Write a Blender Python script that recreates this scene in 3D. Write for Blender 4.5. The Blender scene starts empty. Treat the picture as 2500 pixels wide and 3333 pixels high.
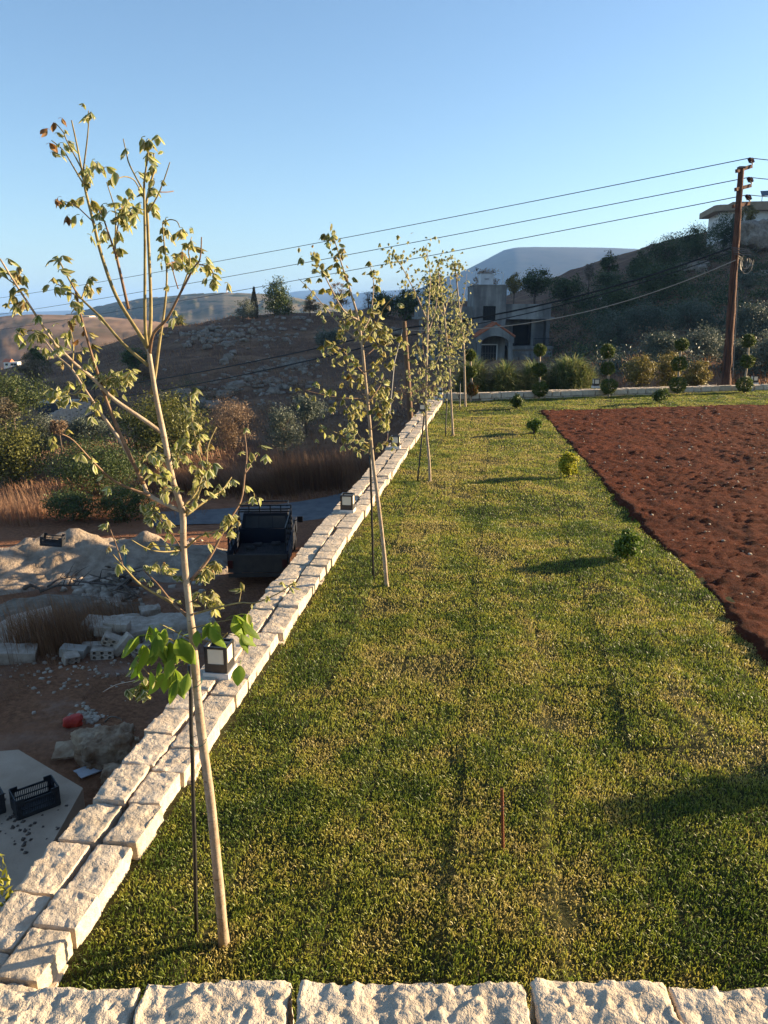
import bpy, math, random
import numpy as np
from mathutils import Vector

# ------------------------------------------------------------------ camera, sky, sun, exposure
SC = bpy.context.scene
COL = SC.collection
F, CX, CY, HOR, CAMH = 2500.0, 1250.0, 1666.5, 1030.0, 2.6
PITCH = math.atan((CY - HOR) / F)
cd = bpy.data.cameras.new('camera'); cam = bpy.data.objects.new('camera', cd); COL.objects.link(cam)
cd.sensor_fit = 'HORIZONTAL'; cd.sensor_width = 36.0; cd.lens = 36.0 * F / 2500.0
cd.clip_start = 0.05; cd.clip_end = 30000
cam.location = (0, 0, CAMH); cam.rotation_euler = (math.pi / 2 - PITCH, 0, 0)
SC.camera = cam
SUN_AZ, SUN_EL = math.radians(17.5), math.radians(12.3)      # azimuth from +X towards +Y
world = bpy.data.worlds.new('World'); SC.world = world; world.use_nodes = True
wn = world.node_tree
for n in list(wn.nodes): wn.nodes.remove(n)
sky = wn.nodes.new('ShaderNodeTexSky'); sky.sky_type = 'NISHITA'; sky.sun_disc = False
sky.sun_elevation = SUN_EL; sky.sun_rotation = math.pi / 2 - SUN_AZ
sky.air_density = 1.0; sky.dust_density = 0.7; sky.ozone_density = 2.6; sky.altitude = 300
bg = wn.nodes.new('ShaderNodeBackground'); bg.inputs['Strength'].default_value = 0.061
wo = wn.nodes.new('ShaderNodeOutputWorld')
wn.links.new(sky.outputs[0], bg.inputs[0]); wn.links.new(bg.outputs[0], wo.inputs[0])
ld = bpy.data.lights.new('sun', 'SUN'); ld.energy = 5.0; ld.angle = math.radians(0.5); ld.color = (1.0, 0.78, 0.49)
sun = bpy.data.objects.new('sun', ld); COL.objects.link(sun)
sdir = Vector((math.cos(SUN_EL) * math.cos(SUN_AZ), math.cos(SUN_EL) * math.sin(SUN_AZ), math.sin(SUN_EL)))
sun.rotation_euler = sdir.to_track_quat('Z', 'Y').to_euler(); sun.location = (40, 10, 30)
SC.view_settings.view_transform = 'Standard'; SC.view_settings.look = 'None'
SC.view_settings.exposure = 2.05; SC.view_settings.gamma = 1.0; SC.view_settings.use_curve_mapping = False
SC.render.engine = 'CYCLES'
SC.cycles.use_denoising = True
SC.cycles.max_bounces = 6; SC.cycles.transparent_max_bounces = 6; SC.cycles.volume_bounces = 0
SC.cycles.sample_clamp_indirect = 8.0

# ------------------------------------------------------------------ small maths
rng = np.random.default_rng(7)
random.seed(7)
CP, SP = math.cos(PITCH), math.sin(PITCH)
def ray(x, y):
    u = (x - CX) / F; v = (CY - y) / F
    return np.array([u, CP + v * SP, -SP + v * CP])
def P(x, y, Y):                       # the point at forward distance Y seen at photo pixel x, y
    r = ray(x, y); t = Y / r[1]
    return np.array([r[0] * t, Y, CAMH + r[2] * t])
def G(x, y, z=0.0):                   # the point at height z seen at photo pixel x, y
    r = ray(x, y); t = (z - CAMH) / r[2]
    return np.array([r[0] * t, r[1] * t, z])
def mpp(Y): return Y * 1.0 / F        # metres per photo pixel near the horizon

def _hash(i, j, k, seed):
    h = (i.astype(np.int64) * 374761393 + j.astype(np.int64) * 668265263 + k.astype(np.int64) * 2147483647 + seed * 974711) & 0xffffffff
    h = ((h ^ (h >> 13)) * 1274126177) & 0xffffffff
    h = (h ^ (h >> 16)) & 0xffffffff
    return h / 4294967295.0
def vn(p, seed=0):                    # value noise 0..1
    p = np.asarray(p, float)
    i = np.floor(p).astype(np.int64); f = p - i; f = f * f * (3 - 2 * f)
    out = 0
    for dx in (0, 1):
        wx = f[:, 0] if dx else 1 - f[:, 0]
        for dy in (0, 1):
            wy = f[:, 1] if dy else 1 - f[:, 1]
            for dz in (0, 1):
                wz = f[:, 2] if dz else 1 - f[:, 2]
                out = out + wx * wy * wz * _hash(i[:, 0] + dx, i[:, 1] + dy, i[:, 2] + dz, seed)
    return out
def fbm(p, o=3, seed=0, g=0.5):
    p = np.asarray(p, float); a, s, t = 1.0, 0, 0
    for k in range(o):
        s = s + a * vn(p * 2 ** k, seed + k); t += a; a *= g
    return s / t
def cellf(p, seed=0):                 # flat facets: a random height and tilt for each Voronoi cell
    p = np.asarray(p, float); i = np.floor(p).astype(np.int64); best = np.full(len(p), 9.0); val = np.zeros(len(p))
    for dx in (-1, 0, 1):
        for dy in (-1, 0, 1):
            for dz in (-1, 0, 1):
                c = i + np.array([dx, dy, dz]); h = [_hash(c[:, 0], c[:, 1], c[:, 2], seed + q) for q in range(4)]
                v = p - (c + np.stack(h[:3], 1)); d = (v ** 2).sum(1); k = d < best
                f = (h[3] - 0.5) + v[:, 0] * (h[0] - 0.5) * 1.6 + v[:, 1] * (h[1] - 0.5) * 1.6
                val = np.where(k, f, val); best = np.where(k, d, best)
    return val
def xy0(x, y): return np.stack([np.ravel(x), np.ravel(y), np.zeros(np.size(x))], 1)

# ------------------------------------------------------------------ objects
def link(o, parent=None):
    COL.objects.link(o)
    if parent: o.parent = parent
    return o
def wloc(o):
    s = Vector((0, 0, 0))
    while o is not None: s = s + o.location; o = o.parent
    return s
def tag(o, label=None, cat=None, group=None, kind=None):
    if label: o['label'] = label
    if cat: o['category'] = cat
    if group: o['group'] = group
    if kind: o['kind'] = kind
    return o
def thing(name, label, cat, loc, group=None):
    o = bpy.data.objects.new(name, None); o.empty_display_size = 0.2
    o.location = Vector([float(c) for c in loc]); link(o)
    return tag(o, label, cat, group)
def npmesh(name, V, Q, mats, parent=None, smooth=False, attr=None, uv=None, face_mat=None, loc=None):
    """V (n,3) world coordinates, Q (m,k) faces all with k corners"""
    V = np.asarray(V, np.float32); Q = np.asarray(Q, np.int32)
    me = bpy.data.meshes.new(name)
    m, k = Q.shape
    o = bpy.data.objects.new(name, me)
    off = wloc(parent) if parent else Vector((0, 0, 0))
    if loc is not None: o.location = Vector([float(c) for c in loc]) - off; off = Vector([float(c) for c in loc])
    V = V - np.array(off, np.float32)
    me.vertices.add(len(V)); me.vertices.foreach_set('co', V.ravel())
    me.loops.add(m * k); me.loops.foreach_set('vertex_index', Q.ravel())
    me.polygons.add(m); me.polygons.foreach_set('loop_start', np.arange(0, m * k, k, dtype=np.int32))
    if smooth: me.polygons.foreach_set('use_smooth', np.ones(m, bool))
    if face_mat is not None: me.polygons.foreach_set('material_index', np.asarray(face_mat, np.int32))
    for mt in (mats if isinstance(mats, (list, tuple)) else [mats]): me.materials.append(mt)
    me.update(calc_edges=True)
    if attr is not None:
        a = me.attributes.new('rnd', 'FLOAT', 'POINT'); a.data.foreach_set('value', np.asarray(attr, np.float32))
    if uv is not None:
        l = me.uv_layers.new(name='UVMap'); l.data.foreach_set('uv', np.asarray(uv, np.float32)[Q.ravel()].ravel())
    link(o, parent)
    return o

class MB:
    """collects polygons; T = optional (origin, rotz) frame"""
    def __init__(s, org=(0, 0, 0), rz=0.0): s.v = []; s.f = []; s.m = []; s.o = np.array(org, float); s.c = math.cos(rz); s.s = math.sin(rz); s.mi = 0
    def add(s, pts, faces):
        b = len(s.v)
        for p in pts:
            x, y, z = p
            s.v.append((s.o[0] + x * s.c - y * s.s, s.o[1] + x * s.s + y * s.c, s.o[2] + z))
        for f in faces: s.f.append([b + i for i in f]); s.m.append(s.mi)
        return s
    def box(s, x0, x1, y0, y1, z0, z1, tx=0.0, ty=0.0):
        a = [(x0, y0, z0), (x1, y0, z0), (x1, y1, z0), (x0, y1, z0), (x0 + tx, y0 + ty, z1), (x1 - tx, y0 + ty, z1), (x1 - tx, y1 - ty, z1), (x0 + tx, y1 - ty, z1)]
        return s.add(a, [(3, 2, 1, 0), (4, 5, 6, 7), (0, 1, 5, 4), (1, 2, 6, 5), (2, 3, 7, 6), (3, 0, 4, 7)])
    def obox(s, c, ax, ay, az):            # centre and three half-axes
        c, ax, ay, az = [np.array(q, float) for q in (c, ax, ay, az)]
        a = [c + i * ax + j * ay + k * az for k in (-1, 1) for i, j in ((-1, -1), (1, -1), (1, 1), (-1, 1))]
        return s.add(a, [(3, 2, 1, 0), (4, 5, 6, 7), (0, 1, 5, 4), (1, 2, 6, 5), (2, 3, 7, 6), (3, 0, 4, 7)])
    def bar(s, p, q, w, h=None):           # square bar between two points
        p, q = np.array(p, float), np.array(q, float); d = q - p; L = np.linalg.norm(d); d = d / L
        u = np.cross(d, (0, 0, 1.0)); u = u / np.linalg.norm(u) if np.linalg.norm(u) > 1e-4 else np.array((1.0, 0, 0))
        t = np.cross(u, d); h = h or w
        return s.obox((p + q) / 2, d * L / 2, u * w / 2, t * h / 2)
    def tube(s, pts, rad, n=7, cap=True):
        pts = [np.array(p, float) for p in pts]; k = len(pts)
        if not hasattr(rad, '__len__'): rad = [rad] * k
        b = []; u = None
        for i in range(k):
            d = pts[min(i + 1, k - 1)] - pts[max(i - 1, 0)]; d = d / (np.linalg.norm(d) + 1e-9)
            if u is None: u = np.cross(d, (0.31, 0.95, 0.07))
            u = u - d * np.dot(u, d); u = u / (np.linalg.norm(u) + 1e-9); w = np.cross(d, u)
            for j in range(n):
                a = 2 * math.pi * j / n
                b.append(pts[i] + rad[i] * (math.cos(a) * u + math.sin(a) * w))
        f = [(i * n + j, i * n + (j + 1) % n, (i + 1) * n + (j + 1) % n, (i + 1) * n + j) for i in range(k - 1) for j in range(n)]
        if cap: f += [tuple(range(n))[::-1], tuple((k - 1) * n + j for j in range(n))]
        return s.add(b, f)
    def prism(s, prof, x0, x1, ix=0.0):     # profile in (y,z) extruded along x
        n = len(prof)
        a = [(x0, y, z) for y, z in prof] + [(x1, y, z) for y, z in prof]
        f = [(i, (i + 1) % n, n + (i + 1) % n, n + i) for i in range(n)] + [tuple(range(n))[::-1], tuple(range(n, 2 * n))]
        return s.add(a, f)
    def vprism(s, prof, z0, z1):            # profile in (x,y) extruded up
        n = len(prof)
        a = [(x, y, z0) for x, y in prof] + [(x, y, z1) for x, y in prof]
        f = [(i, (i + 1) % n, n + (i + 1) % n, n + i) for i in range(n)] + [tuple(range(n))[::-1], tuple(range(n, 2 * n))]
        return s.add(a, f)
    def yprism(s, prof, y0, y1):            # profile in (x,z) extruded along y
        n = len(prof)
        a = [(x, y0, z) for x, z in prof] + [(x, y1, z) for x, z in prof]
        f = [(i, (i + 1) % n, n + (i + 1) % n, n + i) for i in range(n)] + [tuple(range(n))[::-1], tuple(range(n, 2 * n))]
        return s.add(a, f)
    def build(s, name, mats, parent=None, smooth=False, loc=None):
        me = bpy.data.meshes.new(name)
        o = bpy.data.objects.new(name, me)
        off = wloc(parent) if parent else Vector((0, 0, 0))
        if loc is not None: o.location = Vector([float(c) for c in loc]) - off; off = Vector([float(c) for c in loc])
        me.from_pydata([(float(x - off[0]), float(y - off[1]), float(z - off[2])) for x, y, z in s.v], [], s.f)
        for mt in (mats if isinstance(mats, (list, tuple)) else [mats]): me.materials.append(mt)
        if smooth: me.polygons.foreach_set('use_smooth', np.ones(len(s.f), bool))
        if any(s.m): me.polygons.foreach_set('material_index', np.array(s.m, np.int32))
        me.update()
        return link(o, parent)
def copy_tree(o, parent=None):
    c = o.copy(); link(c); c.parent = parent
    for ch in list(o.children): copy_tree(ch, c)
    return c

# ------------------------------------------------------------------ materials
MATS = {}
def nt(name, rough=0.8, spec=0.3, metal=0.0):
    m = bpy.data.materials.new(name); m.use_nodes = True
    t = m.node_tree; b = t.nodes['Principled BSDF']
    b.inputs['Roughness'].default_value = rough; b.inputs['Specular IOR Level'].default_value = spec; b.inputs['Metallic'].default_value = metal
    MATS[name] = m
    return m, t, b
def N(t, kind, **kw):
    n = t.nodes.new(kind)
    for k, v in kw.items():
        if k in n.inputs: n.inputs[k].default_value = v
        else: setattr(n, k, v)
    return n
def noise(t, scale, detail=4, rough=0.6, coord='Object', dist=0.0, stretch=None):
    tc = N(t, 'ShaderNodeTexCoord'); out = tc.outputs[coord]
    if stretch:
        mp = N(t, 'ShaderNodeMapping'); mp.inputs['Scale'].default_value = stretch; t.links.new(out, mp.inputs[0]); out = mp.outputs[0]
    n = N(t, 'ShaderNodeTexNoise'); n.inputs['Scale'].default_value = scale; n.inputs['Detail'].default_value = detail
    n.inputs['Roughness'].default_value = rough; n.inputs['Distortion'].default_value = dist
    t.links.new(out, n.inputs['Vector'])
    return n
def ramp(t, src, stops, interp='LINEAR'):
    r = N(t, 'ShaderNodeValToRGB'); e = r.color_ramp.elements; r.color_ramp.interpolation = interp
    while len(e) < len(stops): e.new(0.5)
    for el, (p, c) in zip(e, stops):
        el.position = p; el.color = (*c, 1) if len(c) == 3 else c
    t.links.new(src, r.inputs[0]); return r
def mix(t, fac, a, b, mode='MIX'):
    m = N(t, 'ShaderNodeMix', data_type='RGBA', blend_type=mode)
    for sock, v in ((m.inputs['Factor'], fac), (m.inputs[6], a), (m.inputs[7], b)):
        if hasattr(v, 'links') or hasattr(v, 'is_linked'): t.links.new(v, sock)
        else: sock.default_value = v if isinstance(v, (int, float)) else (*v, 1)
    return m.outputs[2]
def bump(t, b, srcs):
    prev = None
    for h, st, d in srcs:
        bp = N(t, 'ShaderNodeBump'); bp.inputs['Strength'].default_value = st; bp.inputs['Distance'].default_value = d
        t.links.new(h, bp.inputs['Height'])
        if prev: t.links.new(prev, bp.inputs['Normal'])
        prev = bp.outputs[0]
    t.links.new(prev, b.inputs['Normal'])
def simple(name, c1, c2=None, scale=6, rough=0.8, spec=0.3, metal=0.0, bmp=None, detail=5, lo=0.35, hi=0.65, stretch=None):
    m, t, b = nt(name, rough, spec, metal)
    if c2 is None: c2 = tuple(min(1, c * 1.25) for c in c1)
    n = noise(t, scale, detail, stretch=stretch)
    r = ramp(t, n.outputs[0], [(lo, c1), (hi, c2)])
    t.links.new(r.outputs[0], b.inputs['Base Color'])
    if bmp:
        n2 = noise(t, bmp[0], 6, 0.65, stretch=stretch); bump(t, b, [(n2.outputs[0], bmp[1], bmp[2])])
    return m
def leafmat(name, cols, trans=0.35, rough=0.55, spec=0.3, coarse=None):
    """cols: ramp over the per-leaf random value"""
    m, t, b = nt(name, rough, spec)
    a = N(t, 'ShaderNodeAttribute', attribute_name='rnd')
    r = ramp(t, a.outputs['Fac'], [(i / (len(cols) - 1), c) for i, c in enumerate(cols)])
    col = r.outputs[0]
    t.links.new(col, b.inputs['Base Color'])
    tr = N(t, 'ShaderNodeBsdfTranslucent'); t.links.new(col, tr.inputs[0])
    ms = N(t, 'ShaderNodeMixShader'); ms.inputs[0].default_value = trans
    t.links.new(b.outputs[0], ms.inputs[1]); t.links.new(tr.outputs[0], ms.inputs[2])
    t.links.new(ms.outputs[0], t.nodes['Material Output'].inputs[0])
    return m

# limestone blocks
def limestone(name, base, pale, stain, k=1.0):
    m, t, b = nt(name, 0.9, 0.15)
    n1 = noise(t, 9 * k, 6, 0.7); n2 = noise(t, 3.2 * k, 4, 0.6); n3 = noise(t, 60 * k, 4, 0.7)
    c = ramp(t, n1.outputs[0], [(0.3, base), (0.62, pale)]).outputs[0]
    fs = ramp(t, n2.outputs[0], [(0.62, (0, 0, 0)), (0.74, (1, 1, 1))]).outputs[0]
    n4 = noise(t, 22 * k, 5, 0.7)
    f2 = ramp(t, n4.outputs[0], [(0.45, (0, 0, 0)), (0.65, (0.55, 0.55, 0.55))]).outputs[0]
    mm = N(t, 'ShaderNodeMath', operation='MULTIPLY'); t.links.new(fs, mm.inputs[0]); t.links.new(f2, mm.inputs[1])
    oi = N(t, 'ShaderNodeObjectInfo'); rv = ramp(t, oi.outputs['Random'], [(0, (0.86, 0.84, 0.80)), (0.5, (1.0, 0.985, 0.96)), (1, (1.05, 1.0, 0.93))])
    c = mix(t, mm.outputs[0], c, stain)
    c = mix(t, 1.0, c, rv.outputs[0], 'MULTIPLY')
    t.links.new(c, b.inputs['Base Color'])
    vo = N(t, 'ShaderNodeTexVoronoi'); vo.inputs['Scale'].default_value = 26 * k
    tc = N(t, 'ShaderNodeTexCoord'); t.links.new(tc.outputs['Object'], vo.inputs['Vector'])
    bump(t, b, [(n1.outputs[0], 0.8, 0.03), (vo.outputs[0], 0.35, 0.012), (n3.outputs[0], 0.8, 0.006)])
    return m
M_STONE = limestone('limestone', (0.44, 0.36, 0.275), (0.58, 0.50, 0.405), (0.34, 0.17, 0.085))
M_STONE_BIG = limestone('limestone_parapet', (0.44, 0.36, 0.27), (0.58, 0.50, 0.40), (0.28, 0.12, 0.055), 0.75)
M_MORTAR = simple('mortar', (0.16, 0.13, 0.10), (0.24, 0.19, 0.15), 12, bmp=(40, 0.5, 0.02))
M_ROCK = simple('rock', (0.17, 0.135, 0.105), (0.40, 0.335, 0.275), 2.2, rough=0.95, spec=0.1, bmp=(4, 0.9, 0.25), lo=0.3, hi=0.7)
M_BOULDER = simple('boulder', (0.30, 0.165, 0.09), (0.58, 0.42, 0.28), 3.0, rough=0.95, spec=0.1, bmp=(9, 0.9, 0.12), lo=0.35, hi=0.62)
M_CONC = simple('concrete', (0.32, 0.27, 0.22), (0.42, 0.37, 0.31), 3, rough=0.9, bmp=(30, 0.25, 0.01))
M_LIME = simple('lime_heap', (0.24, 0.18, 0.13), (0.42, 0.33, 0.25), 2.5, rough=0.95, spec=0.1, bmp=(7, 0.8, 0.12))
M_BLOCK = simple('concrete_block', (0.32, 0.245, 0.18), (0.52, 0.42, 0.33), 5, rough=0.95, bmp=(50, 0.4, 0.008))
M_BLACKPL = simple('black_plastic', (0.012, 0.013, 0.016), (0.03, 0.03, 0.034), 14, rough=0.5, spec=0.4)
M_LAMP = simple('lamp_black', (0.012, 0.012, 0.014), (0.02, 0.02, 0.022), 20, rough=0.32, spec=0.5)
M_PANE = simple('lamp_pane', (0.62, 0.55, 0.42), (0.68, 0.60, 0.47), 3, rough=0.5, spec=0.4)
M_PLINTH = simple('plinth', (0.58, 0.52, 0.45), (0.66, 0.60, 0.53), 25, rough=0.8, bmp=(60, 0.2, 0.004))
M_BARKPALE = None
M_STAKE = simple('stake_black', (0.015, 0.015, 0.016), (0.03, 0.028, 0.026), 20, rough=0.45, spec=0.4)
M_TIE = simple('tie_green', (0.02, 0.10, 0.08), (0.03, 0.14, 0.10), 20, rough=0.5)
M_RUST = simple('rust', (0.10, 0.03, 0.014), (0.22, 0.075, 0.03), 60, rough=0.9, bmp=(90, 0.5, 0.003))
M_WOODPOLE = simple('pole_wood', (0.10, 0.055, 0.03), (0.20, 0.12, 0.07), 5, rough=0.85, bmp=(14, 0.7, 0.02), stretch=(3, 3, 0.25))
M_REDPOLE = simple('pole_rusty', (0.055, 0.024, 0.016), (0.19, 0.085, 0.05), 5, rough=0.9, bmp=(12, 1.0, 0.05), stretch=(4, 4, 0.35))
M_WIRE = simple('wire', (0.05, 0.055, 0.06), (0.07, 0.075, 0.08), 2, rough=0.5, metal=0.3)
M_CABLE = simple('cable_black', (0.01, 0.01, 0.012), (0.016, 0.016, 0.018), 2, rough=0.6)
M_CABLEW = simple('cable_tan', (0.30, 0.25, 0.20), (0.38, 0.33, 0.27), 2, rough=0.6)
M_PORC = simple('porcelain', (0.05, 0.018, 0.014), (0.08, 0.03, 0.022), 5, rough=0.25, spec=0.5)
M_STEEL = simple('galv_steel', (0.10, 0.09, 0.085), (0.18, 0.16, 0.15), 9, rough=0.6, metal=0.4)
def concrete_house():
    m, t, b = nt('house_concrete', 0.92, 0.15)
    n1 = noise(t, 0.55, 6, 0.65); n2 = noise(t, 0.35, 4, 0.6, stretch=(2.5, 2.5, 0.35)); n3 = noise(t, 5, 5, 0.7)
    c = ramp(t, n1.outputs[0], [(0.3, (0.15, 0.148, 0.145)), (0.68, (0.30, 0.295, 0.285))]).outputs[0]
    d = ramp(t, n2.outputs[0], [(0.40, (0.55, 0.55, 0.56)), (0.58, (1.05, 1.04, 1.0))]).outputs[0]
    c = mix(t, 1.0, c, d, 'MULTIPLY'); t.links.new(c, b.inputs['Base Color'])
    bump(t, b, [(n3.outputs[0], 0.5, 0.03)])
    return m
M_HOUSE = concrete_house()
M_DARKIN = simple('dark_interior', (0.012, 0.012, 0.013), (0.02, 0.02, 0.02), 2)  # near-black stands in for the shade inside rooms, carport and windows
M_TILE = simple('roof_tile', (0.28, 0.085, 0.04), (0.40, 0.14, 0.07), 3, rough=0.8)
M_IRON = simple('iron_black', (0.012, 0.012, 0.014), (0.025, 0.025, 0.027), 6, rough=0.5, metal=0.4)
M_WHITEP = simple('white_paint', (0.62, 0.61, 0.58), (0.72, 0.71, 0.68), 2, rough=0.7)
M_TANK = simple('tank_grey', (0.42, 0.44, 0.46), (0.52, 0.53, 0.55), 2, rough=0.5)
M_BEIGE = simple('beige_render', (0.27, 0.20, 0.13), (0.34, 0.26, 0.175), 1.2, rough=0.85)
M_PANEL = simple('solar_blue', (0.05, 0.07, 0.10), (0.08, 0.10, 0.14), 1, rough=0.2, spec=0.6)
M_TRUCK = simple('truck_paint', (0.008, 0.011, 0.022), (0.014, 0.016, 0.024), 3, rough=0.6, spec=0.2)
M_TBED = simple('truck_bed', (0.03, 0.028, 0.028), (0.07, 0.06, 0.055), 6, rough=0.8, bmp=(20, 0.3, 0.01))
M_TGATE = simple('truck_gate', (0.035, 0.026, 0.022), (0.06, 0.045, 0.036), 4, rough=0.75)
M_GLASS = simple('dark_glass', (0.03, 0.036, 0.045), (0.045, 0.052, 0.06), 1, rough=0.08, spec=0.6)
M_TYRE = simple('tyre', (0.012, 0.012, 0.012), (0.022, 0.022, 0.022), 9, rough=0.9)
M_CHROME = simple('bumper_steel', (0.2, 0.2, 0.2), (0.3, 0.3, 0.3), 6, rough=0.4, metal=0.8)
M_REDLAMP = simple('tail_lamp', (0.04, 0.006, 0.006), (0.06, 0.01, 0.008), 3, rough=0.35)
M_MASTRED = simple('mast_red', (0.40, 0.06, 0.04), (0.45, 0.08, 0.05), 1)
M_REDRAG = simple('red_plastic_bag', (0.45, 0.03, 0.02), (0.60, 0.06, 0.03), 8, rough=0.5, bmp=(18, 0.6, 0.03))
M_PLANK = simple('old_plank', (0.10, 0.075, 0.055), (0.22, 0.17, 0.13), 7, rough=0.9, stretch=(1, 1, 6))
M_BOARDW = simple('white_board', (0.50, 0.50, 0.52), (0.60, 0.60, 0.61), 4, rough=0.7)
M_TEAL = simple('teal_plank', (0.16, 0.28, 0.27), (0.24, 0.36, 0.34), 4, rough=0.8)
M_STICK = simple('dry_branch', (0.07, 0.05, 0.04), (0.13, 0.10, 0.08), 12, rough=0.9)
M_ASPHALT = simple('asphalt', (0.10, 0.10, 0.105), (0.15, 0.15, 0.152), 2, rough=0.95, bmp=(60, 0.4, 0.01))
M_BLUE = simple('blue_tarp', (0.012, 0.018, 0.03), (0.03, 0.04, 0.06), 2, rough=0.5)
# ------------------------------------------------------------------ terrain
def tps(pts):
    A = np.array(pts, float); n = len(A); S = 50.0
    X = A[:, :2] / S
    d = np.linalg.norm(X[:, None] - X[None], axis=2); K = np.where(d > 0, d * d * np.log(d + 1e-12), 0) + 0.002 * np.eye(n)
    Pm = np.c_[np.ones(n), X]; L = np.block([[K, Pm], [Pm.T, np.zeros((3, 3))]])
    w = np.linalg.solve(L, np.r_[A[:, 2], 0, 0, 0])
    def f(x, y):
        x = np.ravel(x) / S; y = np.ravel(y) / S; out = w[n] + w[n + 1] * x + w[n + 2] * y
        for i in range(n):
            r2 = (x - X[i, 0]) ** 2 + (y - X[i, 1]) ** 2
            out = out + w[i] * 0.5 * r2 * np.log(r2 + 1e-12)
        return out
    return f
ctl = [(-2, 0, -4.5), (-14, 0, -4.5), (-3, 10, -4.6), (-14, 10, -4.6), (-3, 20, -5.0), (-14, 20, -5.0), (-1, 30, -5.2), (-10, 29, -5.3), (-20, 28, -5.4),
       (-35, 8, -5.4), (-35, 26, -6.0), (8, 5, -4.2), (20, 5, -2.8), (40, 5, -1.5), (8, 18, -4.0), (20, 18, -2.8), (45, 20, -0.5), (3, 29, -3.6), (8, 31, -2.6), (14, 31, -1.4), (22, 32, -0.9), (35, 34, 1.0), (60, 35, 3.0), (90, 30, 3.0), (90, 5, 1.0), (130, 20, 3.0), (0, 34, -5.0), (0, 44, -4.4)]
for a in [(1000, 1560, 38), (1000, 1480, 42), (900, 1400, 49), (900, 1300, 57), (900, 1200, 70), (900, 1100, 90), (900, 1025, 110), (600, 1480, 42), (600, 1400, 50), (600, 1300, 58), (600, 1200, 70), (600, 1120, 86), (600, 1066, 100),
          (300, 1500, 40), (300, 1400, 52), (300, 1300, 64), (300, 1215, 85), (50, 1560, 38), (50, 1420, 52), (50, 1300, 72), (50, 1200, 110), (1300, 1330, 46), (1300, 1200, 64), (1300, 1090, 86), (1300, 1020, 106), (1560, 1190, 66), (1560, 1180, 74), (1560, 1090, 90), (1560, 985, 112),
          (1800, 1190, 60), (1800, 1165, 72), (1800, 1090, 84), (1800, 1020, 98), (1800, 978, 116), (2000, 1195, 48), (2000, 1110, 65), (2000, 1022, 86), (2000, 955, 110), (2200, 1190, 42), (2200, 1085, 60), (2200, 980, 85), (2200, 905, 106), (2200, 860, 125),
          (2450, 1180, 42), (2450, 1060, 60), (2450, 930, 86), (2450, 855, 101), (2450, 800, 118), (2450, 765, 140), (2900, 1160, 45), (2900, 1000, 65), (2900, 840, 92), (2900, 690, 120), (2900, 650, 150)]:
    ctl.append(tuple(P(*a)))
ctl += [(90, 100, 25), (120, 100, 31), (90, 70, 12.5), (120, 70, 16), (90, 50, 7.5), (120, 50, 9), (90, 130, 28), (140, 140, 36), (90, 170, 24), (140, 175, 30), (60, 170, 18), (30, 170, 8), (8, 165, -1), (-15, 160, -4), (-40, 150, -8), (-70, 130, -10), (-70, 80, -8), (-70, 40, -7), (-70, 5, -6)]  # unseen edges; right flank heights shaped to shade house and slope, not the lawn
_tz = tps(ctl)
def tz_raw(x, y):
    x = np.ravel(np.asarray(x, float)); y = np.ravel(np.asarray(y, float))
    z = _tz(x, y)
    up = np.clip((y - 38) / 20, 0, 1)
    z = z + up * (fbm(xy0(x / 7.0, y / 5.0), 3, 3) - 0.5) * 0.9 + (fbm(xy0(x / 1.6, y / 1.6), 3, 9) - 0.5) * (0.12 + 0.30 * up)
    # low stone terraces on the slopes
    st = np.clip((y - 55) / 10, 0, 1) * 0.35
    z = z + st * (((z * 0.8) % 1.0) ** 3 - 0.25)
    return z
_gx = np.arange(-76, 151, 0.75); _gy = np.arange(-7, 181, 0.75)
_GZ = tz_raw(*[q.ravel() for q in np.meshgrid(_gx, _gy)]).reshape(len(_gy), len(_gx))
def tzi(x, y):                        # quick look-up of the same terrain
    u = np.clip((np.asarray(x, float) + 76) / 0.75, 0, len(_gx) - 1.001); v = np.clip((np.asarray(y, float) + 7) / 0.75, 0, len(_gy) - 1.001)
    i, j = u.astype(int), v.astype(int); u = u - i; v = v - j
    return (_GZ[j, i] * (1 - u) + _GZ[j, i + 1] * u) * (1 - v) + (_GZ[j + 1, i] * (1 - u) + _GZ[j + 1, i + 1] * u) * v
def tz(x, y): return float(tzi(x, y))
def grid_obj(name, xs, ys, zf, mat, smooth=True, keep=None):
    X, Y = np.meshgrid(xs, ys); Z = zf(X.ravel(), Y.ravel())
    V = np.c_[X.ravel(), Y.ravel(), Z]; nx, ny = len(xs), len(ys)
    i = np.arange(nx * ny).reshape(ny, nx)
    Q = np.stack([i[:-1, :-1], i[:-1, 1:], i[1:, 1:], i[1:, :-1]], -1).reshape(-1, 4)
    if keep is not None:
        c = V[Q].mean(1); Q = Q[keep(c)]
        u, inv = np.unique(Q, return_inverse=True); V = V[u]; Q = inv.reshape(-1, 4)
    return npmesh(name, V, Q, mat, smooth=smooth)

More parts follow.
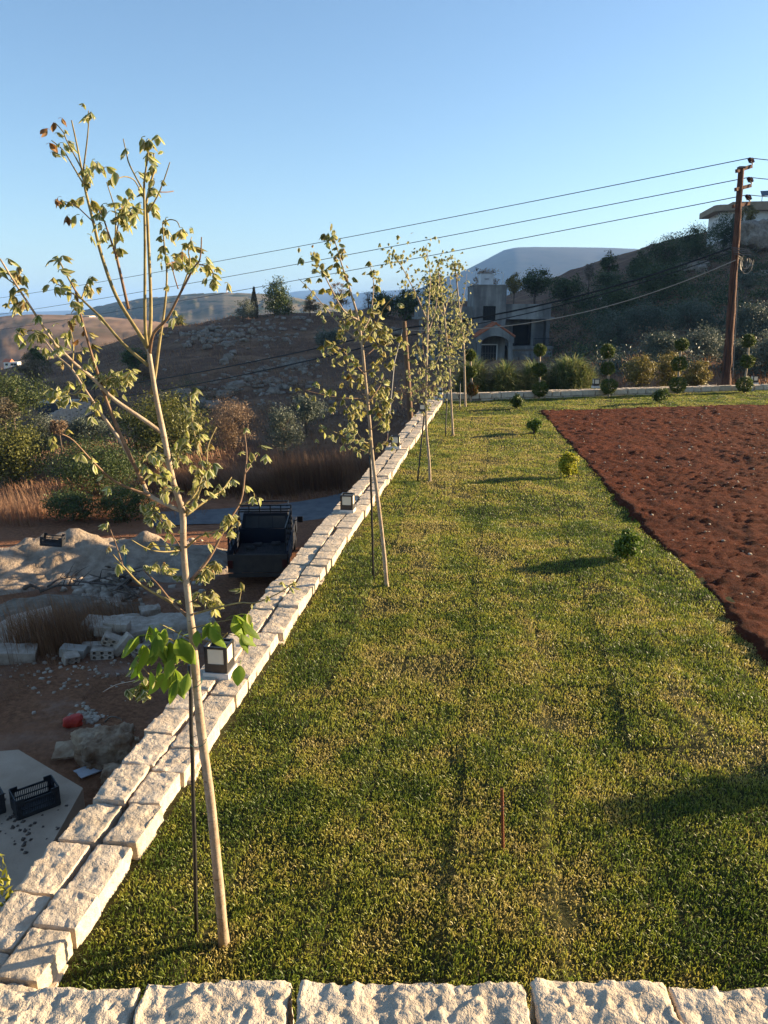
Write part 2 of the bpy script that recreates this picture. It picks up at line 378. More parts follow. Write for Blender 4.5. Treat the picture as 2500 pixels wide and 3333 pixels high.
def m_yard():
    m, t, b = nt('yard_earth', 0.95, 0.1)
    n1 = noise(t, 0.22, 5, 0.65); n2 = noise(t, 1.6, 6, 0.7); n3 = noise(t, 9, 5, 0.75); n4 = noise(t, 0.09, 3, 0.5)
    dry = ramp(t, n3.outputs[0], [(0.3, (0.1042, 0.0446, 0.0228)), (0.5, (0.2171, 0.0942, 0.0467)), (0.72, (0.3646, 0.1736, 0.0868))]).outputs[0]
    soil = ramp(t, n2.outputs[0], [(0.3, (0.1904, 0.08, 0.0406)), (0.7, (0.3248, 0.152, 0.0805))]).outputs[0]
    lime = ramp(t, n2.outputs[0], [(0.3, (0.2128, 0.124, 0.084)), (0.7, (0.3472, 0.212, 0.1505))]).outputs[0]
    f1 = ramp(t, n1.outputs[0], [(0.47, (0, 0, 0)), (0.60, (1, 1, 1))]).outputs[0]
    c = mix(t, f1, dry, soil)
    # pale lime dust only over the work yard (low x, near)
    geo = N(t, 'ShaderNodeNewGeometry'); sx = N(t, 'ShaderNodeSeparateXYZ'); t.links.new(geo.outputs['Position'], sx.inputs[0])
    def box01(sock, lo, hi, soft):
        a = N(t, 'ShaderNodeMapRange', interpolation_type='SMOOTHSTEP'); a.inputs[1].default_value = lo - soft; a.inputs[2].default_value = lo
        bb = N(t, 'ShaderNodeMapRange', interpolation_type='SMOOTHSTEP'); bb.inputs[1].default_value = hi; bb.inputs[2].default_value = hi + soft; bb.inputs[3].default_value = 1; bb.inputs[4].default_value = 0
        t.links.new(sock, a.inputs[0]); t.links.new(sock, bb.inputs[0])
        mu = N(t, 'ShaderNodeMath', operation='MULTIPLY'); t.links.new(a.outputs[0], mu.inputs[0]); t.links.new(bb.outputs[0], mu.inputs[1]); return mu.outputs[0]
    bx = box01(sx.outputs[0], -30, -5.5, 3); by = box01(sx.outputs[1], 13.5, 24, 2.5)
    mu = N(t, 'ShaderNodeMath', operation='MULTIPLY'); t.links.new(bx, mu.inputs[0]); t.links.new(by, mu.inputs[1])
    f2 = ramp(t, noise(t, 0.45, 5, 0.7).outputs[0], [(0.50, (0, 0, 0)), (0.62, (1, 1, 1))]).outputs[0]
    mu2 = N(t, 'ShaderNodeMath', operation='MULTIPLY'); t.links.new(mu.outputs[0], mu2.inputs[0]); t.links.new(f2, mu2.inputs[1])
    c = mix(t, mu2.outputs[0], c, lime)
    # hillside: dry brown grass with grey scree
    far = N(t, 'ShaderNodeMapRange'); far.inputs[1].default_value = 36; far.inputs[2].default_value = 46; t.links.new(sx.outputs[1], far.inputs[0])
    n5 = noise(t, 0.16, 5, 0.65, stretch=(1, 2.2, 1)); n6 = noise(t, 1.1, 6, 0.75)
    hill = ramp(t, n6.outputs[0], [(0.3, (0.0848, 0.0456, 0.029)), (0.55, (0.1478, 0.0834, 0.0523)), (0.75, (0.2377, 0.1389, 0.0858))]).outputs[0]
    tan = ramp(t, n6.outputs[0], [(0.3, (0.1541, 0.0873, 0.0513)), (0.7, (0.2826, 0.1637, 0.0933))]).outputs[0]
    f5 = ramp(t, n5.outputs[0], [(0.48, (0, 0, 0)), (0.62, (1, 1, 1))]).outputs[0]
    hill = mix(t, f5, hill, tan)
    sc = ramp(t, noise(t, 0.33, 4, 0.7).outputs[0], [(0.645, (0, 0, 0)), (0.69, (1, 1, 1))]).outputs[0]
    sc2 = ramp(t, noise(t, 2.6, 3, 0.6).outputs[0], [(0.50, (0, 0, 0)), (0.55, (1, 1, 1))]).outputs[0]
    m3 = N(t, 'ShaderNodeMath', operation='MULTIPLY'); t.links.new(sc, m3.inputs[0]); t.links.new(sc2, m3.inputs[1])
    hill = mix(t, m3.outputs[0], hill, (0.2464, 0.172, 0.147))
    c = mix(t, far.outputs[0], c, hill)
    t.links.new(c, b.inputs['Base Color'])
    bump(t, b, [(n2.outputs[0], 0.6, 0.12), (n3.outputs[0], 0.8, 0.05)])
    return m
M_YARD = m_yard()

# wall lines (plan): the inner and outer top edges of the long stone wall
WZ = 0.10
inn = np.array([G(x, y, WZ)[:2] for x, y in [(148, 3175), (278, 2991), (383, 2830), (482, 2683), (716, 2345), (833, 2178), (1187, 1660), (1305, 1494), (1378, 1391), (1438, 1310), (1452, 1283)]])
out = np.array([G(x, y, WZ)[:2] for x, y in [(39, 2897), (181, 2722), (313, 2571), (1050, 1695), (1145, 1589), (1300, 1410), (1370, 1323), (1409, 1283)]])
pi_, po_ = np.polyfit(inn[:, 1], inn[:, 0], 2), np.polyfit(out[:, 1], out[:, 0], 2)
def xin(y): return np.polyval(pi_, y)
def xout(y): return np.polyval(po_, y)
FW0, FW1 = G(1455, 1284, 0.2)[:2], G(2500, 1253, 0.2)[:2]        # far wall, inner top edge
FWd = (FW1 - FW0) / np.linalg.norm(FW1 - FW0)
def yfar(x): return FW0[1] + (x - FW0[0]) * FWd[1] / FWd[0]
YEND = FW0[1]
Y0 = 1.2                                                          # lawn starts under the parapet
def in_lawn(x, y, e=0.0): return (x > xin(y) - 0.12 + e) & (y < yfar(x) + 0.1 - e) & (y > Y0)
ys_t = np.r_[np.arange(-6, 30, 0.75), np.arange(30, 180.1, 1.2)]
xs_t = np.r_[np.arange(-75, -24, 2.0), np.arange(-24, 24, 0.8), np.arange(24, 150.1, 2.5)]
def platform(c):
    x, y = c[:, 0], c[:, 1]
    return ~((x > xin(np.clip(y, 0, 26)) - 0.1) & (y < yfar(x) + 0.2) & (x < 36))
terrain = grid_obj('hillside_ground', xs_t, ys_t, tz_raw, M_YARD, keep=platform); tag(terrain, kind='structure')

# ------------------------------------------------------------------ lawn, soil bed
soil_edge = np.array([G(*p)[:2] for p in [(2600, 2260), (2480, 2120), (2280, 1900), (2100, 1710), (1940, 1540), (1830, 1420), (1790, 1375), (1757, 1337)]])
soil_far = np.array([G(*p)[:2] for p in [(1757, 1337), (2000, 1328), (2500, 1318)]])
def soil_x(y): return np.interp(y, soil_edge[:, 1], soil_edge[:, 0])
sfa = np.polyfit(soil_far[:, 0], soil_far[:, 1], 1)
def soil_y(x): return np.polyval(sfa, x)
def edge_n(x, y): return (fbm(xy0(x * 4, y * 4), 3, 77) - 0.5) * 0.10
def in_soil(x, y, e=0.0): w = edge_n(x, y); return (x > soil_x(y) + e + w) & (y < soil_y(x) - e + w) & (y > 2.5)
ROLL, RLEN = 0.52, 2.1                                             # turf rolls laid along the wall
def turf(x, y):
    u = x - xin(y) + (fbm(xy0(y * 0.9, x * 0.2), 2, 19) - 0.5) * 0.10; rl = np.floor(u / ROLL); cv = (y + rl * 0.83) / RLEN
    return u / ROLL - rl, cv - np.floor(cv), rl.astype(np.int64), np.floor(cv).astype(np.int64)
def lawn_z(x, y):
    fu, fc, rl, rc = turf(x, y); zz = np.zeros(len(rl), np.int64)
    step = (_hash(rl, rc, zz, 14) - 0.5) * 0.022 + (_hash(rl, zz, zz, 16) - 0.5) * 0.012 + (fu - 0.5) * (_hash(rl, zz, zz, 15) - 0.25) * 0.026
    return (fbm(xy0(x * 0.5, y * 0.5), 3, 21) - 0.5) * 0.08 + (fbm(xy0(x * 2.2, y * 2.2), 3, 22) - 0.5) * 0.045 + step - 0.012
m, t, b = nt('lawn_base', 0.95, 0.1)
n1 = noise(t, 3.5, 5, 0.7); n2 = noise(t, 40, 4, 0.7)
c = ramp(t, n1.outputs[0], [(0.3, (0.030, 0.030, 0.011)), (0.7, (0.065, 0.052, 0.022))]).outputs[0]
t.links.new(mix(t, ramp(t, n2.outputs[0], [(0.35, (0, 0, 0)), (0.7, (1, 1, 1))]).outputs[0], c, (0.035, 0.040, 0.012)), b.inputs['Base Color'])
bump(t, b, [(n2.outputs[0], 0.7, 0.02)])
M_LAWN = m
lawn = grid_obj('lawn', np.arange(-2.6, 36, 0.14), np.arange(0.4, 34, 0.14), lawn_z, M_LAWN, keep=lambda c: (c[:, 0] > xin(c[:, 1]) - 0.14) & (c[:, 1] < yfar(c[:, 0]) + 0.12) & ~in_soil(c[:, 0], c[:, 1], 0.10))
tag(lawn, kind='structure')
m, t, b = nt('red_soil', 0.97, 0.08)
n1 = noise(t, 1.2, 5, 0.65); n2 = noise(t, 18, 6, 0.75); n3 = noise(t, 70, 4, 0.7)
c = ramp(t, n1.outputs[0], [(0.3, (0.078, 0.021, 0.010)), (0.7, (0.145, 0.039, 0.017))]).outputs[0]
c2 = ramp(t, n2.outputs[0], [(0.3, (0.5, 0.5, 0.5)), (0.7, (1.15, 1.12, 1.1))]).outputs[0]
t.links.new(mix(t, 1.0, c, c2, 'MULTIPLY'), b.inputs['Base Color'])
bump(t, b, [(n2.outputs[0], 0.9, 0.06), (n3.outputs[0], 0.8, 0.02)])
M_SOIL = m
dents = [(rng.uniform(3.3, 16), rng.uniform(4, 24), rng.uniform(0, 6.28), rng.uniform(0.10, 0.22), rng.uniform(0.008, 0.020)) for _ in range(330)]
def soil_z(x, y):
    z = (fbm(xy0(x * 0.5, y * 0.5), 3, 21) - 0.5) * 0.08 + (fbm(xy0(x * 0.7, y * 0.7), 3, 31) - 0.5) * 0.07 + (fbm(xy0(x * 4, y * 4), 3, 33) - 0.5) * 0.04 + (np.abs(fbm(xy0(x * 7, y * 9), 3, 37) - 0.5) - 0.12) * 0.05 + (fbm(xy0(x * 16, y * 16), 3, 35, 0.7) - 0.5) * 0.055
    for dx, dy, a, r, h in dents:
        k = (abs(x - dx) < 0.5) & (abs(y - dy) < 0.5)
        if not k.any(): continue
        u = (x[k] - dx) * math.cos(a) + (y[k] - dy) * math.sin(a); v = -(x[k] - dx) * math.sin(a) + (y[k] - dy) * math.cos(a)
        q = (u / r) ** 2 + (v / (r * 0.45)) ** 2
        z[k] += -h * np.exp(-q * 1.2) + h * 0.6 * np.exp(-(np.sqrt(q) - 1.5) ** 2 * 4)
    d = np.minimum(x - soil_x(y) - edge_n(x, y), soil_y(x) - y + edge_n(x, y))
    return np.where(d < 0.25, z - 0.6 * np.clip(0.02 - d, 0, 0.3), z + 0.0) + 0.018
soil = grid_obj('soil_bed', np.arange(2.6, 20, 0.055), np.arange(4.0, 26, 0.06), soil_z, M_SOIL, keep=lambda c: in_soil(c[:, 0], c[:, 1], -0.12) & (c[:, 0] < 3.5 + 0.58 * c[:, 1]))
tag(soil, kind='structure')
soil2 = grid_obj('soil_ground', np.arange(9, 36, 0.5), np.arange(2.5, 27, 0.5), lambda x, y: (fbm(xy0(x, y), 2, 5) - 0.5) * 0.06 - 0.05, M_SOIL, keep=lambda c: (c[:, 1] < soil_y(c[:, 0]) - 0.5) & (c[:, 0] > 3.2 + 0.56 * c[:, 1]))
tag(soil2, kind='structure')

def blades(n, x, y, z, h, w, bend, az=None, rnd=None):
    """grass blades as bent rhombs: 5 points, 3 tris folded into quads"""
    a = rng.uniform(0, 2 * np.pi, n) if az is None else az
    da = np.stack([np.cos(a), np.sin(a), np.zeros(n)], 1); sa = np.stack([-np.sin(a), np.cos(a), np.zeros(n)], 1)
    p = np.stack([x, y, z], 1); h = np.broadcast_to(h, n)[:, None]; w = np.broadcast_to(w, n)[:, None]; bend = np.broadcast_to(bend, n)[:, None]
    up = np.array([0, 0, 1.0])
    mid = p + up * h * 0.6 + da * bend * h * 0.35
    tip = p + up * h * (1.0 - 0.35 * np.clip(bend, 0, 2)) + da * bend * h
    V = np.stack([p - sa * w * 0.25, mid - sa * w * 0.5, tip, mid + sa * w * 0.5], 1).reshape(-1, 3)
    Q = np.arange(4 * n).reshape(n, 4)
    r = rng.uniform(0, 1, n) if rnd is None else rnd
    return V, Q, np.repeat(r, 4)
M_GRASS = leafmat('grass_blade', [(0.46, 0.35, 0.15), (0.42, 0.35, 0.09), (0.34, 0.325, 0.05), (0.25, 0.275, 0.036), (0.145, 0.19, 0.024), (0.075, 0.12, 0.016)], 0.40, 0.5, 0.35)
def lawn_blades():
    Vs, Qs, Rs = [], [], []; nb = 0
    for y0, y1, dens, s in [(1.6, 4.2, 12000, 1.0), (4.2, 6.5, 8500, 1.1), (6.5, 10, 5000, 1.3), (10, 15, 2600, 1.6), (15, 21, 1500, 2.0), (21, 31, 900, 2.4)]:
        x0, x1 = -1.9, 0.9 + 0.56 * y1
        n = int(dens * (x1 - x0) * (y1 - y0))
        x = rng.uniform(x0, x1, n); y = rng.uniform(y0, y1, n)
        k = (x > xin(y) + 0.015) & (y < yfar(x) - 0.02) & ~in_soil(x, y, 0.0) & (x < 0.75 + 0.545 * y) & (x > -0.75 - 0.545 * y)
        x, y = x[k], y[k]
        d = fbm(xy0(x * 2.4, y * 2.4), 4, 41); d2 = fbm(xy0(x * 9, y * 9), 2, 42); d3 = fbm(xy0(x * 0.7, y * 0.7), 2, 43)
        fu, fc, rl, rc = turf(x, y); zz = np.zeros(len(x), np.int64)
        seam = ((np.abs(fu - 0.5) > 0.475) | (np.abs(fc - 0.5) > 0.492)) & (d2 > 0.40)
        tone = 0.6 * _hash(rl, rc, zz, 5) + 1.1 * _hash(rl, zz, zz, 6) - 0.35
        keep = rng.uniform(0, 1, len(x)) > np.where(seam, 0.55, 0.0) + np.clip((0.36 - d) * 5, 0, 0.6)
        x, y, d, d2, d3, tone, seam = [q[keep] for q in (x, y, d, d2, d3, tone, seam)]
        n = len(x)
        r = 0.60 + (d - 0.5) * 1.2 + (d2 - 0.5) * 0.9 + (d3 - 0.5) * 0.7 + (tone - 0.5) * 0.30 + rng.normal(0, 0.13, n) - seam * 0.12
        dead = rng.uniform(0, 1, n) < 0.035 + np.clip(0.41 - d, 0, 1) * 0.8
        r = np.where(dead, rng.uniform(0, 0.22, n), np.clip(r, 0.12, 1))
        h = (0.016 + 0.017 * rng.uniform(0, 1, n) * (0.1 + d + 0.8 * d2)) * (0.85 + 0.15 * s) * np.where(dead, 0.75, 1)
        V, Q, R = blades(n, x, y, lawn_z(x, y), h, 0.0050 * s * rng.uniform(0.7, 1.3, n), np.where(dead, rng.uniform(0.8, 2.2, n), rng.uniform(0.05, 0.75, n)), rnd=r)
        Vs.append(V); Qs.append(Q + nb); Rs.append(R); nb += len(V)
    o = npmesh('grass', np.concatenate(Vs), np.concatenate(Qs), M_GRASS, attr=np.concatenate(Rs))
    tag(o, 'short green and straw coloured turf grass covering the lawn', 'grass', kind='stuff')
lawn_blades()

# ------------------------------------------------------------------ stones
def rough_box(L, W, Hh, res, seed, amp=0.012, rnd=0.02, chip=0.03, hf=1.0):
    """rough-hewn block centred in x,y, from z 0 to Hh"""
    n = [max(2, int(round(L / res))), max(2, int(round(W / res))), max(2, int(round(Hh / res)))]
    half = np.array([L / 2, W / 2, Hh / 2]); V, Q, nb = [], [], 0
    for ax in range(3):
        a, b2 = (ax + 1) % 3, (ax + 2) % 3
        for sgn in (-1, 1):
            u = np.linspace(-1, 1, n[a] + 1); v = np.linspace(-1, 1, n[b2] + 1); U, Vv = np.meshgrid(u, v)
            p = np.zeros((U.size, 3)); p[:, a] = U.ravel() * half[a]; p[:, b2] = Vv.ravel() * half[b2]; p[:, ax] = sgn * half[ax]
            i = np.arange(U.size).reshape(U.shape); q = np.stack([i[:-1, :-1], i[:-1, 1:], i[1:, 1:], i[1:, :-1]], -1).reshape(-1, 4)
            if sgn < 0: q = q[:, ::-1]
            V.append(p); Q.append(q + nb); nb += len(p)
    V = np.concatenate(V); Q = np.concatenate(Q)
    c = np.clip(V, -(half - rnd), half - rnd); d = V - c; ln = np.linalg.norm(d, axis=1, keepdims=True)
    nrm = np.where(ln > 1e-6, d / np.maximum(ln, 1e-6), 0); V = c + nrm * rnd
    s = np.array([seed * 3.7, seed * 1.3, seed * 2.1])
    wq = V + (fbm(V * 18 + s, 2, seed + 31) - 0.5)[:, None] * 0.05
    k = (fbm(V * 6 + s, 2, seed) - 0.5) * 0.8 * amp + (fbm(V * 45 + s, 3, seed + 5, 0.7) - 0.5) * 0.9 * amp * hf + cellf(wq * 13 + s, seed) * 0.75 * amp + cellf(wq * 30 + s, seed + 7) * 0.45 * amp
    ch = np.clip(vn(V * 14 + s, seed + 9) - 0.64, 0, 1) * chip * 1.5 + np.clip(fbm(V * 6 + s, 2, seed + 3) - 0.60, 0, 1) * chip * 3.2
    edge = np.clip((np.abs(V) / half).min(1) * 0 + np.sort(np.abs(V) / half, axis=1)[:, 1], 0, 1)
    V = V + nrm * (np.minimum(k, 0.006) - ch * (0.55 + 0.6 * edge ** 4))[:, None]
    V[:, 0] += (fbm(V * np.array([0.1, 6, 6]) + s, 2, seed + 21) - 0.5) * 0.02
    V[:, 2] += Hh / 2
    return V, Q
_scache = {}
def stone(parent, p, ang, L, W, Hh, res, seed, mat, share=None, name='stone', tilt=0.0, amp=0.012, chip=0.03):
    """a rough block as a child of parent; share = reuse one mesh of unit proportions"""
    if share is not None and share in _scache:
        me, (l0, w0, h0) = _scache[share]
        o = bpy.data.objects.new(name, me); o.scale = (L / l0, W / w0, Hh / h0); link(o, parent)
    else:
        V, Q = rough_box(L, W, Hh, res, seed, amp, 0.009, chip)
        o = npmesh(name, V, Q, mat, smooth=res > 0.03)
        o.parent = parent
        if share is not None: _scache[share] = (o.data, (L, W, Hh))
    o.location = Vector([float(q) for q in p]) - wloc(parent); o.rotation_euler = (tilt, 0, ang)
    return o

# the long garden wall: two rows of capping stones on a mortared core
wallL = thing('stone_wall', 'long low wall capped with two rows of rough pale stones along the lawn', 'wall', (xin(3) - 0.2, 3, 0))
mb = MB()
yy = np.arange(0.6, YEND + 0.5, 0.6)
for i in range(len(yy) - 1):
    a, b_ = yy[i], yy[i + 1]
    q = [(xout(a) + 0.03, a), (xin(a) - 0.045, a), (xin(b_) - 0.045, b_), (xout(b_) + 0.03, b_)]
    mb.vprism(q, -5.6, WZ - 0.06)
mb.build('core', M_MORTAR, wallL)
def row(parent, fx0, fx1, y_a, y_b, seed, z0, z1, near=7.0):
    r = random.Random(seed); y = y_a; k = 0
    while y < y_b:
        L = r.uniform(0.21, 0.36); 
        if y + L > y_b - 0.12: L = y_b - y
        gap = r.uniform(0.002, 0.010); yc = y + L / 2
        xa, xb = fx0(yc), fx1(yc); ang = math.atan((fx0(yc + 0.5) - fx0(yc - 0.5)))
        jx = r.uniform(-0.014, 0.014); W = abs(xb - xa) - r.uniform(0.0, 0.022); Hh = z1 - z0 + r.uniform(-0.018, 0.014)
        res = 0.011 if yc < 4.2 else (0.017 if yc < near else (0.04 if yc < 12 else 0.07))
        sh = None if yc < near else ('row%d' % (k % 9) if yc < 12 else 'rowf%d' % (k % 7))
        stone(parent, ((xa + xb) / 2 + jx, yc, z0), math.pi / 2 - ang + r.uniform(-0.03, 0.03), L - gap, W, Hh, res, seed * 31 + k, M_STONE, sh, tilt=r.uniform(-0.012, 0.012), amp=0.0058, chip=0.022)
        y += L; k += 1
xmid = lambda y: xout(y) * 0.49 + xin(y) * 0.51
row(wallL, xout, lambda y: xmid(y) - 0.006, 1.5, YEND + 0.35, 3, -0.06, WZ)
row(wallL, lambda y: xmid(y) + 0.006, xin, 1.5, YEND - 0.02, 8, -0.06, WZ)
# footing stones that stick out at the foot of the inner face here and there
r = random.Random(4)
for k in range(13):
    y = 2.6 + k * 1.62 + r.uniform(-0.2, 0.2)
    stone(wallL, (xin(y) - 0.045, y, -0.12), math.pi / 2 + r.uniform(-0.1, 0.1), r.uniform(0.18, 0.34), 0.12, r.uniform(0.13, 0.15), 0.05, 900 + k, M_STONE, 'foot%d' % (k % 5), name='footing_stone')

# the far wall
wallF = thing('stone_wall', 'low pale stone wall closing the far end of the lawn behind the ball topiaries', 'wall', (FW0[0] + 4, FW0[1] + 1, 0))
FN = np.array([-FWd[1], FWd[0]])
mb = MB()
for k in range(8):
    a, b_ = FW0 + FWd * (k * 3.0 + 0.05) + FN * 0.05, FW0 + FWd * (k * 3.0 + 3.05) + FN * 0.05
    mb.vprism([tuple(a), tuple(b_), tuple(b_ + FN * 0.28), tuple(a + FN * 0.28)], -3.2, 0.11)
mb.build('core', M_MORTAR, wallF)
r = random.Random(12)
for rowi, (off, wd) in enumerate(((0.09, 0.18), (0.29, 0.19))):
    s, k = 0.02, 0
    while s < 23:
        L = r.uniform(0.30, 0.52); c = FW0 + FWd * (s + L / 2) + FN * off
        stone(wallF, (c[0], c[1], 0.035), math.atan2(FWd[1], FWd[0]) + r.uniform(-0.02, 0.02), L - 0.025, wd, 0.175 + r.uniform(-0.015, 0.015), 0.05, 1300 + k + 100 * rowi, M_STONE, 'far%d' % (k % 8))
        s += L; k += 1
s, k = 0.1, 0
while s < 23:
    L = r.uniform(0.3, 0.7); c = FW0 + FWd * (s + L / 2) + FN * 0.10
    if r.random() < 0.8: stone(wallF, (c[0], c[1], -0.12), math.atan2(FWd[1], FWd[0]), L - 0.04, 0.14, 0.145, 0.06, 1600 + k, M_STONE, 'fb%d' % (k % 5), name='footing_stone')
    s += L; k += 1

# parapet under the camera
PZ = 0.85
wallN = thing('stone_wall', 'rough hewn parapet of big cream stones closest to the viewer', 'wall', (0, 1.6, 0))
MB().box(-2.6, 2.6, 1.42, 1.68, -0.2, PZ - 0.19).build('core', M_MORTAR, wallN)
ex = [-500, -120, 466, 962, 1713, 2170, 2760, 3300]
ybk = [3205, 3205, 3192, 3196, 3188, 3202, 3206, 3206]
for i in range(7):
    a, b_ = G(ex[i], ybk[i], PZ), G(ex[i + 1], ybk[i], PZ)
    W = 0.30; yc = (a[1] + b_[1]) / 2 - W / 2 + 0.005
    stone(wallN, ((a[0] + b_[0]) / 2, yc, PZ - 0.2), random.uniform(-0.012, 0.012), b_[0] - a[0] - 0.020, W, 0.2 + random.uniform(-0.012, 0.008), 0.0065, 50 + i * 7, M_STONE_BIG, name='stone', amp=0.0095, chip=0.024)
terrace = MB().box(-2.4, 2.6, -4, 1.43, 0.3, 0.45).build('terrace_floor', M_CONC); tag(terrace, kind='structure')

# ------------------------------------------------------------------ wall lamps
def lamp(px_, py_, z, rz, label, group, s=0.165):
    p = G(px_, py_, z); c = p + np.array([0, s * 0.62, 0])
    o = thing('wall_lamp', label, 'lamp', (c[0], c[1], z), group)
    pw = s * 1.18 / 2; ph = s * 0.24
    mb = MB(c, rz); mb.box(-pw, pw, -pw, pw, -0.03, ph, 0.004, 0.004); mb.build('plinth', M_PLINTH, o)
    h = s * 1.20; w = s / 2; wi = 0.36 * s; th = 0.012
    z0, z1 = ph + 0.001, ph + h; pz0, pz1 = z0 + 0.33 * h, z1 - 0.09 * h
    for k in range(4):                       # four side plates, each with a window
        mb = MB(c, rz + k * math.pi / 2); e = w - (0.0 if k % 2 == 0 else th)
        y0, y1 = -w, -w + th
        mb.box(-e, e, y0, y1, z0, pz0); mb.box(-e, e, y0, y1, pz1, z1); mb.box(-e, -wi, y0, y1, pz0, pz1); mb.box(wi, e, y0, y1, pz0, pz1)
        side = mb.build('side_plate', M_LAMP, o)
        mb = MB(c, rz + k * math.pi / 2); mb.box(-wi, wi, y0 + 0.005, y1 - 0.003, pz0, pz1); mb.build('pane', M_PANE, side)
    mb = MB(c, rz); q = w - th - 0.001; mb.box(-q, q, -q, q, z1 - 0.05, z1 - 0.035); mb.build('top_plate', M_LAMP, o)
    return o
WA = -0.14
lamp(708, 2212, WZ, WA, 'black cube lamp on the wall behind the big green leaves of the closest sapling', 'wall lamps')
lamp(1131, 1671, WZ, WA, 'black cube lamp on the long wall just past the parked truck', 'wall lamps')
lamp(1288, 1460, WZ, WA, 'black cube lamp on the long wall, third one from the viewer', 'wall lamps')
lamp(1376, 1345, WZ, WA, 'small black cube lamp beside the third sapling trunk on the long wall', 'wall lamps')
lamp(1432, 1282, WZ, WA, 'black cube lamp at the far corner where the two walls meet', 'wall lamps', 0.18)
lamp(1942, 1261, 0.2, 0.1, 'black cube lamp on the far wall beside a three ball topiary', 'wall lamps', 0.20)
lamp(2459, 1250, 0.2, 0.1, 'black cube lamp on the far wall at the right edge', 'wall lamps', 0.20)
# ------------------------------------------------------------------ foliage helpers
def rhombs(Pc, l, w, nrm=None, rnd=None, droop=0.0):
    n = len(Pc); a = rng.normal(0, 1, (n, 3))
    if nrm is not None:
        a = a - nrm * (a * nrm).sum(1, keepdims=True) * 0.6
    a[:, 2] -= droop
    a /= np.linalg.norm(a, axis=1, keepdims=True) + 1e-9
    q = rng.normal(0, 1, (n, 3)); b = np.cross(a, q); b /= np.linalg.norm(b, axis=1, keepdims=True) + 1e-9
    l = np.broadcast_to(l, n)[:, None]; w = np.broadcast_to(w, n)[:, None]
    V = np.stack([Pc - a * l / 2, Pc + b * w / 2, Pc + a * l / 2, Pc - b * w / 2], 1).reshape(-1, 3)
    r = rng.uniform(0, 1, n) if rnd is None else rnd
    return V, np.arange(4 * n).reshape(n, 4), np.repeat(np.clip(r, 0, 1), 4)
def crown_pts(c, rad, nc, nl, seed, spread=0.26, low=-1.0, fill=0.45):
    """leaf positions grouped in clumps through an uneven ellipsoid; also the clump centres"""
    g = np.random.default_rng(seed); rad = np.array(rad, float)
    d = g.normal(0, 1, (nc * 3, 3)); d /= np.linalg.norm(d, axis=1, keepdims=True); d = d[d[:, 2] > low][:nc]
    lump = 0.68 + 0.6 * vn(d * 1.7 + seed, seed)
    r = fill + (1 - fill) * g.uniform(0, 1, len(d)) ** 0.6
    cc = c + d * rad * (r * lump)[:, None]
    k = g.integers(0, len(d), nl); size = g.uniform(0.6, 1.25, len(d))
    p = cc[k] + g.normal(0, 1, (nl, 3)) * (rad.mean() * spread * size[k])[:, None] * np.array([1, 1, 0.8])
    tone = g.uniform(-0.22, 0.22, len(d))[k] + g.uniform(0, 1, nl)*0.7 + 0.15
    return p, cc, np.clip(tone, 0, 1), d[k]
def tree(name, label, cat, x0, x1, y0, y1, Y, mat, barkm, nl=5000, leaf=(0.13, 0.06), nc=60, trunk=0.10, kind='tree', group=None, depth=None, spread=0.22, seed=None, fill=0.35, low=-1.0, droop=0.0, dz=0.0):
    """crown seen in the photo box x0..x1, y0..y1 at forward distance Y, standing on the terrain below it"""
    cx_ = (x0 + x1) / 2; a, b2 = P(cx_, y0, Y), P(cx_, y1, Y)
    rx = (x1 - x0) / 2 * mpp(Y); rz = abs(a[2] - b2[2]) / 2; ry = depth or rx
    c = (a + b2) / 2; g0 = tz(c[0], c[1]) + dz; seed = seed or int(abs(x0 * 7 + y0 * 3 + Y))
    if c[2] - rz < g0: c[2] = (a[2] + g0) / 2; rz = max(0.3, (a[2] - g0) / 2)
    o = thing(name, label, cat, (c[0], c[1], g0), group)
    p, cc, tone, nr = crown_pts(c, (rx * 0.9, ry * 0.9, rz * 0.92), nc, nl, seed, spread, low, fill)
    p[:, 2] = np.maximum(p[:, 2], g0 + 0.05)
    rs = random.Random(seed); s = np.random.default_rng(seed).uniform(0.6, 1.3, len(p))
    V, Q, R = rhombs(p, leaf[0] * s, leaf[1] * s, nr, tone, droop)
    npmesh('crown', V, Q, mat, o, attr=R)
    mb = MB(); top = c + np.array([rs.uniform(-.2, .2) * rx, 0, rz * 0.35]); base = np.array([c[0] + rs.uniform(-.15, .15) * rx, c[1], g0 - 0.15])
    mid = (base * 0.55 + c * 0.45) + np.array([rs.uniform(-.1, .1), rs.uniform(-.1, .1), 0]) * rx
    mb.tube([base, mid, c, top], [trunk, trunk * 0.75, trunk * 0.5, trunk * 0.2], 7)
    for k in range(min(len(cc), 14)):
        f = rs.uniform(0.35, 0.95); s0 = mid * (1 - f) + c * f; e = cc[(k * 5) % len(cc)]
        h = (s0 + e) / 2 + np.array([0, 0, 0.12 * rz])
        mb.tube([s0, h, e], [trunk * 0.4, trunk * 0.26, trunk * 0.08], 5, cap=False)
    mb.build('trunk', barkm, o, smooth=True)
    return o
M_BARK = simple('bark_brown', (0.07, 0.05, 0.038), (0.14, 0.105, 0.08), 9, rough=0.95, bmp=(20, 0.8, 0.02), stretch=(2, 2, 0.5))
